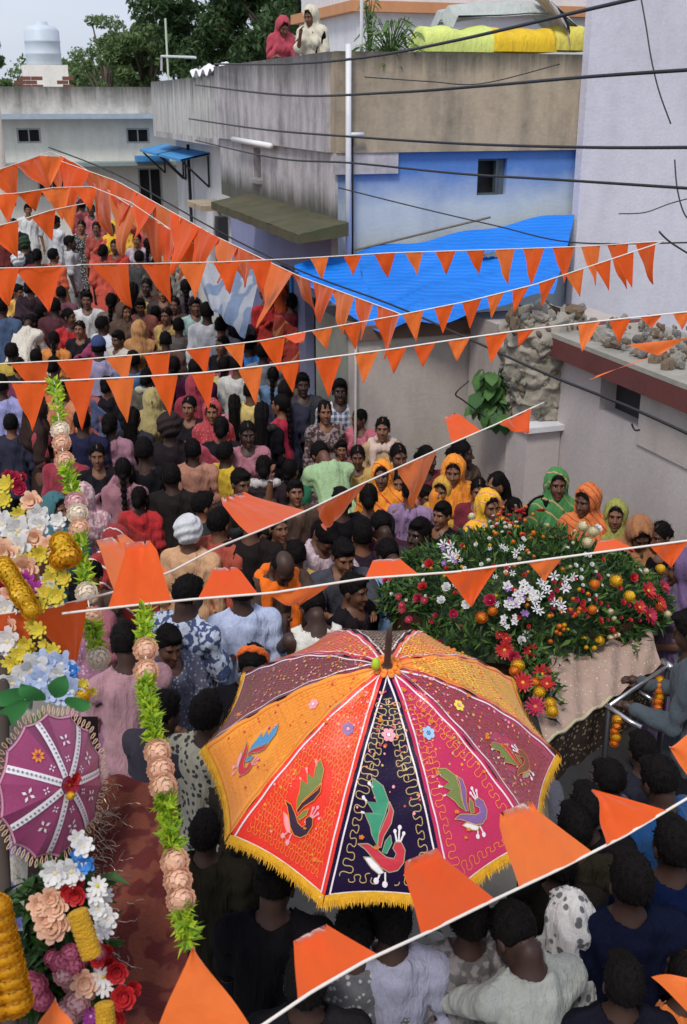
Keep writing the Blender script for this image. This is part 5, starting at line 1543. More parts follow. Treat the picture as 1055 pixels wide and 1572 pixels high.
# ================================================================ BUNTING
m_flag = []
for i, c in enumerate([(.86, .105, .004), (.80, .09, .004), (.90, .19, .03)]):
    m, nt, bs = nodes_of('orange_pennant_cloth_%s' % 'abc'[i])
    v = coords(nt)
    nt.links.new(mix(nt, noise(nt, v, 14, 4), tuple(x * .88 for x in c), tuple(min(1, x * 1.1) for x in c)), bs.inputs['Base Color'])
    bs.inputs['Roughness'].default_value = .5
    bs.inputs['Specular IOR Level'].default_value = .4
    bs.inputs['Sheen Weight'].default_value = .55; bs.inputs['Sheen Roughness'].default_value = .45
    bump(nt, bs, noise(nt, v, 18, 3), .35, .015)
    tr = nt.nodes.new('ShaderNodeBsdfTranslucent'); tr.inputs['Color'].default_value = (.9, .16, .01, 1)
    mx = nt.nodes.new('ShaderNodeMixShader'); mx.inputs[0].default_value = .35
    nt.links.new(bs.outputs[0], mx.inputs[1]); nt.links.new(tr.outputs[0], mx.inputs[2])
    nt.links.new(mx.outputs[0], nt.nodes['Material Output'].inputs['Surface'])
    m_flag.append(m)
m_cord = mat('white_cord', (.72, .66, .60), .7, var=.15, vs=20)
class Path:
    def __init__(s, pts):
        s.px = [p[0] for p in pts]; s.p = [P(*p) for p in pts]
    def at(s, x):
        for i in range(len(s.px) - 1):
            if s.px[i] <= x <= s.px[i + 1] or i == len(s.px) - 2 or (i == 0 and x < s.px[0]):
                t = (x - s.px[i]) / (s.px[i + 1] - s.px[i])
                # smooth neighbours
                return s.p[i].lerp(s.p[i + 1], t)
    def dense(s, n=60):
        x0, x1 = s.px[0], s.px[-1]
        return [s.at(x0 + (x1 - x0) * k / n) for k in range(n + 1)]
def bunting(pts, flags, label, r=.004, cord=None):
    """flags: (centre px, width px, length/width, swing deg, curl deg, skew)"""
    pa = Path(pts)
    c = pa.p[0]
    root = empty('bunting', c, 0, label, 'bunting', 'strings of orange pennants across the street')
    mb = MB(); mb.tube([p - c for p in pa.dense()], r, 6)
    mb.obj('cord', cord or m_cord, root, smooth=True)
    for i, fl in enumerate(flags):
        x, w, ratio, sw, curl, skew, fold = (list(fl) + [0] * 7 if len(fl) < 7 else list(fl))[:7]
        A = pa.at(x - w / 2); B = pa.at(x + w / 2)
        wd = (B - A).length; L = wd * ratio
        ax = (B - A).normalized()
        down = Vector((0, 0, -1)); down = (down - ax * down.dot(ax)).normalized()
        rn = random.Random(i * 7 + int(x)); ph = rn.uniform(0, 6)
        nu, nv = 8, 10
        vs = []; fs = []
        # integrate the curl along the length
        pos = Vector((0, 0, 0)); ctr = [pos.copy()]
        nrm_ = []
        for j in range(nv + 1):
            t = j / nv
            ang = rad(sw + curl * t * t)
            dirv = Matrix.Rotation(ang, 3, ax) @ down
            nr0 = dirv.cross(ax)
            if nr0.dot(C0 - A) < 0: nr0 = -nr0
            if fold and t > fold:
                pos = pos - dirv * (L / nv) - nr0 * .0035
            else: pos = pos + dirv * (L / nv)
            nrm_.append(nr0); ctr.append(pos.copy())
        for j in range(nv + 1):
            t = j / nv
            tw = 2 * fold - t if fold and t > fold else t
            half = wd * .5 * (1 - t) + .0015
            for k in range(nu + 1):
                u = -1 + 2 * k / nu
                p = A.lerp(B, .5) + ctr[j] + ax * (u * half + skew * L * (min(t, 2 * fold - t) if fold else t)) + nrm_[j] * ((wd * .05 * math.sin(u * half / wd * 8 + ph + tw * 5) * (.3 + tw) + .02 * wd * math.sin(u * 9 + ph * 2)) * (.35 if fold else 1))
                vs.append(p - c)
        for j in range(nv):
            for k in range(nu):
                a = j * (nu + 1) + k
                fs.append((a, a + 1, a + nu + 2, a + nu + 1))
        m1 = MB(); m1.add(vs, fs)
        o = m1.obj('pennant', m_flag[i % 3], root, smooth=True)
    return root
rn = random.Random(3)
def auto(xs, w, ratio, sw=0, js=14):
    return [(x, w * rn.uniform(.92, 1.1), ratio * rn.uniform(.92, 1.1), sw + rn.uniform(-js, js), rn.uniform(-15, 25), rn.uniform(-.12, .12)) for x in xs]
# first string: long top row, left part
bunting([(118, 406, 10.6), (240, 404, 10.2), (340, 402, 10.0), (450, 397, 9.8), (600, 388, 9.6), (760, 383, 9.2), (900, 378, 8.6), (1018, 370, 8.0)],
  [(170, 56, 1.05, 10, 10, .25), (238, 44, 1.25, 5, 10, .22), (296, 44, 1.15), (348, 40, 1.15), (400, 36, 1.2)] + auto([491, 542, 591, 637, 686, 731], 30, 1.15, 0, 8) + auto([777, 822, 867], 30, 1.35, 0, 6) + auto([908, 950, 993], 31, 1.6, 0, 6),
  'topmost straight string of small orange pennants in front of the blue tarp', .0045)
bunting([(-30, 560, 8.4), (120, 552, 8.2), (250, 541, 8.0), (400, 523, 7.9), (476, 508, 7.9), (600, 486, 8.0), (720, 462, 8.0), (820, 437, 8.0), (920, 404, 8.0), (1015, 372, 7.95)],
  [(45, 60, .85, 10, 0, .1), (115, 58, .95, 0, 0, .15), (183, 42, 1.0, 0, 0, .1), (241, 40, 1.7), (305, 38, 1.1, 0, 0, .12), (360, 32, 1.15, 0, 0, .15), (418, 40, 1.3), (452, 34, 1.0, -60, -70, .3), (494, 32, 1.0, 0, 0, .1), (541, 30, 1.35), (588, 28, 1.5), (634, 32, 1.4, 0, 0, -.05), (682, 30, 1.35, 0, 0, -.2), (725, 30, 1.4, 0, 0, -.25), (762, 26, 1.3, 0, 0, -.4), (800, 26, 1.3, 0, 0, -.5), (842, 28, 1.2, 0, 0, -.5), (882, 28, 1.4), (925, 26, 1.7), (958, 30, 1.7)],
  'second string of pennants rising to the knot at the upper right', .0045)
bunting([(-30, 587, 6.4), (60, 586, 6.3), (200, 579, 6.2), (312, 572, 6.15), (400, 562, 6.1), (531, 545, 6.1), (600, 536, 6.1), (700, 521, 6.1), (800, 507, 6.1), (910, 494, 6.1), (1080, 476, 6.1)],
  [(45, 56, 1.25, 0, 0, -.1), (122, 48, 1.55, 0, 0, -.1), (184, 44, 1.55, 0, 0, 0), (252, 42, 1.5), (312, 36, 1.6), (384, 38, 1.5), (443, 34, 1.4), (504, 42, 1.45, 0, 0, -.12), (563, 36, 1.3, 0, 0, -.22), (608, 34, 1.15, 0, 0, -.2), (652, 34, 1.0, 0, 0, -.2), (705, 34, 1.0, 0, 0, -.2), (763, 36, 1.2, 0, 0, -.3), (808, 26, 1.0, 0, 0, -.5), (905, 34, 1.25, -10, 0, -.35), (952, 34, 1.1, 0, 0, -.05), (1000, 34, .55), (1048, 30, .9)],
  'third string of pennants passing under the blue tarp', .0045)
# dense row along the diagonal black cable
drn = random.Random(14)
def dense(x0, x1, step, w, ratio):
    out = []; x = x0
    while x < x1:
        out.append((x, w * drn.uniform(.85, 1.15), ratio * drn.uniform(.8, 1.2), drn.uniform(-25, 25), drn.uniform(-10, 35), drn.uniform(-.3, .3))); x += step * drn.uniform(.8, 1.2)
    return out
bunting([(62, 236, 13.2), (180, 278, 12.4), (330, 362, 11.2), (460, 424, 9.9), (600, 476, 8.7), (640, 492, 8.4)],
  dense(88, 345, 33, 44, .95) + dense(350, 480, 30, 36, .95) + [(502, 34, .95, 0, 0, -.3), (532, 34, 1.0, 0, 0, -.1), (563, 28, 1.1), (598, 34, 1.15)],
  'dense row of large pennants hanging beside the long diagonal cable', .004)
bunting([(-25, 268, 12.0), (40, 246, 12.5), (78, 232, 13), (110, 246, 13), (135, 262, 13), (175, 300, 12.5), (240, 340, 12), (330, 392, 11.5)],
  dense(2, 320, 38, 42, .95), 'short row of pennants peaking at the upper left', .004)
bunting([(-25, 300, 10.6), (30, 296, 10.7), (80, 288, 10.8), (140, 286, 11), (200, 310, 11), (262, 352, 11)],
  dense(8, 150, 44, 44, .95), 'second short row of pennants at the upper left', .004)
bunting([(-25, 352, 9.8), (30, 338, 9.9), (80, 322, 10), (130, 312, 10.2)],
  [(0, 56, .95, 0, 0, .2), (66, 38, 1.1, 0, 10, .0), (104, 28, 1.2)], 'third short row of pennants left of the far crowd', .004)
bunting([(-30, 412, 9.2), (60, 410, 9.2), (124, 407, 9.3)],
  [(0, 60, 1.0, 0, 0, .1), (58, 74, .95, 0, 0, .15)], 'two big pennants before the boy in yellow at the left', .004)
# fourth: slanting near string
bunting([(-40, 950, 3.3), (0, 944, 3.4), (90, 930, 3.6), (175, 909, 3.8), (262, 878, 4.1), (330, 842, 4.3), (403, 813, 4.6), (473, 783, 4.9), (549, 746, 5.2), (695, 680, 5.8), (760, 652, 6.0), (835, 618, 6.3)],
  [(10, 120, .80, -6, 10, -.3), (86, 92, .98, -6, 10, .36), (218, 84, 1.3, 128, 10, .12, .45), (428, 90, .85, 112, 20, -.30, .5), (522, 78, .55, 20, 30, 0), (640, 66, .75, 0, 20, -.05), (716, 44, 1.2, 120, 20, .2, .5), (790, 50, .4, -40, 0, 0)],
  'slanting string from the flowers at the left up to the white pillar', .0042)
bunting([(95, 942, 3.5), (200, 930, 3.6), (295, 920, 3.7), (420, 910, 3.8), (560, 888, 3.9), (700, 878, 4.0), (860, 856, 4.1), (1085, 826, 4.2)],
  [(214, 96, 1.75, 138, 8, .2, .5), (350, 92, 1.0, 118, 8, .15, .5), (456, 108, .38, 10, 30, .15), (602, 82, .80, 115, 30, .0, .42), (722, 80, .70, 0, -10, .0), (838, 56, .62, 0, 0, 0), (940, 60, .7, 100, 60, 0, .5), (1026, 60, .6, 0, 0, .1)],
  'near string crossing above the big umbrella', .0042)
bunting([(395, 1580, 2.35), (480, 1522, 2.45), (560, 1476, 2.55), (660, 1430, 2.7), (760, 1381, 2.85), (860, 1334, 3.0), (960, 1283, 3.15), (1085, 1208, 3.3)],
  [(518, 122, .85, 112, 10, .05, .55), (704, 112, 1.10, 132, 6, -.25, .5), (852, 112, 1.12, 132, 6, -.25, .5), (975, 92, .62, 125, 0, -.3)],
  'nearest string crossing the lower right corner', .0042)
# single pennants nearest the camera
def lone(pts3, d, label, bend=.02):
    a, b, c_ = [P(x, y, d) for x, y in pts3]
    m1 = MB(); n = 10; vs = []; fs = []
    for j in range(n + 1):
        t = j / n
        l = a.lerp(c_, t); r_ = b.lerp(c_, t)
        for k in range(7):
            p = l.lerp(r_, k / 6); p = p + Vector((0, bend * .3 * math.sin(k * 1.1 + t * 4), bend * .2 * math.sin(t * 6)))
            vs.append(p - a)
    for j in range(n):
        for k in range(6):
            q = j * 7 + k; fs.append((q, q + 1, q + 8, q + 7))
    m1.add(vs, fs); o = m1.obj('pennant', m_flag[2], smooth=True, loc=a)
    return tag(o, label, 'pennant')
lone([(238, 1590), (392, 1590), (296, 1452)], 2.4, 'upright orange pennant at the bottom edge under the near garland')
lone([(1075, 1120), (1075, 1225), (1028, 1146)], 3.2, 'orange pennant poking in at the right edge')
lone([(1000, 1500), (1080, 1575), (1075, 1500)], 2.9, 'orange pennant scrap at the bottom right corner')
lone([(50, 1590), (120, 1590), (84, 1532)], 2.4, 'small orange pennant tip at the bottom left corner')
lone([(925, 575), (1000, 548), (905, 582)], 6.3, 'torn faded pennant strip lying over the red band')
lone([(960, 530), (1060, 518), (1010, 545)], 6.3, 'pale torn pennant strip in front of the rubble roof')

# ================================================================ GREAT UMBRELLA
def frame_from(axis, ref):
    z = axis.normalized(); x = (ref - z * ref.dot(z)).normalized(); y = z.cross(x)
    return Matrix((x, y, z)).transposed()
class Canopy:
    """n flat-chord panels; local z is the shaft, azimuth 0 is local -Y."""
    def __init__(s, R, H, n, rot=0, pw=1.9): s.R, s.H, s.n, s.rot, s.pw = R, H, n, rot, pw
    def rib(s, k, v):
        a = rad(s.rot) + 2 * PI * (k - .5) / s.n
        r = s.R * v
        z = s.H * (1 - v ** s.pw) + .03 * s.H * (1 - v) ** 6
        return Vector((r * math.sin(a), -r * math.cos(a), z))
    def at(s, k, u, v, off=0.0):        # u -1..1 across panel k, v 0..1 to the rim
        a = s.rib(k, v); b = s.rib(k + 1, v)
        p = a.lerp(b, (u + 1) / 2)
        bow = (1 - u * u)
        p = p * (1 - .05 * bow * v ** 6)
        p.z -= .018 * s.H * bow * v
        if s.R > .5: p.z += .0035 * math.sin(v * 37 + k * 2.3 + u * 2.1) * (1 - bow * .6) + .004 * math.sin(v * 11 + k * 1.7) * math.sin(u * 3.1 + k)
        if off:
            e = .01
            n_ = (s._p(k, u, min(v + e, 1.02)) - s._p(k, u, max(v - e, 0))).cross(s._p(k, u + e, v) - s._p(k, u - e, v))
            if n_.length > 0: n_.normalize()
            if n_.z < 0: n_ = -n_
            p = p + n_ * off
        return p
    def _p(s, k, u, v):
        a = s.rib(k, v); b = s.rib(k + 1, v); p = a.lerp(b, (u + 1) / 2); bow = (1 - u * u)
        p = p * (1 - .05 * bow * v ** 6); p.z -= .018 * s.H * bow * v
        if s.R > .5: p.z += .0035 * math.sin(v * 37 + k * 2.3 + u * 2.1) * (1 - bow * .6) + .004 * math.sin(v * 11 + k * 1.7) * math.sin(u * 3.1 + k)
        return p
    def m2u(s, a, b):                   # metres on the panel (a across, b from apex) -> u, v
        v = b / (s.R * 1.13)
        w = s.R * max(v, .02) * math.sin(PI / s.n)
        return a / w, v
CT = P(585, 1158, 3.95)
viewdir = (C0 - CT).normalized()
tilt_axis = Matrix.Rotation(rad(15.5), 3, 'X') @ Vector((0, 0, 1))
tilt_axis = Vector((.025, -math.sin(rad(17)), math.cos(rad(17))))
FR = frame_from(tilt_axis, Vector((1, .0, 0)))
big = Canopy(.645, .43, 10, rot=0, pw=1.75)
um = empty('umbrella', CT, 0, 'great embroidered processional umbrella with ten coloured panels and a golden fringe', 'umbrella')
um.rotation_mode = 'QUATERNION'; um.rotation_quaternion = FR.to_quaternion()
def panel_cloth(name, c, c2):
    m, nt, bs = nodes_of(name)
    v = coords(nt)
    n = noise(nt, v, 5, 5); n2 = noise(nt, v, 240, 2)
    base = mix(nt, n, tuple(x * .75 for x in c), tuple(min(1, x * 1.2) for x in c))
    base = mix(nt, mix(nt, 1.0, ramp(nt, n2, .52, .62), (.4,) * 3, 'MULTIPLY'), base, c2)
    nt.links.new(base, bs.inputs['Base Color'])
    dk = max(c) < .1
    bs.inputs['Roughness'].default_value = .42; bs.inputs['Sheen Weight'].default_value = .0 if dk else .2
    bs.inputs['Specular IOR Level'].default_value = .12 if dk else .45
    bump(nt, bs, noise(nt, v, 120, 3), .35, .004)
    return m
pc = {
 0: panel_cloth('navy_velvet', (.010, .004, .028), (.02, .008, .045)),
 1: panel_cloth('magenta_satin', (.50, .012, .085), (.60, .03, .10)),
 2: panel_cloth('maroon_satin', (.36, .014, .07), (.48, .10, .06)),
 3: panel_cloth('orange_satin', (.82, .24, .02), (.85, .40, .03)),
 4: panel_cloth('flame_satin', (.80, .07, .02), (.85, .25, .03)),
 5: panel_cloth('dark_plum', (.06, .012, .03), (.35, .16, .10)),
 6: panel_cloth('crimson_pink', (.58, .015, .07), (.6, .15, .05)),
 7: panel_cloth('dark_maroon', (.19, .012, .05), (.30, .10, .05)),
 8: panel_cloth('ochre_satin', (.78, .28, .018), (.80, .36, .04)),
 9: panel_cloth('scarlet_satin', (.74, .022, .010), (.80, .08, .02)),
}
th_w = mat('white_piping', (.75, .68, .70), .5, var=.1, vs=40)
th = {n: mat('thread_' + n, c, .45, var=.15, vs=60, bmp=0) for n, c in dict(gold=(.50, .36, .13), orange=(.78, .24, .03), pink=(.80, .30, .36), white=(.76, .72, .74), green=(.02, .24, .13), olive=(.16, .20, .05), red=(.50, .02, .04), blue=(.06, .25, .50), violet=(.20, .10, .30), dark=(.03, .01, .03), brown=(.22, .07, .03), grey=(.32, .30, .20), yellow=(.80, .62, .06), sky=(.32, .52, .72)).items()}
def ribbon(cn, k, pts, w, off=.003, closed=False):
    """flat stitched ribbon on panel k; pts in (a, b) metres."""
    mb = MB(); n = len(pts); vs = []; fs = []
    for i in range(n):
        p0 = pts[(i - 1) % n] if closed else pts[max(i - 1, 0)]; p1 = pts[(i + 1) % n] if closed else pts[min(i + 1, n - 1)]
        dx, dy = p1[0] - p0[0], p1[1] - p0[1]; L = math.hypot(dx, dy) + 1e-9
        nx, ny = -dy / L * w / 2, dx / L * w / 2
        for sg in (-1, 1):
            u, v = cn.m2u(pts[i][0] + sg * nx, pts[i][1] + sg * ny)
            vs.append(cn.at(k, u, v, off))
    for i in range(n if closed else n - 1):
        j = (i + 1) % n
        fs.append((2*i, 2*i+1, 2*j+1, 2*j))
    mb.add(vs, fs); return mb
def patch(cn, k, poly, off=.0035):
    mb = MB()
    tri = tessellate_polygon([[Vector((x, y, 0)) for x, y in poly]])
    mb.add([cn.at(k, *cn.m2u(x, y), off) for x, y in poly], [tuple(t) for t in tri]); return mb
def disc(cn, k, a, b, r, n=10, off=.004, sx=1):
    return patch(cn, k, [(a + r * sx * math.cos(t), b + r * math.sin(t)) for t in np.linspace(0, 2 * PI, n + 1)[:-1]], off)
# motif of the bird, traced as closed outlines in panel metres about its centre
Z_ = .000515
def zp(pts, flip=1, sc=1.0, cx=515, cy=1000, at=(0, .56), rot=0):
    o = []
    for x, y in pts:
        a = (x - cx) * Z_ * sc * flip; b = (y - cy) * Z_ * sc
        c_, s_ = math.cos(rot), math.sin(rot)
        o.append((at[0] + a * c_ - b * s_, at[1] + a * s_ + b * c_))
    return o
FE1 = [(430,705),(500,750),(540,840),(515,925),(480,1000),(462,1095),(425,1030),(415,985),(375,905),(440,905),(390,840),(460,845),(420,760)]
FE2 = [(545,840),(575,900),(560,970),(510,1040),(490,1105),(466,1092),(475,1030),(510,960),(540,900)]
LEAF = [(555,1035),(565,1080),(530,1140),(500,1130),(520,1070)]
BODY = [(330,1085),(400,1082),(470,1118),(530,1160),(580,1168),(597,1140),(572,1108),(588,1075),(630,1075),(658,1120),(650,1190),(610,1235),(550,1248),(490,1220),(430,1160),(380,1112)]
BEL = [(370,1157),(420,1160),(480,1212),(515,1250),(480,1262),(425,1225)]
def bird(cn, k, par, cols, flip=1, sc=1.0, at=(0, .56), rot=0, line='gold'):
    c1, c2, c3, c4_, c5 = cols
    parts = []
    for nm, poly, cc in (('feather', FE1, c1), ('feather', FE2, c2), ('feather', LEAF, c1), ('bird_body', BODY, c3), ('bird_belly', BEL, c4_)):
        pp = zp(poly, flip, sc, at=at, rot=rot)
        patch(cn, k, pp, .0042).obj(nm, th[cc], par)
        mb = ribbon(cn, k, pp + pp[:1], .0030 * sc, .006); parts.append(mb)
    mb = MB()
    for q in parts: mb.add(q.v, q.f)
    mb.obj('bird_outline', th[line], par)
    mb = MB()
    for l in ([(490,1250),(465,1300)], [(522,1248),(525,1315)], [(600,1075),(585,1020)], [(612,1072),(615,1000)], [(622,1075),(645,1030)], [(430,760),(405,740)], [(390,840),(368,822)], [(375,905),(350,900)]):
        q = ribbon(cn, k, zp(l, flip, sc, at=at, rot=rot), .006 * sc, .0045); mb.add(q.v, q.f)
    for (x, y, r) in ((460,1300,.010), (522,1318,.010), (585,1015,.006), (617,995,.007), (645,1028,.006), (405,738,.006), (366,820,.006), (604,1112,.008)):
        a, b = zp([(x, y)], flip, sc, at=at, rot=rot)[0]; q = disc(cn, k, a, b, r * sc); mb.add(q.v, q.f)
    mb.obj('bird_feet_and_crest', th[c5], par)['kind'] = 'stuff'
def rosette(cn, k, par, a, b, r, col, cc):
    mb = MB()
    for i in range(6):
        t = i * PI / 3; q = disc(cn, k, a + r * .62 * math.cos(t), b + r * .62 * math.sin(t), r * .36, 8, .0045); mb.add(q.v, q.f)
    mb.obj('rosette', th[col], par)
    disc(cn, k, a, b, r * .26, 8, .0055).obj('rosette_centre', th[cc], par)
def meander_line(p0, p1, amp, per, seed=0, dirn=1):
    """looping couched line between two points"""
    L = math.hypot(p1[0]-p0[0], p1[1]-p0[1]); tx, ty = (p1[0]-p0[0]) / L, (p1[1]-p0[1]) / L
    nx, ny = -ty, tx; out = []; n = int(L / per * 16) + 2
    rr = random.Random(seed); a1 = rr.uniform(0, 6)
    for i in range(n + 1):
        s_ = L * i / n; ph = 2 * PI * s_ / per
        am = amp * (1 + .3 * math.sin(s_ * 23 + a1))
        d = am * math.sin(ph) * dirn; e = -per * (.15 + .03 * math.sin(s_ * 31 + a1)) * math.sin(2 * ph) 
        out.append((p0[0] + tx * (s_ + e) + nx * d, p0[1] + ty * (s_ + e) + ny * d))
    return out
def half_w(cn, b):
    return cn.R * (b / (cn.R * 1.13)) * math.sin(PI / cn.n)
def embroider(cn, k, par, col, dense, avoid=(0, .56, .11, .15), w=.0024, amp=.016, per=.036):
    mb = MB()
    def ok(a, b):
        return ((a - avoid[0]) / avoid[2]) ** 2 + ((b - avoid[1]) / avoid[3]) ** 2 > 1
    lines = []
    if not dense:
        for sg in (-1, 1):
            lines.append(meander_line((sg * half_w(cn, .14) * .35, .14), (sg * half_w(cn, .66) * .72, .66), amp, per, k + 3, sg))
            lines.append(meander_line((sg * half_w(cn, .20) * .1, .20), (sg * half_w(cn, .44) * .42, .40), amp * .8, per * .9, k + 9, -sg))
        lines.append(meander_line((-half_w(cn, .67) * .66, .668), (half_w(cn, .67) * .66, .668), amp * .8, per, k, 1))
    else:
        b = .13
        while b < .68:
            h = half_w(cn, b) * .80
            lines.append(meander_line((-h, b), (h, b), amp, per, int(b * 999) + k, 1)); b += amp * 1.75
    for ln in lines:
        seg_ = []
        for (a, b) in ln + [None]if False else ln:
            if ok(a, b) and abs(a) < half_w(cn, b) * .9 and b < .70: seg_.append((a, b))
            else:
                if len(seg_) > 3: q = ribbon(cn, k, seg_, w); mb.add(q.v, q.f)
                seg_ = []
        if len(seg_) > 3: q = ribbon(cn, k, seg_, w); mb.add(q.v, q.f)
    o = mb.obj('embroidery', th[col], par); o['kind'] = 'stuff'
def beads(cn, k, par, cols, n, seed, vmax=.65):
    rr = random.Random(seed); bs_ = {c: MB() for c in cols}
    for i in range(n):
        b = rr.uniform(.1, vmax); h = half_w(cn, b) * .86; a = rr.uniform(-h, h); c = rr.choice(cols)
        q = disc(cn, k, a, b, rr.uniform(.0022, .0055), 5, .004); bs_[c].add(q.v, q.f)
    for c in cols:
        if bs_[c].v:
            o = bs_[c].obj('sequins', th[c], par); o['kind'] = 'stuff'
m_fringe = mat('golden_fringe', (.80, .40, .015), .6, var=.35, vs=60, bmp=.4)
panels = []
for k in range(10):
    mb = MB(); mb.grid(lambda a, b: big.at(k, -1 + 2 * a, b), 14, 48)
    p = mb.obj('panel', pc[k], um, smooth=True); panels.append(p)
    # piping just inside both seams, and across the hem
    pm = MB()
    for sg in (-1, 1):
        q = MB(); vs = []; fs = []
        for i in range(41):
            v = .05 + .93 * i / 40
            hw_ = big.R * v * math.sin(PI / 10); e = min(.9, .011 / hw_)
            e2 = min(.95, (.011 + .0052) / hw_)
            vs += [big.at(k, sg * (1 - e), v, .003), big.at(k, sg * (1 - e2), v, .003)]
        q.add(vs, [(2*i, 2*i+1, 2*i+3, 2*i+2) for i in range(40)]); pm.add(q.v, q.f)
    vs = []
    for i in range(21):
        u = -1 + 2 * i / 20; vs += [big.at(k, u * .93, .962, .003), big.at(k, u * .93, .970, .003)]
    pm.add(vs, [(2*i, 2*i+1, 2*i+3, 2*i+2) for i in range(20)])
    pm.obj('piping', th_w if k not in (8, 3) else th['orange'], p)
    # fringe
    fb = MB(); rr = random.Random(k)
    for i in range(150):
        u = -1 + 2 * (i + rr.random()) / 150
        base = big.at(k, u, .985, .002); nxt = big.at(k, u + .012, .985, .002)
        dn = (FR.transposed() @ Vector((0, 0, -1))); dn = (dn + Vector((rr.uniform(-.3, .3), rr.uniform(-.3, .3), 0)) + Vector((base.x, base.y, 0)).normalized() * .25).normalized()
        L = rr.uniform(.018, .036); out = Vector((base.x, base.y, 0)).normalized() * rr.uniform(0, .008)
        fb.add([base + out, nxt + out, nxt + out + dn * L * .6 + (nxt - base) * .4, base.lerp(nxt, .5) + out + dn * L], [(0, 1, 2, 3)])
    vs = []
    for i in range(31):
        u = -1 + 2 * i / 30; wob = .003 * math.sin(i * 5.1)
        a_ = big.at(k, u, .965 + wob * .3, .004); b_2 = big.at(k, u, 1.0, .004); b_2.z -= .006 + wob; vs += [a_, b_2]
    fb.add(vs, [(2*i, 2*i+1, 2*i+3, 2*i+2) for i in range(30)])
    fo = fb.obj('fringe', m_fringe, p); fo['kind'] = 'stuff'
bird(big, 0, panels[0], ('green', 'red', 'red', 'white', 'white'), 1, .90, (-.008, .535), 0, 'grey')
rosette(big, 0, panels[0], .002, .265, .024, 'pink', 'white')
embroider(big, 0, panels[0], 'gold', False, (0, .56, .075, .13))
beads(big, 0, panels[0], ['pink', 'orange', 'gold', 'red'], 60, 1, .5)
bird(big, 1, panels[1], ('olive', 'violet', 'violet', 'white', 'white'), 1, .74, (0, .50), -.12, 'gold')
rosette(big, 1, panels[1], -.012, .285, .024, 'sky', 'blue')
embroider(big, 1, panels[1], 'orange', False, (0, .50, .062, .10))
beads(big, 1, panels[1], ['orange', 'gold', 'pink'], 50, 2, .45)
bird(big, 2, panels[2], ('olive', 'red', 'brown', 'grey', 'white'), 1, .66, (0, .54), -.2, 'orange')
rosette(big, 2, panels[2], 0, .30, .022, 'yellow', 'pink')
embroider(big, 2, panels[2], 'brown', True, (0, .54, .055, .09), .0022, .013, .026)
beads(big, 2, panels[2], ['orange', 'gold', 'violet', 'pink'], 150, 3)
for k, cc in ((3, 'yellow'), (4, 'yellow')):
    embroider(big, k, panels[k], cc, True, (0, .56, .01, .01), .003, .013, .026)
    beads(big, k, panels[k], ['yellow', 'orange', 'red'], 160, 4 + k)
embroider(big, 5, panels[5], 'grey', True, (0, .56, .01, .01), .0025, .012, .024); beads(big, 5, panels[5], ['pink', 'grey', 'gold'], 140, 6)
embroider(big, 6, panels[6], 'orange', True, (0, .56, .01, .01), .0028, .012, .026); beads(big, 6, panels[6], ['yellow', 'orange', 'pink'], 150, 7)
embroider(big, 7, panels[7], 'brown', True, (0, .56, .01, .01), .0025, .012, .026); beads(big, 7, panels[7], ['orange', 'gold', 'pink'], 150, 8)
bird(big, 8, panels[8], ('blue', 'red', 'red', 'pink', 'pink'), 1, .66, (0, .54), .12, 'grey')
rosette(big, 8, panels[8], 0, .30, .020, 'pink', 'white')
embroider(big, 8, panels[8], 'orange', True, (0, .54, .060, .09), .0018, .012, .024); beads(big, 8, panels[8], ['orange', 'red'], 60, 9)
bird(big, 9, panels[9], ('olive', 'dark', 'dark', 'pink', 'pink'), 1, .78, (.006, .52), .08, 'orange')
rosette(big, 9, panels[9], .012, .275, .022, 'violet', 'pink')
embroider(big, 9, panels[9], 'orange', True, (0, .52, .070, .12), .0016, .011, .022); beads(big, 9, panels[9], ['orange', 'pink'], 60, 10)
# shaft, ribs, crown
mb = MB(); mb.tube([(0, 0, -1.25), (0, 0, .43)], .012, 8); mb.obj('shaft', m_wood, um, smooth=True)
for k in range(10):
    mb = MB(); mb.tube([big.rib(k, v) - Vector((0, 0, .008)) for v in np.linspace(.02, .99, 12)], .004, 5); mb.obj('rib', m_iron, um)
mb = MB(); mb.lathe([(.0, .41), (.034, .418), (.036, .434), (.014, .445), (.0115, .455), (.0115, .57), (.008, .615), (0, .62)], 14); mb.obj('ferrule', mat('dark_wood_tip', (.05, .025, .02), .5, var=.3), um, smooth=True)
bw = MB()
for i in range(10):
    a = 2 * PI * i / 10; c_ = Vector((.05 * math.cos(a), .05 * math.sin(a), .352))
    bw.grid(lambda s_, t_: c_ + Vector((.028 * math.cos(a) * s_ + .020 * math.cos(2 * PI * t_), .028 * math.sin(a) * s_ + .020 * math.sin(2 * PI * t_), .012 * math.sin(PI * s_) + .006)), 3, 8)
bw.v = [(x * .55, y * .55, z + .082) for x, y, z in bw.v]
bw.obj('crown_ruffle', mat('orange_ruffle', (.76, .22, .02), .6, var=.3, vs=40), um, smooth=True)
bw = MB(); bw.lathe([(0, .40), (.012, .405), (.015, .42), (.010, .44), (0, .45)], 10, (-.04, -.03, .06)); bw.obj('lime_bud', mat('lime_bud', (.45, .62, .03), .5), um, smooth=True)

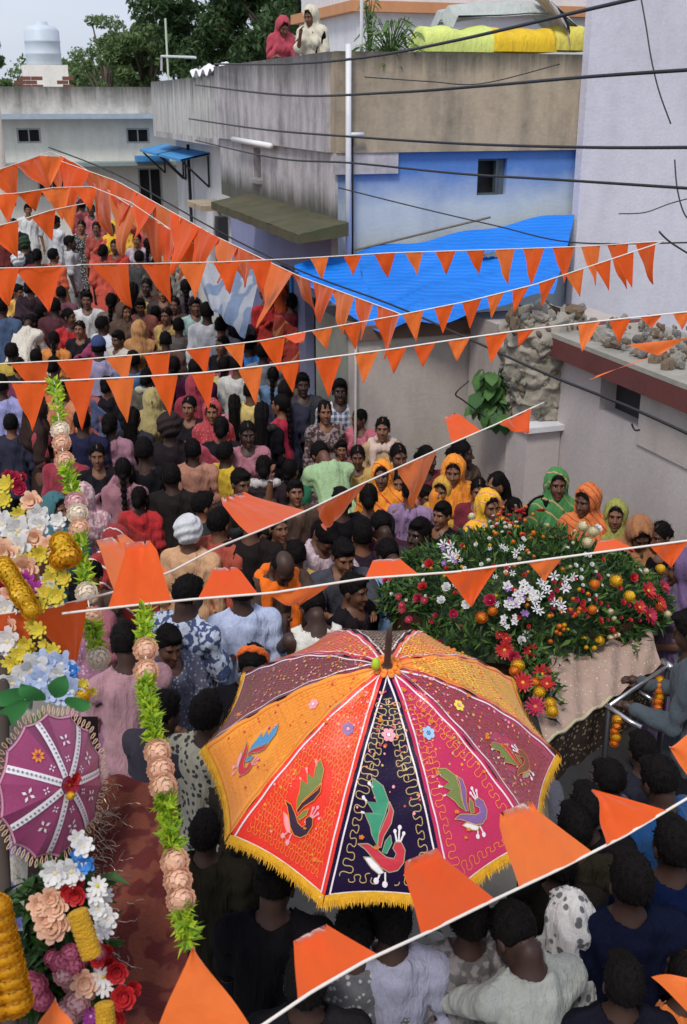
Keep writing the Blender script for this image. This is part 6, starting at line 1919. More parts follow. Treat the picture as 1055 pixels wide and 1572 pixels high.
# ================================================================ BLOSSOMS
def petal_flower(np_, r, w, cup, m_p, m_c, layers=1, seed=0, wav=.1):
    mb = MB(); rr = random.Random(seed)
    for l in range(layers):
        rl = r * (1 - .26 * l); cp = cup + .28 * l
        for i in range(np_):
            a = 2 * PI * (i + .5 * l) / np_ + rr.uniform(-.08, .08)
            d = Vector((math.cos(a), math.sin(a), 0)); n_ = Vector((-math.sin(a), math.cos(a), 0)); zz = .004 * l
            tipz = rl * math.sin(cp) + rr.uniform(-wav, wav) * r
            pts = [d * .08 * r + Vector((0, 0, zz)), d * rl * .45 + n_ * w * r + Vector((0, 0, zz + tipz * .35)), d * rl * .88 * math.cos(cp * .7) + n_ * w * r * .75 + Vector((0, 0, zz + tipz * .9)), d * rl * math.cos(cp * .7) + Vector((0, 0, zz + tipz)),
                   d * rl * .88 * math.cos(cp * .7) - n_ * w * r * .75 + Vector((0, 0, zz + tipz * .9)), d * rl * .45 - n_ * w * r + Vector((0, 0, zz + tipz * .35))]
            mb.add(pts, [(0, 1, 2, 5), (2, 3, 4, 5)], 0)
    q = MB(); q.lathe([(r * .2, .002), (r * .18, .10 * r), (r * .1, .16 * r), (0, .18 * r)], 8); mb.add(q.v, q.f, 1)
    return mb.mesh('blossom_shape', [m_p, m_c], False)
def pompom(r, m_, seed=0, n=70):
    mb = MB(); rr = np.random.RandomState(seed)
    for i in range(n):
        z = 1 - 1.75 * (i + .5) / n; a = i * 2.39996; q = math.sqrt(max(0, 1 - z * z))
        d = Vector((q * math.cos(a), q * math.sin(a), z)); t = d.cross(Vector((0, 0, 1)) if abs(z) < .9 else Vector((1, 0, 0))).normalized(); b = d.cross(t)
        s_ = r * .28
        up_ = b if b.z > 0 else -b
        c_ = d * r * .80
        mb.add([c_ - up_ * s_ * .8, c_ + t * s_ - up_ * .1 * s_ + d * s_ * .45, c_ + up_ * s_ + d * s_ * .8, c_ - t * s_ - up_ * .1 * s_ + d * s_ * .45], [(0, 1, 2, 3)])
    q = MB(); q.lathe([(0, -r * .8), (r * .75, -r * .3), (r * .78, r * .2), (r * .4, r * .7), (0, r * .8)], 8); mb.add(q.v, q.f)
    return mb.mesh('pompom_shape', [m_], True)
def petal_mat(name, c):
    m, nt, bs = nodes_of(name)
    v = coords(nt); nt.links.new(mix(nt, noise(nt, v, 30, 3), tuple(x * .7 for x in c), tuple(min(1, x * 1.2) for x in c)), bs.inputs['Base Color'])
    bs.inputs['Roughness'].default_value = .55
    tr = nt.nodes.new('ShaderNodeBsdfTranslucent'); tr.inputs['Color'].default_value = c4(c)
    mx = nt.nodes.new('ShaderNodeMixShader'); mx.inputs[0].default_value = .2
    nt.links.new(bs.outputs[0], mx.inputs[1]); nt.links.new(tr.outputs[0], mx.inputs[2]); nt.links.new(mx.outputs[0], nt.nodes['Material Output'].inputs['Surface'])
    return m
pmx = {n: petal_mat('petal_' + n, c) for n, c in dict(red=(.52, .02, .025), crimson=(.42, .015, .06), pink=(.62, .16, .26), white=(.70, .69, .68), cream=(.68, .60, .38), orange=(.75, .22, .02), yellow=(.75, .45, .02), lemon=(.66, .55, .06), violet=(.32, .16, .42), peach=(.82, .52, .36), magenta=(.48, .06, .38), sky=(.42, .50, .70), blue=(.04, .22, .60), gold=(.72, .36, .01), blush=(.74, .44, .44), ivory=(.86, .74, .60)).items()}
FL = {
 'gerbera_red': petal_flower(14, .062, .11, .25, pmx['red'], pmx['yellow'], 2, 1),
 'gerbera_crimson': petal_flower(14, .058, .11, .2, pmx['crimson'], pmx['orange'], 2, 2),
 'rose_red': petal_flower(7, .05, .36, .7, pmx['red'], pmx['crimson'], 3, 3),
 'rose_pink': petal_flower(7, .045, .36, .7, pmx['crimson'], pmx['pink'], 3, 4),
 'rose_white': petal_flower(7, .038, .36, .6, pmx['white'], pmx['cream'], 3, 5),
 'lily': petal_flower(6, .06, .16, .45, pmx['white'], pmx['violet'], 1, 6),
 'orchid': petal_flower(5, .042, .26, .3, pmx['violet'], pmx['white'], 2, 7),
 'orchid_white': petal_flower(5, .045, .26, .3, pmx['white'], pmx['violet'], 2, 8),
 'marigold_yellow': pompom(.034, pmx['yellow'], 1), 'marigold_orange': pompom(.034, pmx['orange'], 2), 'marigold_gold': pompom(.034, pmx['gold'], 3),
 'mum_cream': pompom(.040, pmx['cream'], 4), 'carnation_peach': pompom(.05, pmx['peach'], 5, 60), 'carnation_white': pompom(.05, pmx['ivory'], 6, 60),
 'carnation_pink': pompom(.05, pmx['pink'], 7, 60), 'carnation_blush': pompom(.05, pmx['blush'], 8, 60), 'daisy_white': petal_flower(9, .05, .2, .25, pmx['white'], pmx['lemon'], 1, 9),
 'lily_sky': petal_flower(6, .06, .24, .4, pmx['sky'], pmx['white'], 2, 10), 'silk_blue': petal_flower(6, .05, .3, .5, pmx['blue'], pmx['sky'], 2, 11),
 'lily_magenta': petal_flower(7, .06, .22, .4, pmx['magenta'], pmx['white'], 2, 12), 'silk_white': petal_flower(6, .065, .28, .45, pmx['white'], pmx['cream'], 2, 13), 'silk_lemon': petal_flower(8, .05, .22, .5, pmx['lemon'], pmx['yellow'], 2, 14),
 'silk_peach': petal_flower(7, .06, .32, .5, pmx['peach'], pmx['cream'], 3, 15),
}
def flower(kind, p, nrm, parent, s=1.0, name=None, base=Vector((0, 0, 0)), rr=random):
    o = bpy.data.objects.new(name or kind.split('_')[0], FL[kind]); link(o, parent)
    o.location = Vector(p) - base
    n_ = Vector(nrm).normalized() + Vector((rr.uniform(-.25, .25), rr.uniform(-.25, .25), rr.uniform(-.2, .25)))
    q = n_.to_track_quat('Z', 'Y'); o.rotation_mode = 'QUATERNION'; o.rotation_quaternion = q @ Matrix.Rotation(rr.uniform(0, 6), 3, 'Z').to_quaternion()
    s *= rr.uniform(.85, 1.15); o.scale = (s, s, s)
    return o
def leaves_on(name, pts, nrms, lens, widths, mats_, parent, seed=0):
    rs = np.random.RandomState(seed); V = []; F = []
    for i, (p, n_) in enumerate(zip(pts, nrms)):
        p = Vector(p); n_ = Vector(n_).normalized()
        d = (n_ * rs.uniform(.3, 1.0) + Vector(rs.normal(size=3)) * .75).normalized()
        s_ = d.cross(Vector(rs.normal(size=3))).normalized(); k = s_.cross(d)
        L = lens[i]; w = widths[i]
        b = len(V)
        V += [p, p + d * L * .45 + s_ * w + k * w * .3, p + d * L * .45 - k * w * .2, p + d * L * .45 - s_ * w + k * w * .3, p + d * L + k * (-.2) * L]
        F += [(b, b+1, b+2), (b, b+2, b+3), (b+1, b+4, b+2), (b+2, b+4, b+3)]
    me = np_mesh(name, V, F, mats_, False)
    mi = np.repeat(rs.randint(0, len(mats_), len(pts)), 4).astype(np.int32)
    me.polygons.foreach_set('material_index', mi)
    o = bpy.data.objects.new(name, me); link(o, parent); o['kind'] = 'stuff'
    return o
lf = [leafmat('foliage_deep', (.012, .040, .008)), leafmat('foliage_mid', (.028, .080, .012)), leafmat('foliage_bright', (.085, .16, .025))]
m_lime_leaf = [leafmat('lime_leaf', (.36, .48, .02)), leafmat('lime_leaf_dark', (.20, .34, .02))]

# ================================================================ FLOWERED PALANQUIN
PB = G(810, 930, 1.28)
pq = empty('palanquin', (PB.x, PB.y, 0), 0, 'palanquin heaped with green leaves, roses, lilies and marigolds under a beige net cloth', 'palanquin')
ex = (G(1030, 1018, 1.28) - G(845, 1135, 1.28)); ex.z = 0; ex.normalize()
ey = Vector((-ex.y, ex.x, 0))
base0 = Vector((PB.x, PB.y, 0))
MC = G(800, 905, 1.42)
rx_, ry_, rz_ = .82, .62, .30
def mound(a, b):        # a azimuth 0..1, b 0 top .. 1 foot
    an = 2 * PI * a; q = math.sin(b * PI / 2); z = math.cos(b * PI / 2)
    lump = 1 + .07 * math.sin(3 * an + 1) + .06 * math.sin(7 * an + b * 5)
    x = rx_ * q * math.cos(an) * lump; z *= .62 + .45 * math.exp(-((x - .05) / .42) ** 2); y = ry_ * q * math.sin(an) * lump
    return Vector((x, y, 0)) + Vector((0, 0, rz_ * z * lump - .12 * b * b))
def mw(a, b): return MC + mound(a, b)
mb = MB(); mb.grid(lambda a, b: mw(a, b) * 1.0 - base0 - Vector((0, 0, .06)), 32, 12); mb.obj('moss_bed', mat('moss_bed', (.02, .035, .012), .95, var=.5, bmp=.8), pq, smooth=True)
rs = np.random.RandomState(11); pts = []; nr = []
for i in range(5200):
    a = rs.uniform(); b = rs.uniform() ** .6
    p = mw(a, b); n_ = Vector((p.x - MC.x, p.y - MC.y, .45 + (p.z - MC.z)))
    tuft = .05 * max(0, math.sin(a * 40) * math.sin(b * 17))
    pts.append(p - base0 + n_.normalized() * (rs.uniform(-.04, .03) + tuft)); nr.append(n_)
# hanging spray on the front right side and near the beige cloth
def spray(px0, py0, z0_, px1, py1, z1_, n, w):
    A = G(px0, py0, z0_); B = G(px1, py1, z1_)
    for i in range(n):
        t = rs.uniform(); p = A.lerp(B, t) + Vector(rs.normal(size=3)) * w
        pts.append(p - base0); nr.append(Vector((0, -1, .3)))
spray(800, 960, 1.40, 835, 1075, 1.22, 700, .055)
spray(960, 930, 1.36, 965, 990, 1.28, 300, .04)
spray(640, 920, 1.35, 600, 930, 1.30, 200, .06)
ns = len(pts)
leaves_on('foliage', pts, nr, rs.uniform(.04, .10, ns), rs.uniform(.006, .016, ns), lf, pq, 5)
frr = random.Random(5)
def fl_at(kind, px, py, s=1.0, lift=.03, n=1, spread=0):
    for i in range(n):
        x = px + frr.uniform(-spread, spread); y = py + frr.uniform(-spread, spread)
        # intersect the ray with the mound ellipsoid
        d = ray(x, y); o_ = C0 - MC
        ax, ay, az = 1 / (rx_ * 1.02), 1 / (ry_ * 1.02), 1 / (rz_ * 1.35)
        O = Vector((o_.x * ax, o_.y * ay, o_.z * az)); D = Vector((d.x * ax, d.y * ay, d.z * az))
        A_ = D.dot(D); B_ = 2 * O.dot(D); C_ = O.dot(O) - 1; disc_ = B_ * B_ - 4 * A_ * C_
        if disc_ > 0:
            t = (-B_ - math.sqrt(disc_)) / 2 / A_; p = C0 + d * t
        else: p = G(x, y, MC.z)
        if p.z < MC.z - .10: p = G(x, y, MC.z - .06)
        n_ = Vector((p.x - MC.x, p.y - MC.y, .5)).normalized()
        flower(kind, p + n_ * lift, n_ + Vector((0, -.5, .3)), pq, s * .80, base=base0, rr=frr)
spec = [('rose_red', 655, 905), ('rose_pink', 648, 922), ('gerbera_red', 830, 790), ('rose_red', 800, 795, .8), ('rose_white', 690, 905), ('rose_white', 682, 925), ('rose_white', 720, 930, 1.2), ('rose_pink', 755, 925, 1.2),
 ('rose_pink', 700, 945), ('marigold_orange', 742, 950, 1.1), ('marigold_orange', 758, 940), ('mum_cream', 728, 800, .7), ('mum_cream', 890, 815, 1.1), ('mum_cream', 905, 822, 1.0), ('mum_cream', 897, 838), ('rose_white', 912, 818), ('rose_red', 960, 850, .8),
 ('marigold_yellow', 940, 895, 1.2), ('marigold_yellow', 1008, 878, 1.3), ('marigold_yellow', 960, 918, 1.3), ('marigold_orange', 908, 900), ('marigold_orange', 905, 938), ('marigold_yellow', 915, 985, 1.3),
 ('gerbera_red', 988, 910, 1.1), ('gerbera_red', 1005, 930, 1.1), ('gerbera_crimson', 990, 948, 1.2), ('gerbera_crimson', 1012, 905, 1.0), ('gerbera_red', 975, 935, .9), ('marigold_orange', 1005, 935, .9),
 ('rose_red', 965, 890, .9), ('mum_cream', 985, 880, .6), ('mum_cream', 1018, 945, .6), ('rose_red', 665, 870, .8), ('rose_red', 600, 895, .8), ('rose_white', 975, 880, .5)]
for t in spec: fl_at(*t[:3], s=(t[3] if len(t) > 3 else 1.0))
fl_at('orchid_white', 800, 918, .8, n=12, spread=20); fl_at('orchid', 798, 925, .7, n=9, spread=20)
fl_at('lily', 850, 912, .65, n=16, spread=30); fl_at('rose_pink', 868, 920, .45, n=14, spread=26); fl_at('marigold_orange', 880, 925, .45, n=6, spread=26)
fl_at('lily', 695, 852, .8, n=5, spread=14); fl_at('orchid', 692, 858, .6, n=4, spread=12)
fl_at('rose_red', 782, 806, .4, n=16, spread=24); fl_at('marigold_orange', 790, 810, .5, n=12, spread=28); fl_at('rose_white', 780, 808, .4, n=10, spread=28)
fl_at('orchid_white', 785, 955, .6, n=5, spread=12); fl_at('lily', 780, 865, .5, n=6, spread=24); fl_at('rose_white', 880, 870, .5, n=8, spread=30)
fl_at('marigold_orange', 870, 960, .5, n=6, spread=30); fl_at('marigold_yellow', 700, 880, .4, n=6, spread=40); fl_at('marigold_yellow', 880, 975, .5, n=4, spread=30)
fl_at('rose_white', 760, 850, .45, n=10, spread=45); fl_at('marigold_orange', 830, 880, .4, n=10, spread=60); fl_at('rose_pink', 690, 960, .5, n=6, spread=30)
fl_at('gerbera_crimson', 640, 940, .5, n=5, spread=25); fl_at('rose_white', 630, 900, .4, n=6, spread=30); fl_at('mum_cream', 830, 840, .35, n=8, spread=50); fl_at('lily', 740, 905, .35, n=14, spread=60); fl_at('rose_red', 860, 895, .35, n=14, spread=70); fl_at('marigold_yellow', 770, 870, .35, n=12, spread=60); fl_at('rose_pink', 930, 910, .35, n=10, spread=50); fl_at('rose_white', 900, 905, .35, n=10, spread=60); fl_at('rose_red', 930, 940, .45, n=8, spread=40); fl_at('marigold_yellow', 860, 940, .4, n=6, spread=40)
fl_at('mum_cream', 950, 960, .5, n=5, spread=25); fl_at('rose_red', 740, 880, .4, n=8, spread=50); fl_at('gerbera_red', 780, 985, .6, n=3, spread=15)
for kind, px, py, z, s in [('gerbera_red', 775, 998, 1.33, 1), ('rose_pink', 788, 1010, 1.32, 1.1), ('gerbera_red', 815, 1000, 1.31, 1), ('marigold_yellow', 795, 1022, 1.30, 1.3), ('marigold_orange', 790, 1030, 1.3, 1), ('gerbera_red', 832, 1035, 1.27, 1.1), ('gerbera_red', 803, 1048, 1.27, 1.1), ('marigold_orange', 822, 1048, 1.26, 1.2), ('marigold_yellow', 828, 1063, 1.25, 1.2), ('gerbera_red', 840, 1050, 1.25, .9), ('gerbera_crimson', 822, 1085, 1.22, 1.2), ('marigold_yellow', 845, 1080, 1.22, 1.3), ('marigold_yellow', 848, 1092, 1.21, 1.1), ('rose_white', 800, 985, 1.34, 1), ('lily', 808, 975, 1.35, .7)]:
    flower(kind, G(px, py, z + .06), Vector((0, -1, .7)), pq, s * .82, base=base0, rr=frr)
# beige net cloth over the litter
m_net, nt, bs = nodes_of('beige_net_cloth')
v = coords(nt); vo = nt.nodes.new('ShaderNodeTexVoronoi'); vo.inputs['Scale'].default_value = 42; nt.links.new(v, vo.inputs['Vector'])
c_ = mix(nt, noise(nt, v, 6, 6), (.24, .155, .12), (.44, .32, .26)); c_ = mix(nt, ramp(nt, vo.outputs['Distance'], .10, .22, (1,1,1), (0,0,0)), c_, (.62, .50, .44))
nt.links.new(c_, bs.inputs['Base Color']); bs.inputs['Roughness'].default_value = .75; bump(nt, bs, noise(nt, v, 24, 4), .6, .02)
q00, q10, q01, q11 = G(770, 985, 1.30), G(985, 960, 1.30), G(838, 1140, 1.12), G(1015, 1022, 1.18)
def net(a, b):
    p = q00.lerp(q10, a).lerp(q01.lerp(q11, a), b)
    p.z += .06 * math.sin(PI * b) + .018 * math.sin(a * 19 + b * 4) * math.sin(PI * b) + .01 * math.sin(a * 41 + b * 11)
    return p - base0
mb = MB(); mb.grid(net, 50, 30); mb.obj('net_cloth', m_net, pq, smooth=True)
hem_ = MB(); hem_.tube([Vector(net(a, 1.0)) + Vector((0, 0, .004)) for a in np.linspace(0, .55, 20)], .010, 6); hem_.obj('cloth_hem', C((.45, .40, .26)), pq, smooth=True)
side = MB()
def sidec(a, b):
    p = Vector(net(a * .95, 1.0)); return p + Vector((0, .04 * b + .01 * math.sin(a * 30), -.30 * b - .01))
side.grid(sidec, 30, 8); side.obj('side_valance', C((.05, .035, .03), 'print', (.3, .25, .15)), pq, smooth=True)
# steel carrying frame
def stub(name, pts_, r=.011, m_=m_steel):
    mb = MB(); mb.tube([p - base0 for p in pts_], r, 8); return mb.obj(name, m_, pq, smooth=True)
r0, r1 = G(936, 1083, 1.20), G(1026, 1022, 1.22)
stub('rail', [r0, r1]); stub('cross_rail', [G(930, 1082, 1.20), G(968, 1108, 1.16), G(985, 1116, 1.15)], .013)
stub('rail_end', [G(1018, 1014, 1.22), G(1032, 1026, 1.22)], .018)
stub('cross_rail', [G(982, 1062, 1.16), G(1002, 1074, 1.15)], .010)
stub('leg', [r0, Vector((r0.x, r0.y, 0.0))], .016, m_iron); stub('leg', [r1, Vector((r1.x, r1.y, 0.0))], .016, m_iron)
for dx, dy in ((-1.2, .3), (-1.1, -.25), (-.2, .55)):
    b_ = Vector((MC.x + dx * .6, MC.y + dy, 1.2)); stub('leg', [b_, Vector((b_.x, b_.y, 0))], .02, m_iron)
bx_ = MB(); bx_.grid(lambda a, b: MC - base0 + Vector((rx_ * .95 * math.cos(2 * PI * a), ry_ * .95 * math.sin(2 * PI * a), -.02 - .42 * b)), 32, 4); bx_.obj('skirt_cloth', C((.06, .03, .02)), pq, smooth=True)
def marigold_string(px0, py0, z0_, px1, py1, z1_, n, label):
    A = G(px0, py0, z0_); B = G(px1, py1, z1_)
    root = empty('marigold_string', A, 0, label, 'garland', 'marigold strings on the palanquin rail')
    mb = MB(); mb.tube([(0, 0, 0), B - A], .003, 5); mb.obj('thread', m_cord, root)
    for i in range(n):
        p = A.lerp(B, i / (n - 1)) + Vector((frr.uniform(-.008, .008), frr.uniform(-.008, .008), 0))
        flower('marigold_orange' if i % 3 else 'marigold_gold', p, Vector((0, -1, .4)), root, .75, 'marigold', A, frr)
marigold_string(1013, 1045, 1.20, 1008, 1110, 1.0, 9, 'thick orange marigold string hanging from the right of the steel rail')
marigold_string(950, 1105, 1.15, 942, 1140, 1.02, 5, 'short orange marigold string hanging from the left of the steel rail')

# ================================================================ HANGING GARLANDS
def garland(pts, segs, label, s):
    Q = [P(*p) for p in pts]; A = Q[0]
    root = empty('garland', A, 0, label, 'garland')
    def at(t):
        x = t * (len(Q) - 1); i = min(int(x), len(Q) - 2); return Q[i].lerp(Q[i + 1], x - i)
    mb = MB(); mb.tube([at(t) - A for t in np.linspace(0, 1, 20)], .0025, 5); mb.obj('thread', m_cord, root)
    lr = np.random.RandomState(len(segs))
    for kind, t0, t1, n in segs:
        if kind == 'leaf':
            pts_ = []; nr_ = []
            for i in range(n):
                t = t0 + (t1 - t0) * lr.uniform(); a = lr.uniform(0, 2 * PI); d = Vector((math.cos(a), math.sin(a), .15))
                pts_.append(at(t) - A + d * .008 * s); nr_.append(d * 1.6 + Vector((0, 0, .2)))
            o = leaves_on('leaf_tuft', pts_, nr_, lr.uniform(.032, .062, n) * s, lr.uniform(.007, .012, n) * s, m_lime_leaf, root, n)
        else:
            for i in range(n):
                t = t0 + (t1 - t0) * (i + .5) / n
                f = flower(kind, at(t), Vector((0, -1, .5)), root, s, 'carnation', A, frr); f.scale = (s, s, s * .72)
    return root
garland([(83, 584, 5.6), (97, 700, 5.2), (118, 780, 4.9), (132, 905, 4.6), (152, 1015, 4.35)],
  [('leaf', 0, .155, 150), ('carnation_white', .16, .18, 1), ('carnation_peach', .20, .22, 1), ('carnation_peach', .265, .285, 1), ('leaf', .29, .45, 160), ('carnation_blush', .46, .485, 1), ('carnation_white', .505, .53, 1), ('carnation_peach', .555, .58, 1), ('leaf', .585, .735, 160), ('carnation_white', .75, .775, 1), ('carnation_peach', .845, .86, 1), ('leaf', .865, .975, 130), ('carnation_white', .98, 1.0, 1)],
  'far thin garland of lime leaves and pale carnations hanging from the third string', .95)
garland([(222, 936, 3.55), (225, 1060, 3.3), (248, 1190, 3.1), (268, 1320, 2.95), (290, 1458, 2.85)],
  [('leaf', .0, .10, 150), ('carnation_peach', .105, .15, 1), ('carnation_peach', .17, .22, 1), ('leaf', .215, .41, 300), ('carnation_peach', .41, .56, 3), ('leaf', .555, .725, 280), ('carnation_peach', .73, .89, 3), ('leaf', .885, .985, 130)],
  'near thick garland of lime leaves and peach carnations left of the big umbrella', .78)

# ================================================================ FLOWERED FLOAT ON THE LEFT
FB = G(60, 1250, 1.2)
ft = empty('decorated_float', (FB.x, FB.y, 0), 0, 'flower decorated float frame with cream curtain at the left edge', 'float')
fb0 = Vector((FB.x, FB.y, 0))
mb = MB(); mb.tube([P(18, 1620, 2.6) - fb0, P(2, 1300, 2.9) - fb0, P(4, 1050, 3.3) - fb0, P(4, 830, 3.9) - fb0], .02, 8); mb.obj('post', mat('dark_post_wood', (.045, .032, .025), .9), ft, smooth=True)
cur = MB()
cur.grid(lambda a, b: (P(-40, 1030, 3.35).lerp(P(52, 1060, 3.35), a)).lerp(P(-40, 1440, 2.9).lerp(P(40, 1440, 2.9), a), b) + Vector((0, .02 * math.sin(a * 16), 0)) - fb0, 20, 10)
cur.obj('curtain', C((.40, .38, .33), 'leafy', (.12, .12, .3), .3), ft, smooth=True)
cur = MB()
cur.grid(lambda a, b: (P(-60, 800, 4.1).lerp(P(80, 850, 4.0), a)).lerp(P(-60, 1040, 3.7).lerp(P(110, 1090, 3.6), a), b) + Vector((0, .03 * math.sin(a * 9), 0)) - fb0, 16, 14)
cur.obj('backing_cloth', C((.06, .03, .02)), ft, smooth=True)
# maroon velvet flank with tinsel
cl_ = MB()
def flank(a, b):
    p = (P(140, 1215, 3.35).lerp(P(265, 1180, 3.45), a)).lerp(P(120, 1640, 2.75).lerp(P(300, 1640, 2.75), a), b)
    return p + Vector((0, .03 * math.sin(a * 7 + b * 3), .02 * math.sin(b * 12 + a * 5))) - fb0
cl_.grid(flank, 24, 30); fo = cl_.obj('velvet_cloth', C((.085, .012, .01), 'leafy', (.14, .035, .02), .6), ft, smooth=True)
tn = MB(); tr_ = random.Random(8)
for i in range(420):
    b = tr_.random(); a = abs(tr_.gauss(.02, .16)) + .10 * b
    p = Vector(flank(min(a, 1), b)) + Vector((0, -.02, .0)); pts_ = [p]
    d = Vector((tr_.uniform(-1, 1), -.3, tr_.uniform(-1, 1))).normalized()
    for k in range(5):
        d = (d + Vector((tr_.uniform(-1, 1), tr_.uniform(-.3, .3), tr_.uniform(-1, 1))) * .8).normalized(); p = p + d * .012; pts_.append(p)
    tn.tube(pts_, .0010, 3, cap=False)
to = tn.obj('tinsel', mat('tinsel', (.34, .27, .22), .35, .6, var=.4), ft); to['kind'] = 'stuff'
dk = MB(); dk.grid(lambda a, b: (P(-80, 1100, 3.7).lerp(P(150, 1100, 3.7), a)).lerp(P(-80, 1700, 3.0).lerp(P(170, 1700, 3.0), a), b) - fb0, 8, 8); dk.obj('inner_cloth', C((.03, .02, .02)), ft, smooth=True)
fr2 = random.Random(12)
def ff(kind, px, py, d, s, nrm=(0, -1, .5), nm=None):
    flower(kind, P(px, py, d), nrm, ft, s, nm, fb0, fr2)
# upper heap
for kind, px, py, s in [('silk_lemon', 8, 770, 1.3), ('silk_lemon', 30, 790, 1.3), ('silk_lemon', 12, 745, 1.2), ('silk_white', 60, 790, 1.2), ('silk_white', 28, 815, 1.5), ('silk_white', 5, 805, 1.5), ('silk_white', 62, 808, 1.4), ('silk_white', 30, 842, 1.5), ('silk_peach', 75, 838, 1.1), ('silk_peach', 8, 850, 1.5),
   ('silk_lemon', 62, 852, 1.3), ('silk_lemon', 40, 862, 1.2), ('silk_peach', 38, 872, 1.4), ('silk_peach', 20, 885, 1.2), ('lily_magenta', 40, 892, 1.3), ('lily_magenta', 55, 905, 1.2), ('lily_magenta', 45, 912, 1.0), ('silk_lemon', 88, 872, 1.2), ('silk_lemon', 78, 890, 1.2), ('silk_lemon', 70, 912, 1.3), ('silk_lemon', 88, 915, 1.3), ('silk_lemon', 60, 930, 1.2), ('silk_white', 80, 900, .7), ('silk_white', 8, 935, 1.2), ('rose_pink', 3, 905, 1.2), ('rose_pink', 30, 748, 1.4), ('rose_pink', 22, 735, 1.2),
   ('silk_white', 12, 985, 1.3), ('silk_lemon', 18, 1022, 1.2), ('silk_white', 20, 1050, 1.3), ('lily_sky', 35, 1062, 1.2), ('silk_peach', 12, 960, 1.2), ('silk_lemon', 60, 968, 1.1), ('silk_peach', 50, 770, 1.2), ('silk_white', 90, 800, 1.0), ('silk_lemon', 20, 830, 1.1), ('silk_peach', 55, 825, 1.2), ('silk_lemon', 100, 890, 1.0), ('silk_peach', 15, 915, 1.1), ('silk_lemon', 40, 990, 1.2), ('silk_lemon', 30, 1005, 1.2), ('silk_lemon', 82, 1000, 1.1), ('silk_white', 50, 1030, 1.6), ('lily_sky', 70, 1022, 1.5), ('lily_sky', 95, 1020, 1.5), ('silk_blue', 112, 1030, 1.0), ('lily_sky', 100, 1052, 1.4), ('lily_sky', 112, 1062, 1.3), ('lily_sky', 85, 1062, 1.3), ('silk_lemon', 128, 1050, .8), ('silk_white', 90, 1038, 1.2), ('lily_sky', 62, 1045, 1.3), ('marigold_yellow', 127, 1068, 1.2)]:
    d = 3.72 - (py - 740) / 340 * .45
    ff(kind, px, py, d, s * .55)
    ff(kind, px + fr2.uniform(-16, 16), py + fr2.uniform(-14, 14), d + .04, s * .45)
for px, py, kind in ((95, 835, 'marigold_yellow'), (100, 845, 'marigold_yellow'), (92, 858, 'marigold_gold'), (105, 852, 'marigold_gold')): ff(kind, px, py, 3.5, 1.1)
for i in range(9): ff('marigold_yellow', 6 + i * 5.2, 868 + i * 8.6, 3.42, .95, nm='marigold')
# green silk leaves
for (px, py, an, L) in ((52, 1062, 170, .13), (70, 1075, 120, .12), (85, 1072, 70, .14), (48, 1075, 200, .12), (68, 1090, 250, .12), (100, 1080, 30, .1)):
    mb = MB(); A = P(px, py, 3.22) - fb0; d = Vector((math.cos(rad(an)), -.3, math.sin(rad(an)))).normalized(); s_ = d.cross(Vector((0, -1, 0))).normalized()
    vs = []; 
    for i in range(9):
        t = i / 8; w = .028 * math.sin(PI * t) ** .7 + .001; c__ = A + d * L * t + Vector((0, -.02 * math.sin(PI * t), -.03 * t * t))
        vs += [c__ + s_ * w, c__ + Vector((0, .006, 0)), c__ - s_ * w]
    mb.add(vs, [q for i in range(8) for q in ((3*i, 3*i+1, 3*i+4, 3*i+3), (3*i+1, 3*i+2, 3*i+5, 3*i+4))]); mb.obj('silk_leaf', leafmat('silk_leaf_green', (.04, .20, .05)), ft, smooth=True)
# lower cluster
for kind, px, py, s in [('silk_white', 85, 1340, 1.3), ('silk_white', 110, 1338, 1.3), ('silk_white', 128, 1300, .9), ('silk_blue', 132, 1325, 1.1), ('rose_red', 118, 1372, 1.3), ('rose_red', 105, 1368, 1.1), ('daisy_white', 148, 1372, 1.2), ('daisy_white', 150, 1360, 1.1), ('silk_white', 165, 1410, 1.0), ('daisy_white', 160, 1425, 1.1), ('silk_peach', 60, 1388, 1.3), ('silk_peach', 85, 1392, 1.3), ('silk_peach', 78, 1378, 1.2), ('silk_peach', 82, 1425, 1.4), ('silk_peach', 95, 1418, 1.2), ('carnation_pink', 108, 1465, 1.2), ('carnation_pink', 112, 1482, 1.2), ('carnation_blush', 100, 1495, 1.2), ('carnation_pink', 95, 1478, 1.1),
   ('silk_peach', 130, 1508, 1.2), ('daisy_white', 158, 1500, 1.1), ('daisy_white', 160, 1515, 1.0), ('carnation_pink', 55, 1515, 1.2), ('carnation_pink', 45, 1510, 1.1), ('carnation_pink', 65, 1535, 1.1), ('carnation_blush', 118, 1540, 1.2), ('carnation_blush', 105, 1555, 1.3), ('lily_magenta', 140, 1560, 1.0), ('rose_red', 180, 1490, 1.3), ('rose_red', 190, 1530, 1.4), ('rose_red', 175, 1560, 1.4), ('rose_red', 150, 1475, 1.0), ('carnation_pink', 152, 1465, .7), ('silk_peach', 70, 1410, 1.1), ('silk_white', 150, 1395, 1.1)]:
    ff(kind, px, py, 2.62, s * .47)
    ff(kind, px + fr2.uniform(-16, 16), py + fr2.uniform(-16, 16), 2.67, s * .40)
lr = np.random.RandomState(3); pp = []; nn2 = []
for i in range(420):
    px, py = lr.uniform(30, 160), lr.uniform(1340, 1560); pp.append(P(px, py, 2.72) - fb0); nn2.append(Vector((0, -1, .2)))
leaves_on('silk_foliage', pp, nn2, lr.uniform(.05, .1, 420), lr.uniform(.008, .016, 420), lf[:2], ft, 9)
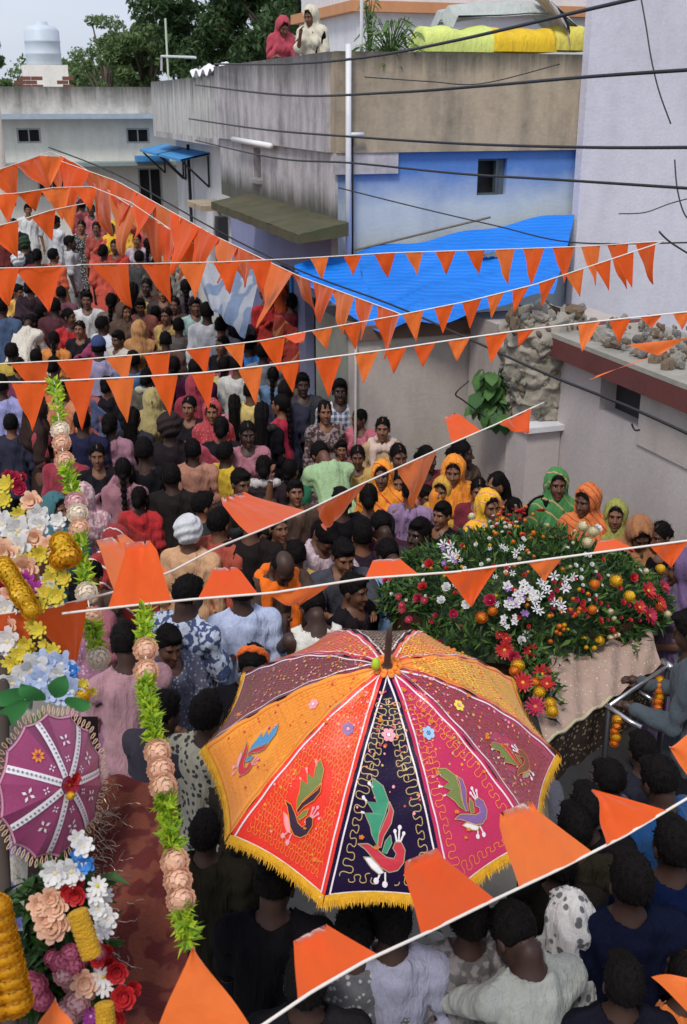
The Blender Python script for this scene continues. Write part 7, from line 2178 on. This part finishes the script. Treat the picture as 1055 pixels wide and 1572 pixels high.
def roll(px0, py0, px1, py1, d, r, label):
    A = P(px0, py0, d); B = P(px1, py1, d); mb = MB(); n = 26; pts_ = []; rr_ = []
    for i in range(n + 1):
        t = i / n; pts_.append(A.lerp(B, t) - A); rr_.append(r * (1 + .07 * math.sin(t * 60)) * (.75 if i in (0, n) else 1))
    mb.tube(pts_, rr_, 14)
    o = mb.obj('marigold_roll', mat('marigold_yellow_roll', (.72, .38, .01), .7, var=.35, vs=50, bmp=.9, bd=.02), smooth=True, loc=A)
    return tag(o, label, 'garland', 'thick yellow flower rolls')
roll(118, 1398, 142, 1470, 2.5, .024, 'short thick yellow flower roll in the lower left cluster')
roll(160, 1540, 165, 1600, 2.5, .022, 'thick yellow flower roll at the bottom beside the red roses')
gr_ = empty('marigold_rope', P(-5, 1380, 2.3), 0, 'big hanging rope of golden marigold heads at the bottom left corner', 'garland')
big_m = pompom(.05, pmx['gold'], 21, 110)
for i in range(9):
    for j, off in enumerate((-.035, .0, .035)):
        o = bpy.data.objects.new('marigold', big_m); link(o, gr_)
        q = P(-38 + i * 4.2, 1395 + i * 18, 2.3) - P(-5, 1380, 2.3)
        o.location = q + Vector((off, -.012 * (j == 1), 0)); o.scale = (.8, .8, .5); o.rotation_euler = (0, 0, i + j)

# ---- small round umbrella
sm = Canopy(.192, .055, 14, rot=8, pw=1.8)
SC = P(80, 1205, 2.95)
to_cam = (C0 - SC).normalized()
ax2 = (to_cam * .60 + Vector((.80, 0, -.02))).normalized()
F2 = frame_from(ax2, Vector((0, 0, -1)))
us = empty('small_umbrella', SC, 0, 'small magenta parasol with white beaded ribs and pale scalloped fringe', 'umbrella')
us.rotation_mode = 'QUATERNION'; us.rotation_quaternion = F2.to_quaternion()
sm_m = panel_cloth('plum_pink_satin', (.28, .035, .12), (.34, .05, .15)); sm_m2 = panel_cloth('plum_dark_satin', (.18, .02, .08), (.24, .04, .11))
bead_d = MB(); 
for k in range(14):
    mb = MB(); mb.grid(lambda a, b: sm.at(k, -1 + 2 * a, b), 6, 10); pn = mb.obj('panel', sm_m if k % 5 else sm_m2, us, smooth=True)
    if k % 2 == 0:
        vs = [];
        for i in range(21):
            v = .12 + .83 * i / 20; c_ = sm.at(k, 0, v, .003); e = (sm.at(k, .1, v) - sm.at(k, -.1, v)).normalized() * .0095
            vs += [c_ - e, c_ + e]
        mb = MB(); mb.add(vs, [(2*i, 2*i+1, 2*i+3, 2*i+2) for i in range(20)]); tp = mb.obj('beaded_tape', th['white'], pn)
        bb = MB()
        for i in range(13):
            v = .16 + .76 * i / 12; c_ = sm.at(k, 0, v, .006); e = (sm.at(k, .1, v) - sm.at(k, -.1, v)).normalized(); g_ = (sm.at(k, 0, v + .02) - sm.at(k, 0, v - .02)).normalized()
            bb.add([c_ - e * .004, c_ - g_ * .004, c_ + e * .004, c_ + g_ * .004], [(0, 1, 2, 3)])
        bo = bb.obj('mirror_bead', mat('mirror_grey', (.22, .20, .24), .3, .4), tp); bo['kind'] = 'stuff'
    else:
        for v, c_, r_ in ((.62, 'orange' if k == 11 else 'white', .020), (.36, 'white', .011)):
            mb = MB()
            for i in range(8 if c_ == 'orange' else 4):
                t = 2 * PI * i / (8 if c_ == 'orange' else 4) + .5
                cc = sm.at(k, 0, v, .004); e = (sm.at(k, .1, v) - sm.at(k, -.1, v)).normalized(); g_ = (sm.at(k, 0, v + .02) - sm.at(k, 0, v - .02)).normalized()
                d = e * math.cos(t) + g_ * math.sin(t); n_ = e * -math.sin(t) + g_ * math.cos(t)
                mb.add([cc + d * r_ * .2, cc + d * r_ * .6 + n_ * r_ * .22, cc + d * r_, cc + d * r_ * .6 - n_ * r_ * .22], [(0, 1, 2, 3)])
            mb.obj('stitched_flower', th[c_], pn)
    vs = []
    for i in range(9):
        u = -1 + 2 * i / 8; vs += [sm.at(k, u, .955, .003), sm.at(k, u, .985, .003)]
    mb = MB(); mb.add(vs, [(2*i, 2*i+1, 2*i+3, 2*i+2) for i in range(8)]); mb.obj('rim_tape', mat('pink_tape', (.50, .24, .32), .6), pn)
    fb = MB()
    for i in range(5):
        u = -1 + 2 * (i + .5) / 5; c_ = sm.at(k, u, 1.0, .002); d = Vector((c_.x, c_.y, 0)).normalized()
        for s_ in (-1, 1):
            n_ = Vector((-d.y, d.x, 0)) * s_
            fb.tube([c_, c_ + d * .010 + n_ * .004, c_ + d * .020 + n_ * .003, c_ + d * .024], .0016, 4)
    fo = fb.obj('scalloped_fringe', mat('pale_gold_fringe', (.52, .34, .22), .6), pn); fo['kind'] = 'stuff'
mb = MB(); mb.tube([(0, 0, -.35), (0, 0, .06)], .006, 6); mb.obj('handle', m_wood, us)
for i, (dx, dy, kd, s) in enumerate(((0, 0, 'gerbera_red', .42), (.012, .01, 'gerbera_crimson', .35), (-.012, .014, 'rose_red', .4), (.02, -.018, 'marigold_yellow', .35))):
    o = bpy.data.objects.new('blossom', FL[kd]); link(o, us); o.location = (dx, dy, .062 + .004 * i); o.scale = (s, s, s)

# white strip roll on the motley flower petals fallen on the big umbrella: loose petals
pt = MB(); pr2 = random.Random(20)
pet = petal_flower(5, .008, .4, .2, pmx['orange'], pmx['yellow'], 1, 33)
for i in range(46):
    k = pr2.choice([0, 1, 1, 2, 3, 4, 9, 6, 7]); v = pr2.uniform(.08, .9); u = pr2.uniform(-.8, .8)
    o = bpy.data.objects.new('fallen_petal', pet); link(o, um); o.location = big.at(k, u, v, .006); s = pr2.uniform(.5, 1.2); o.scale = (s, s, s)
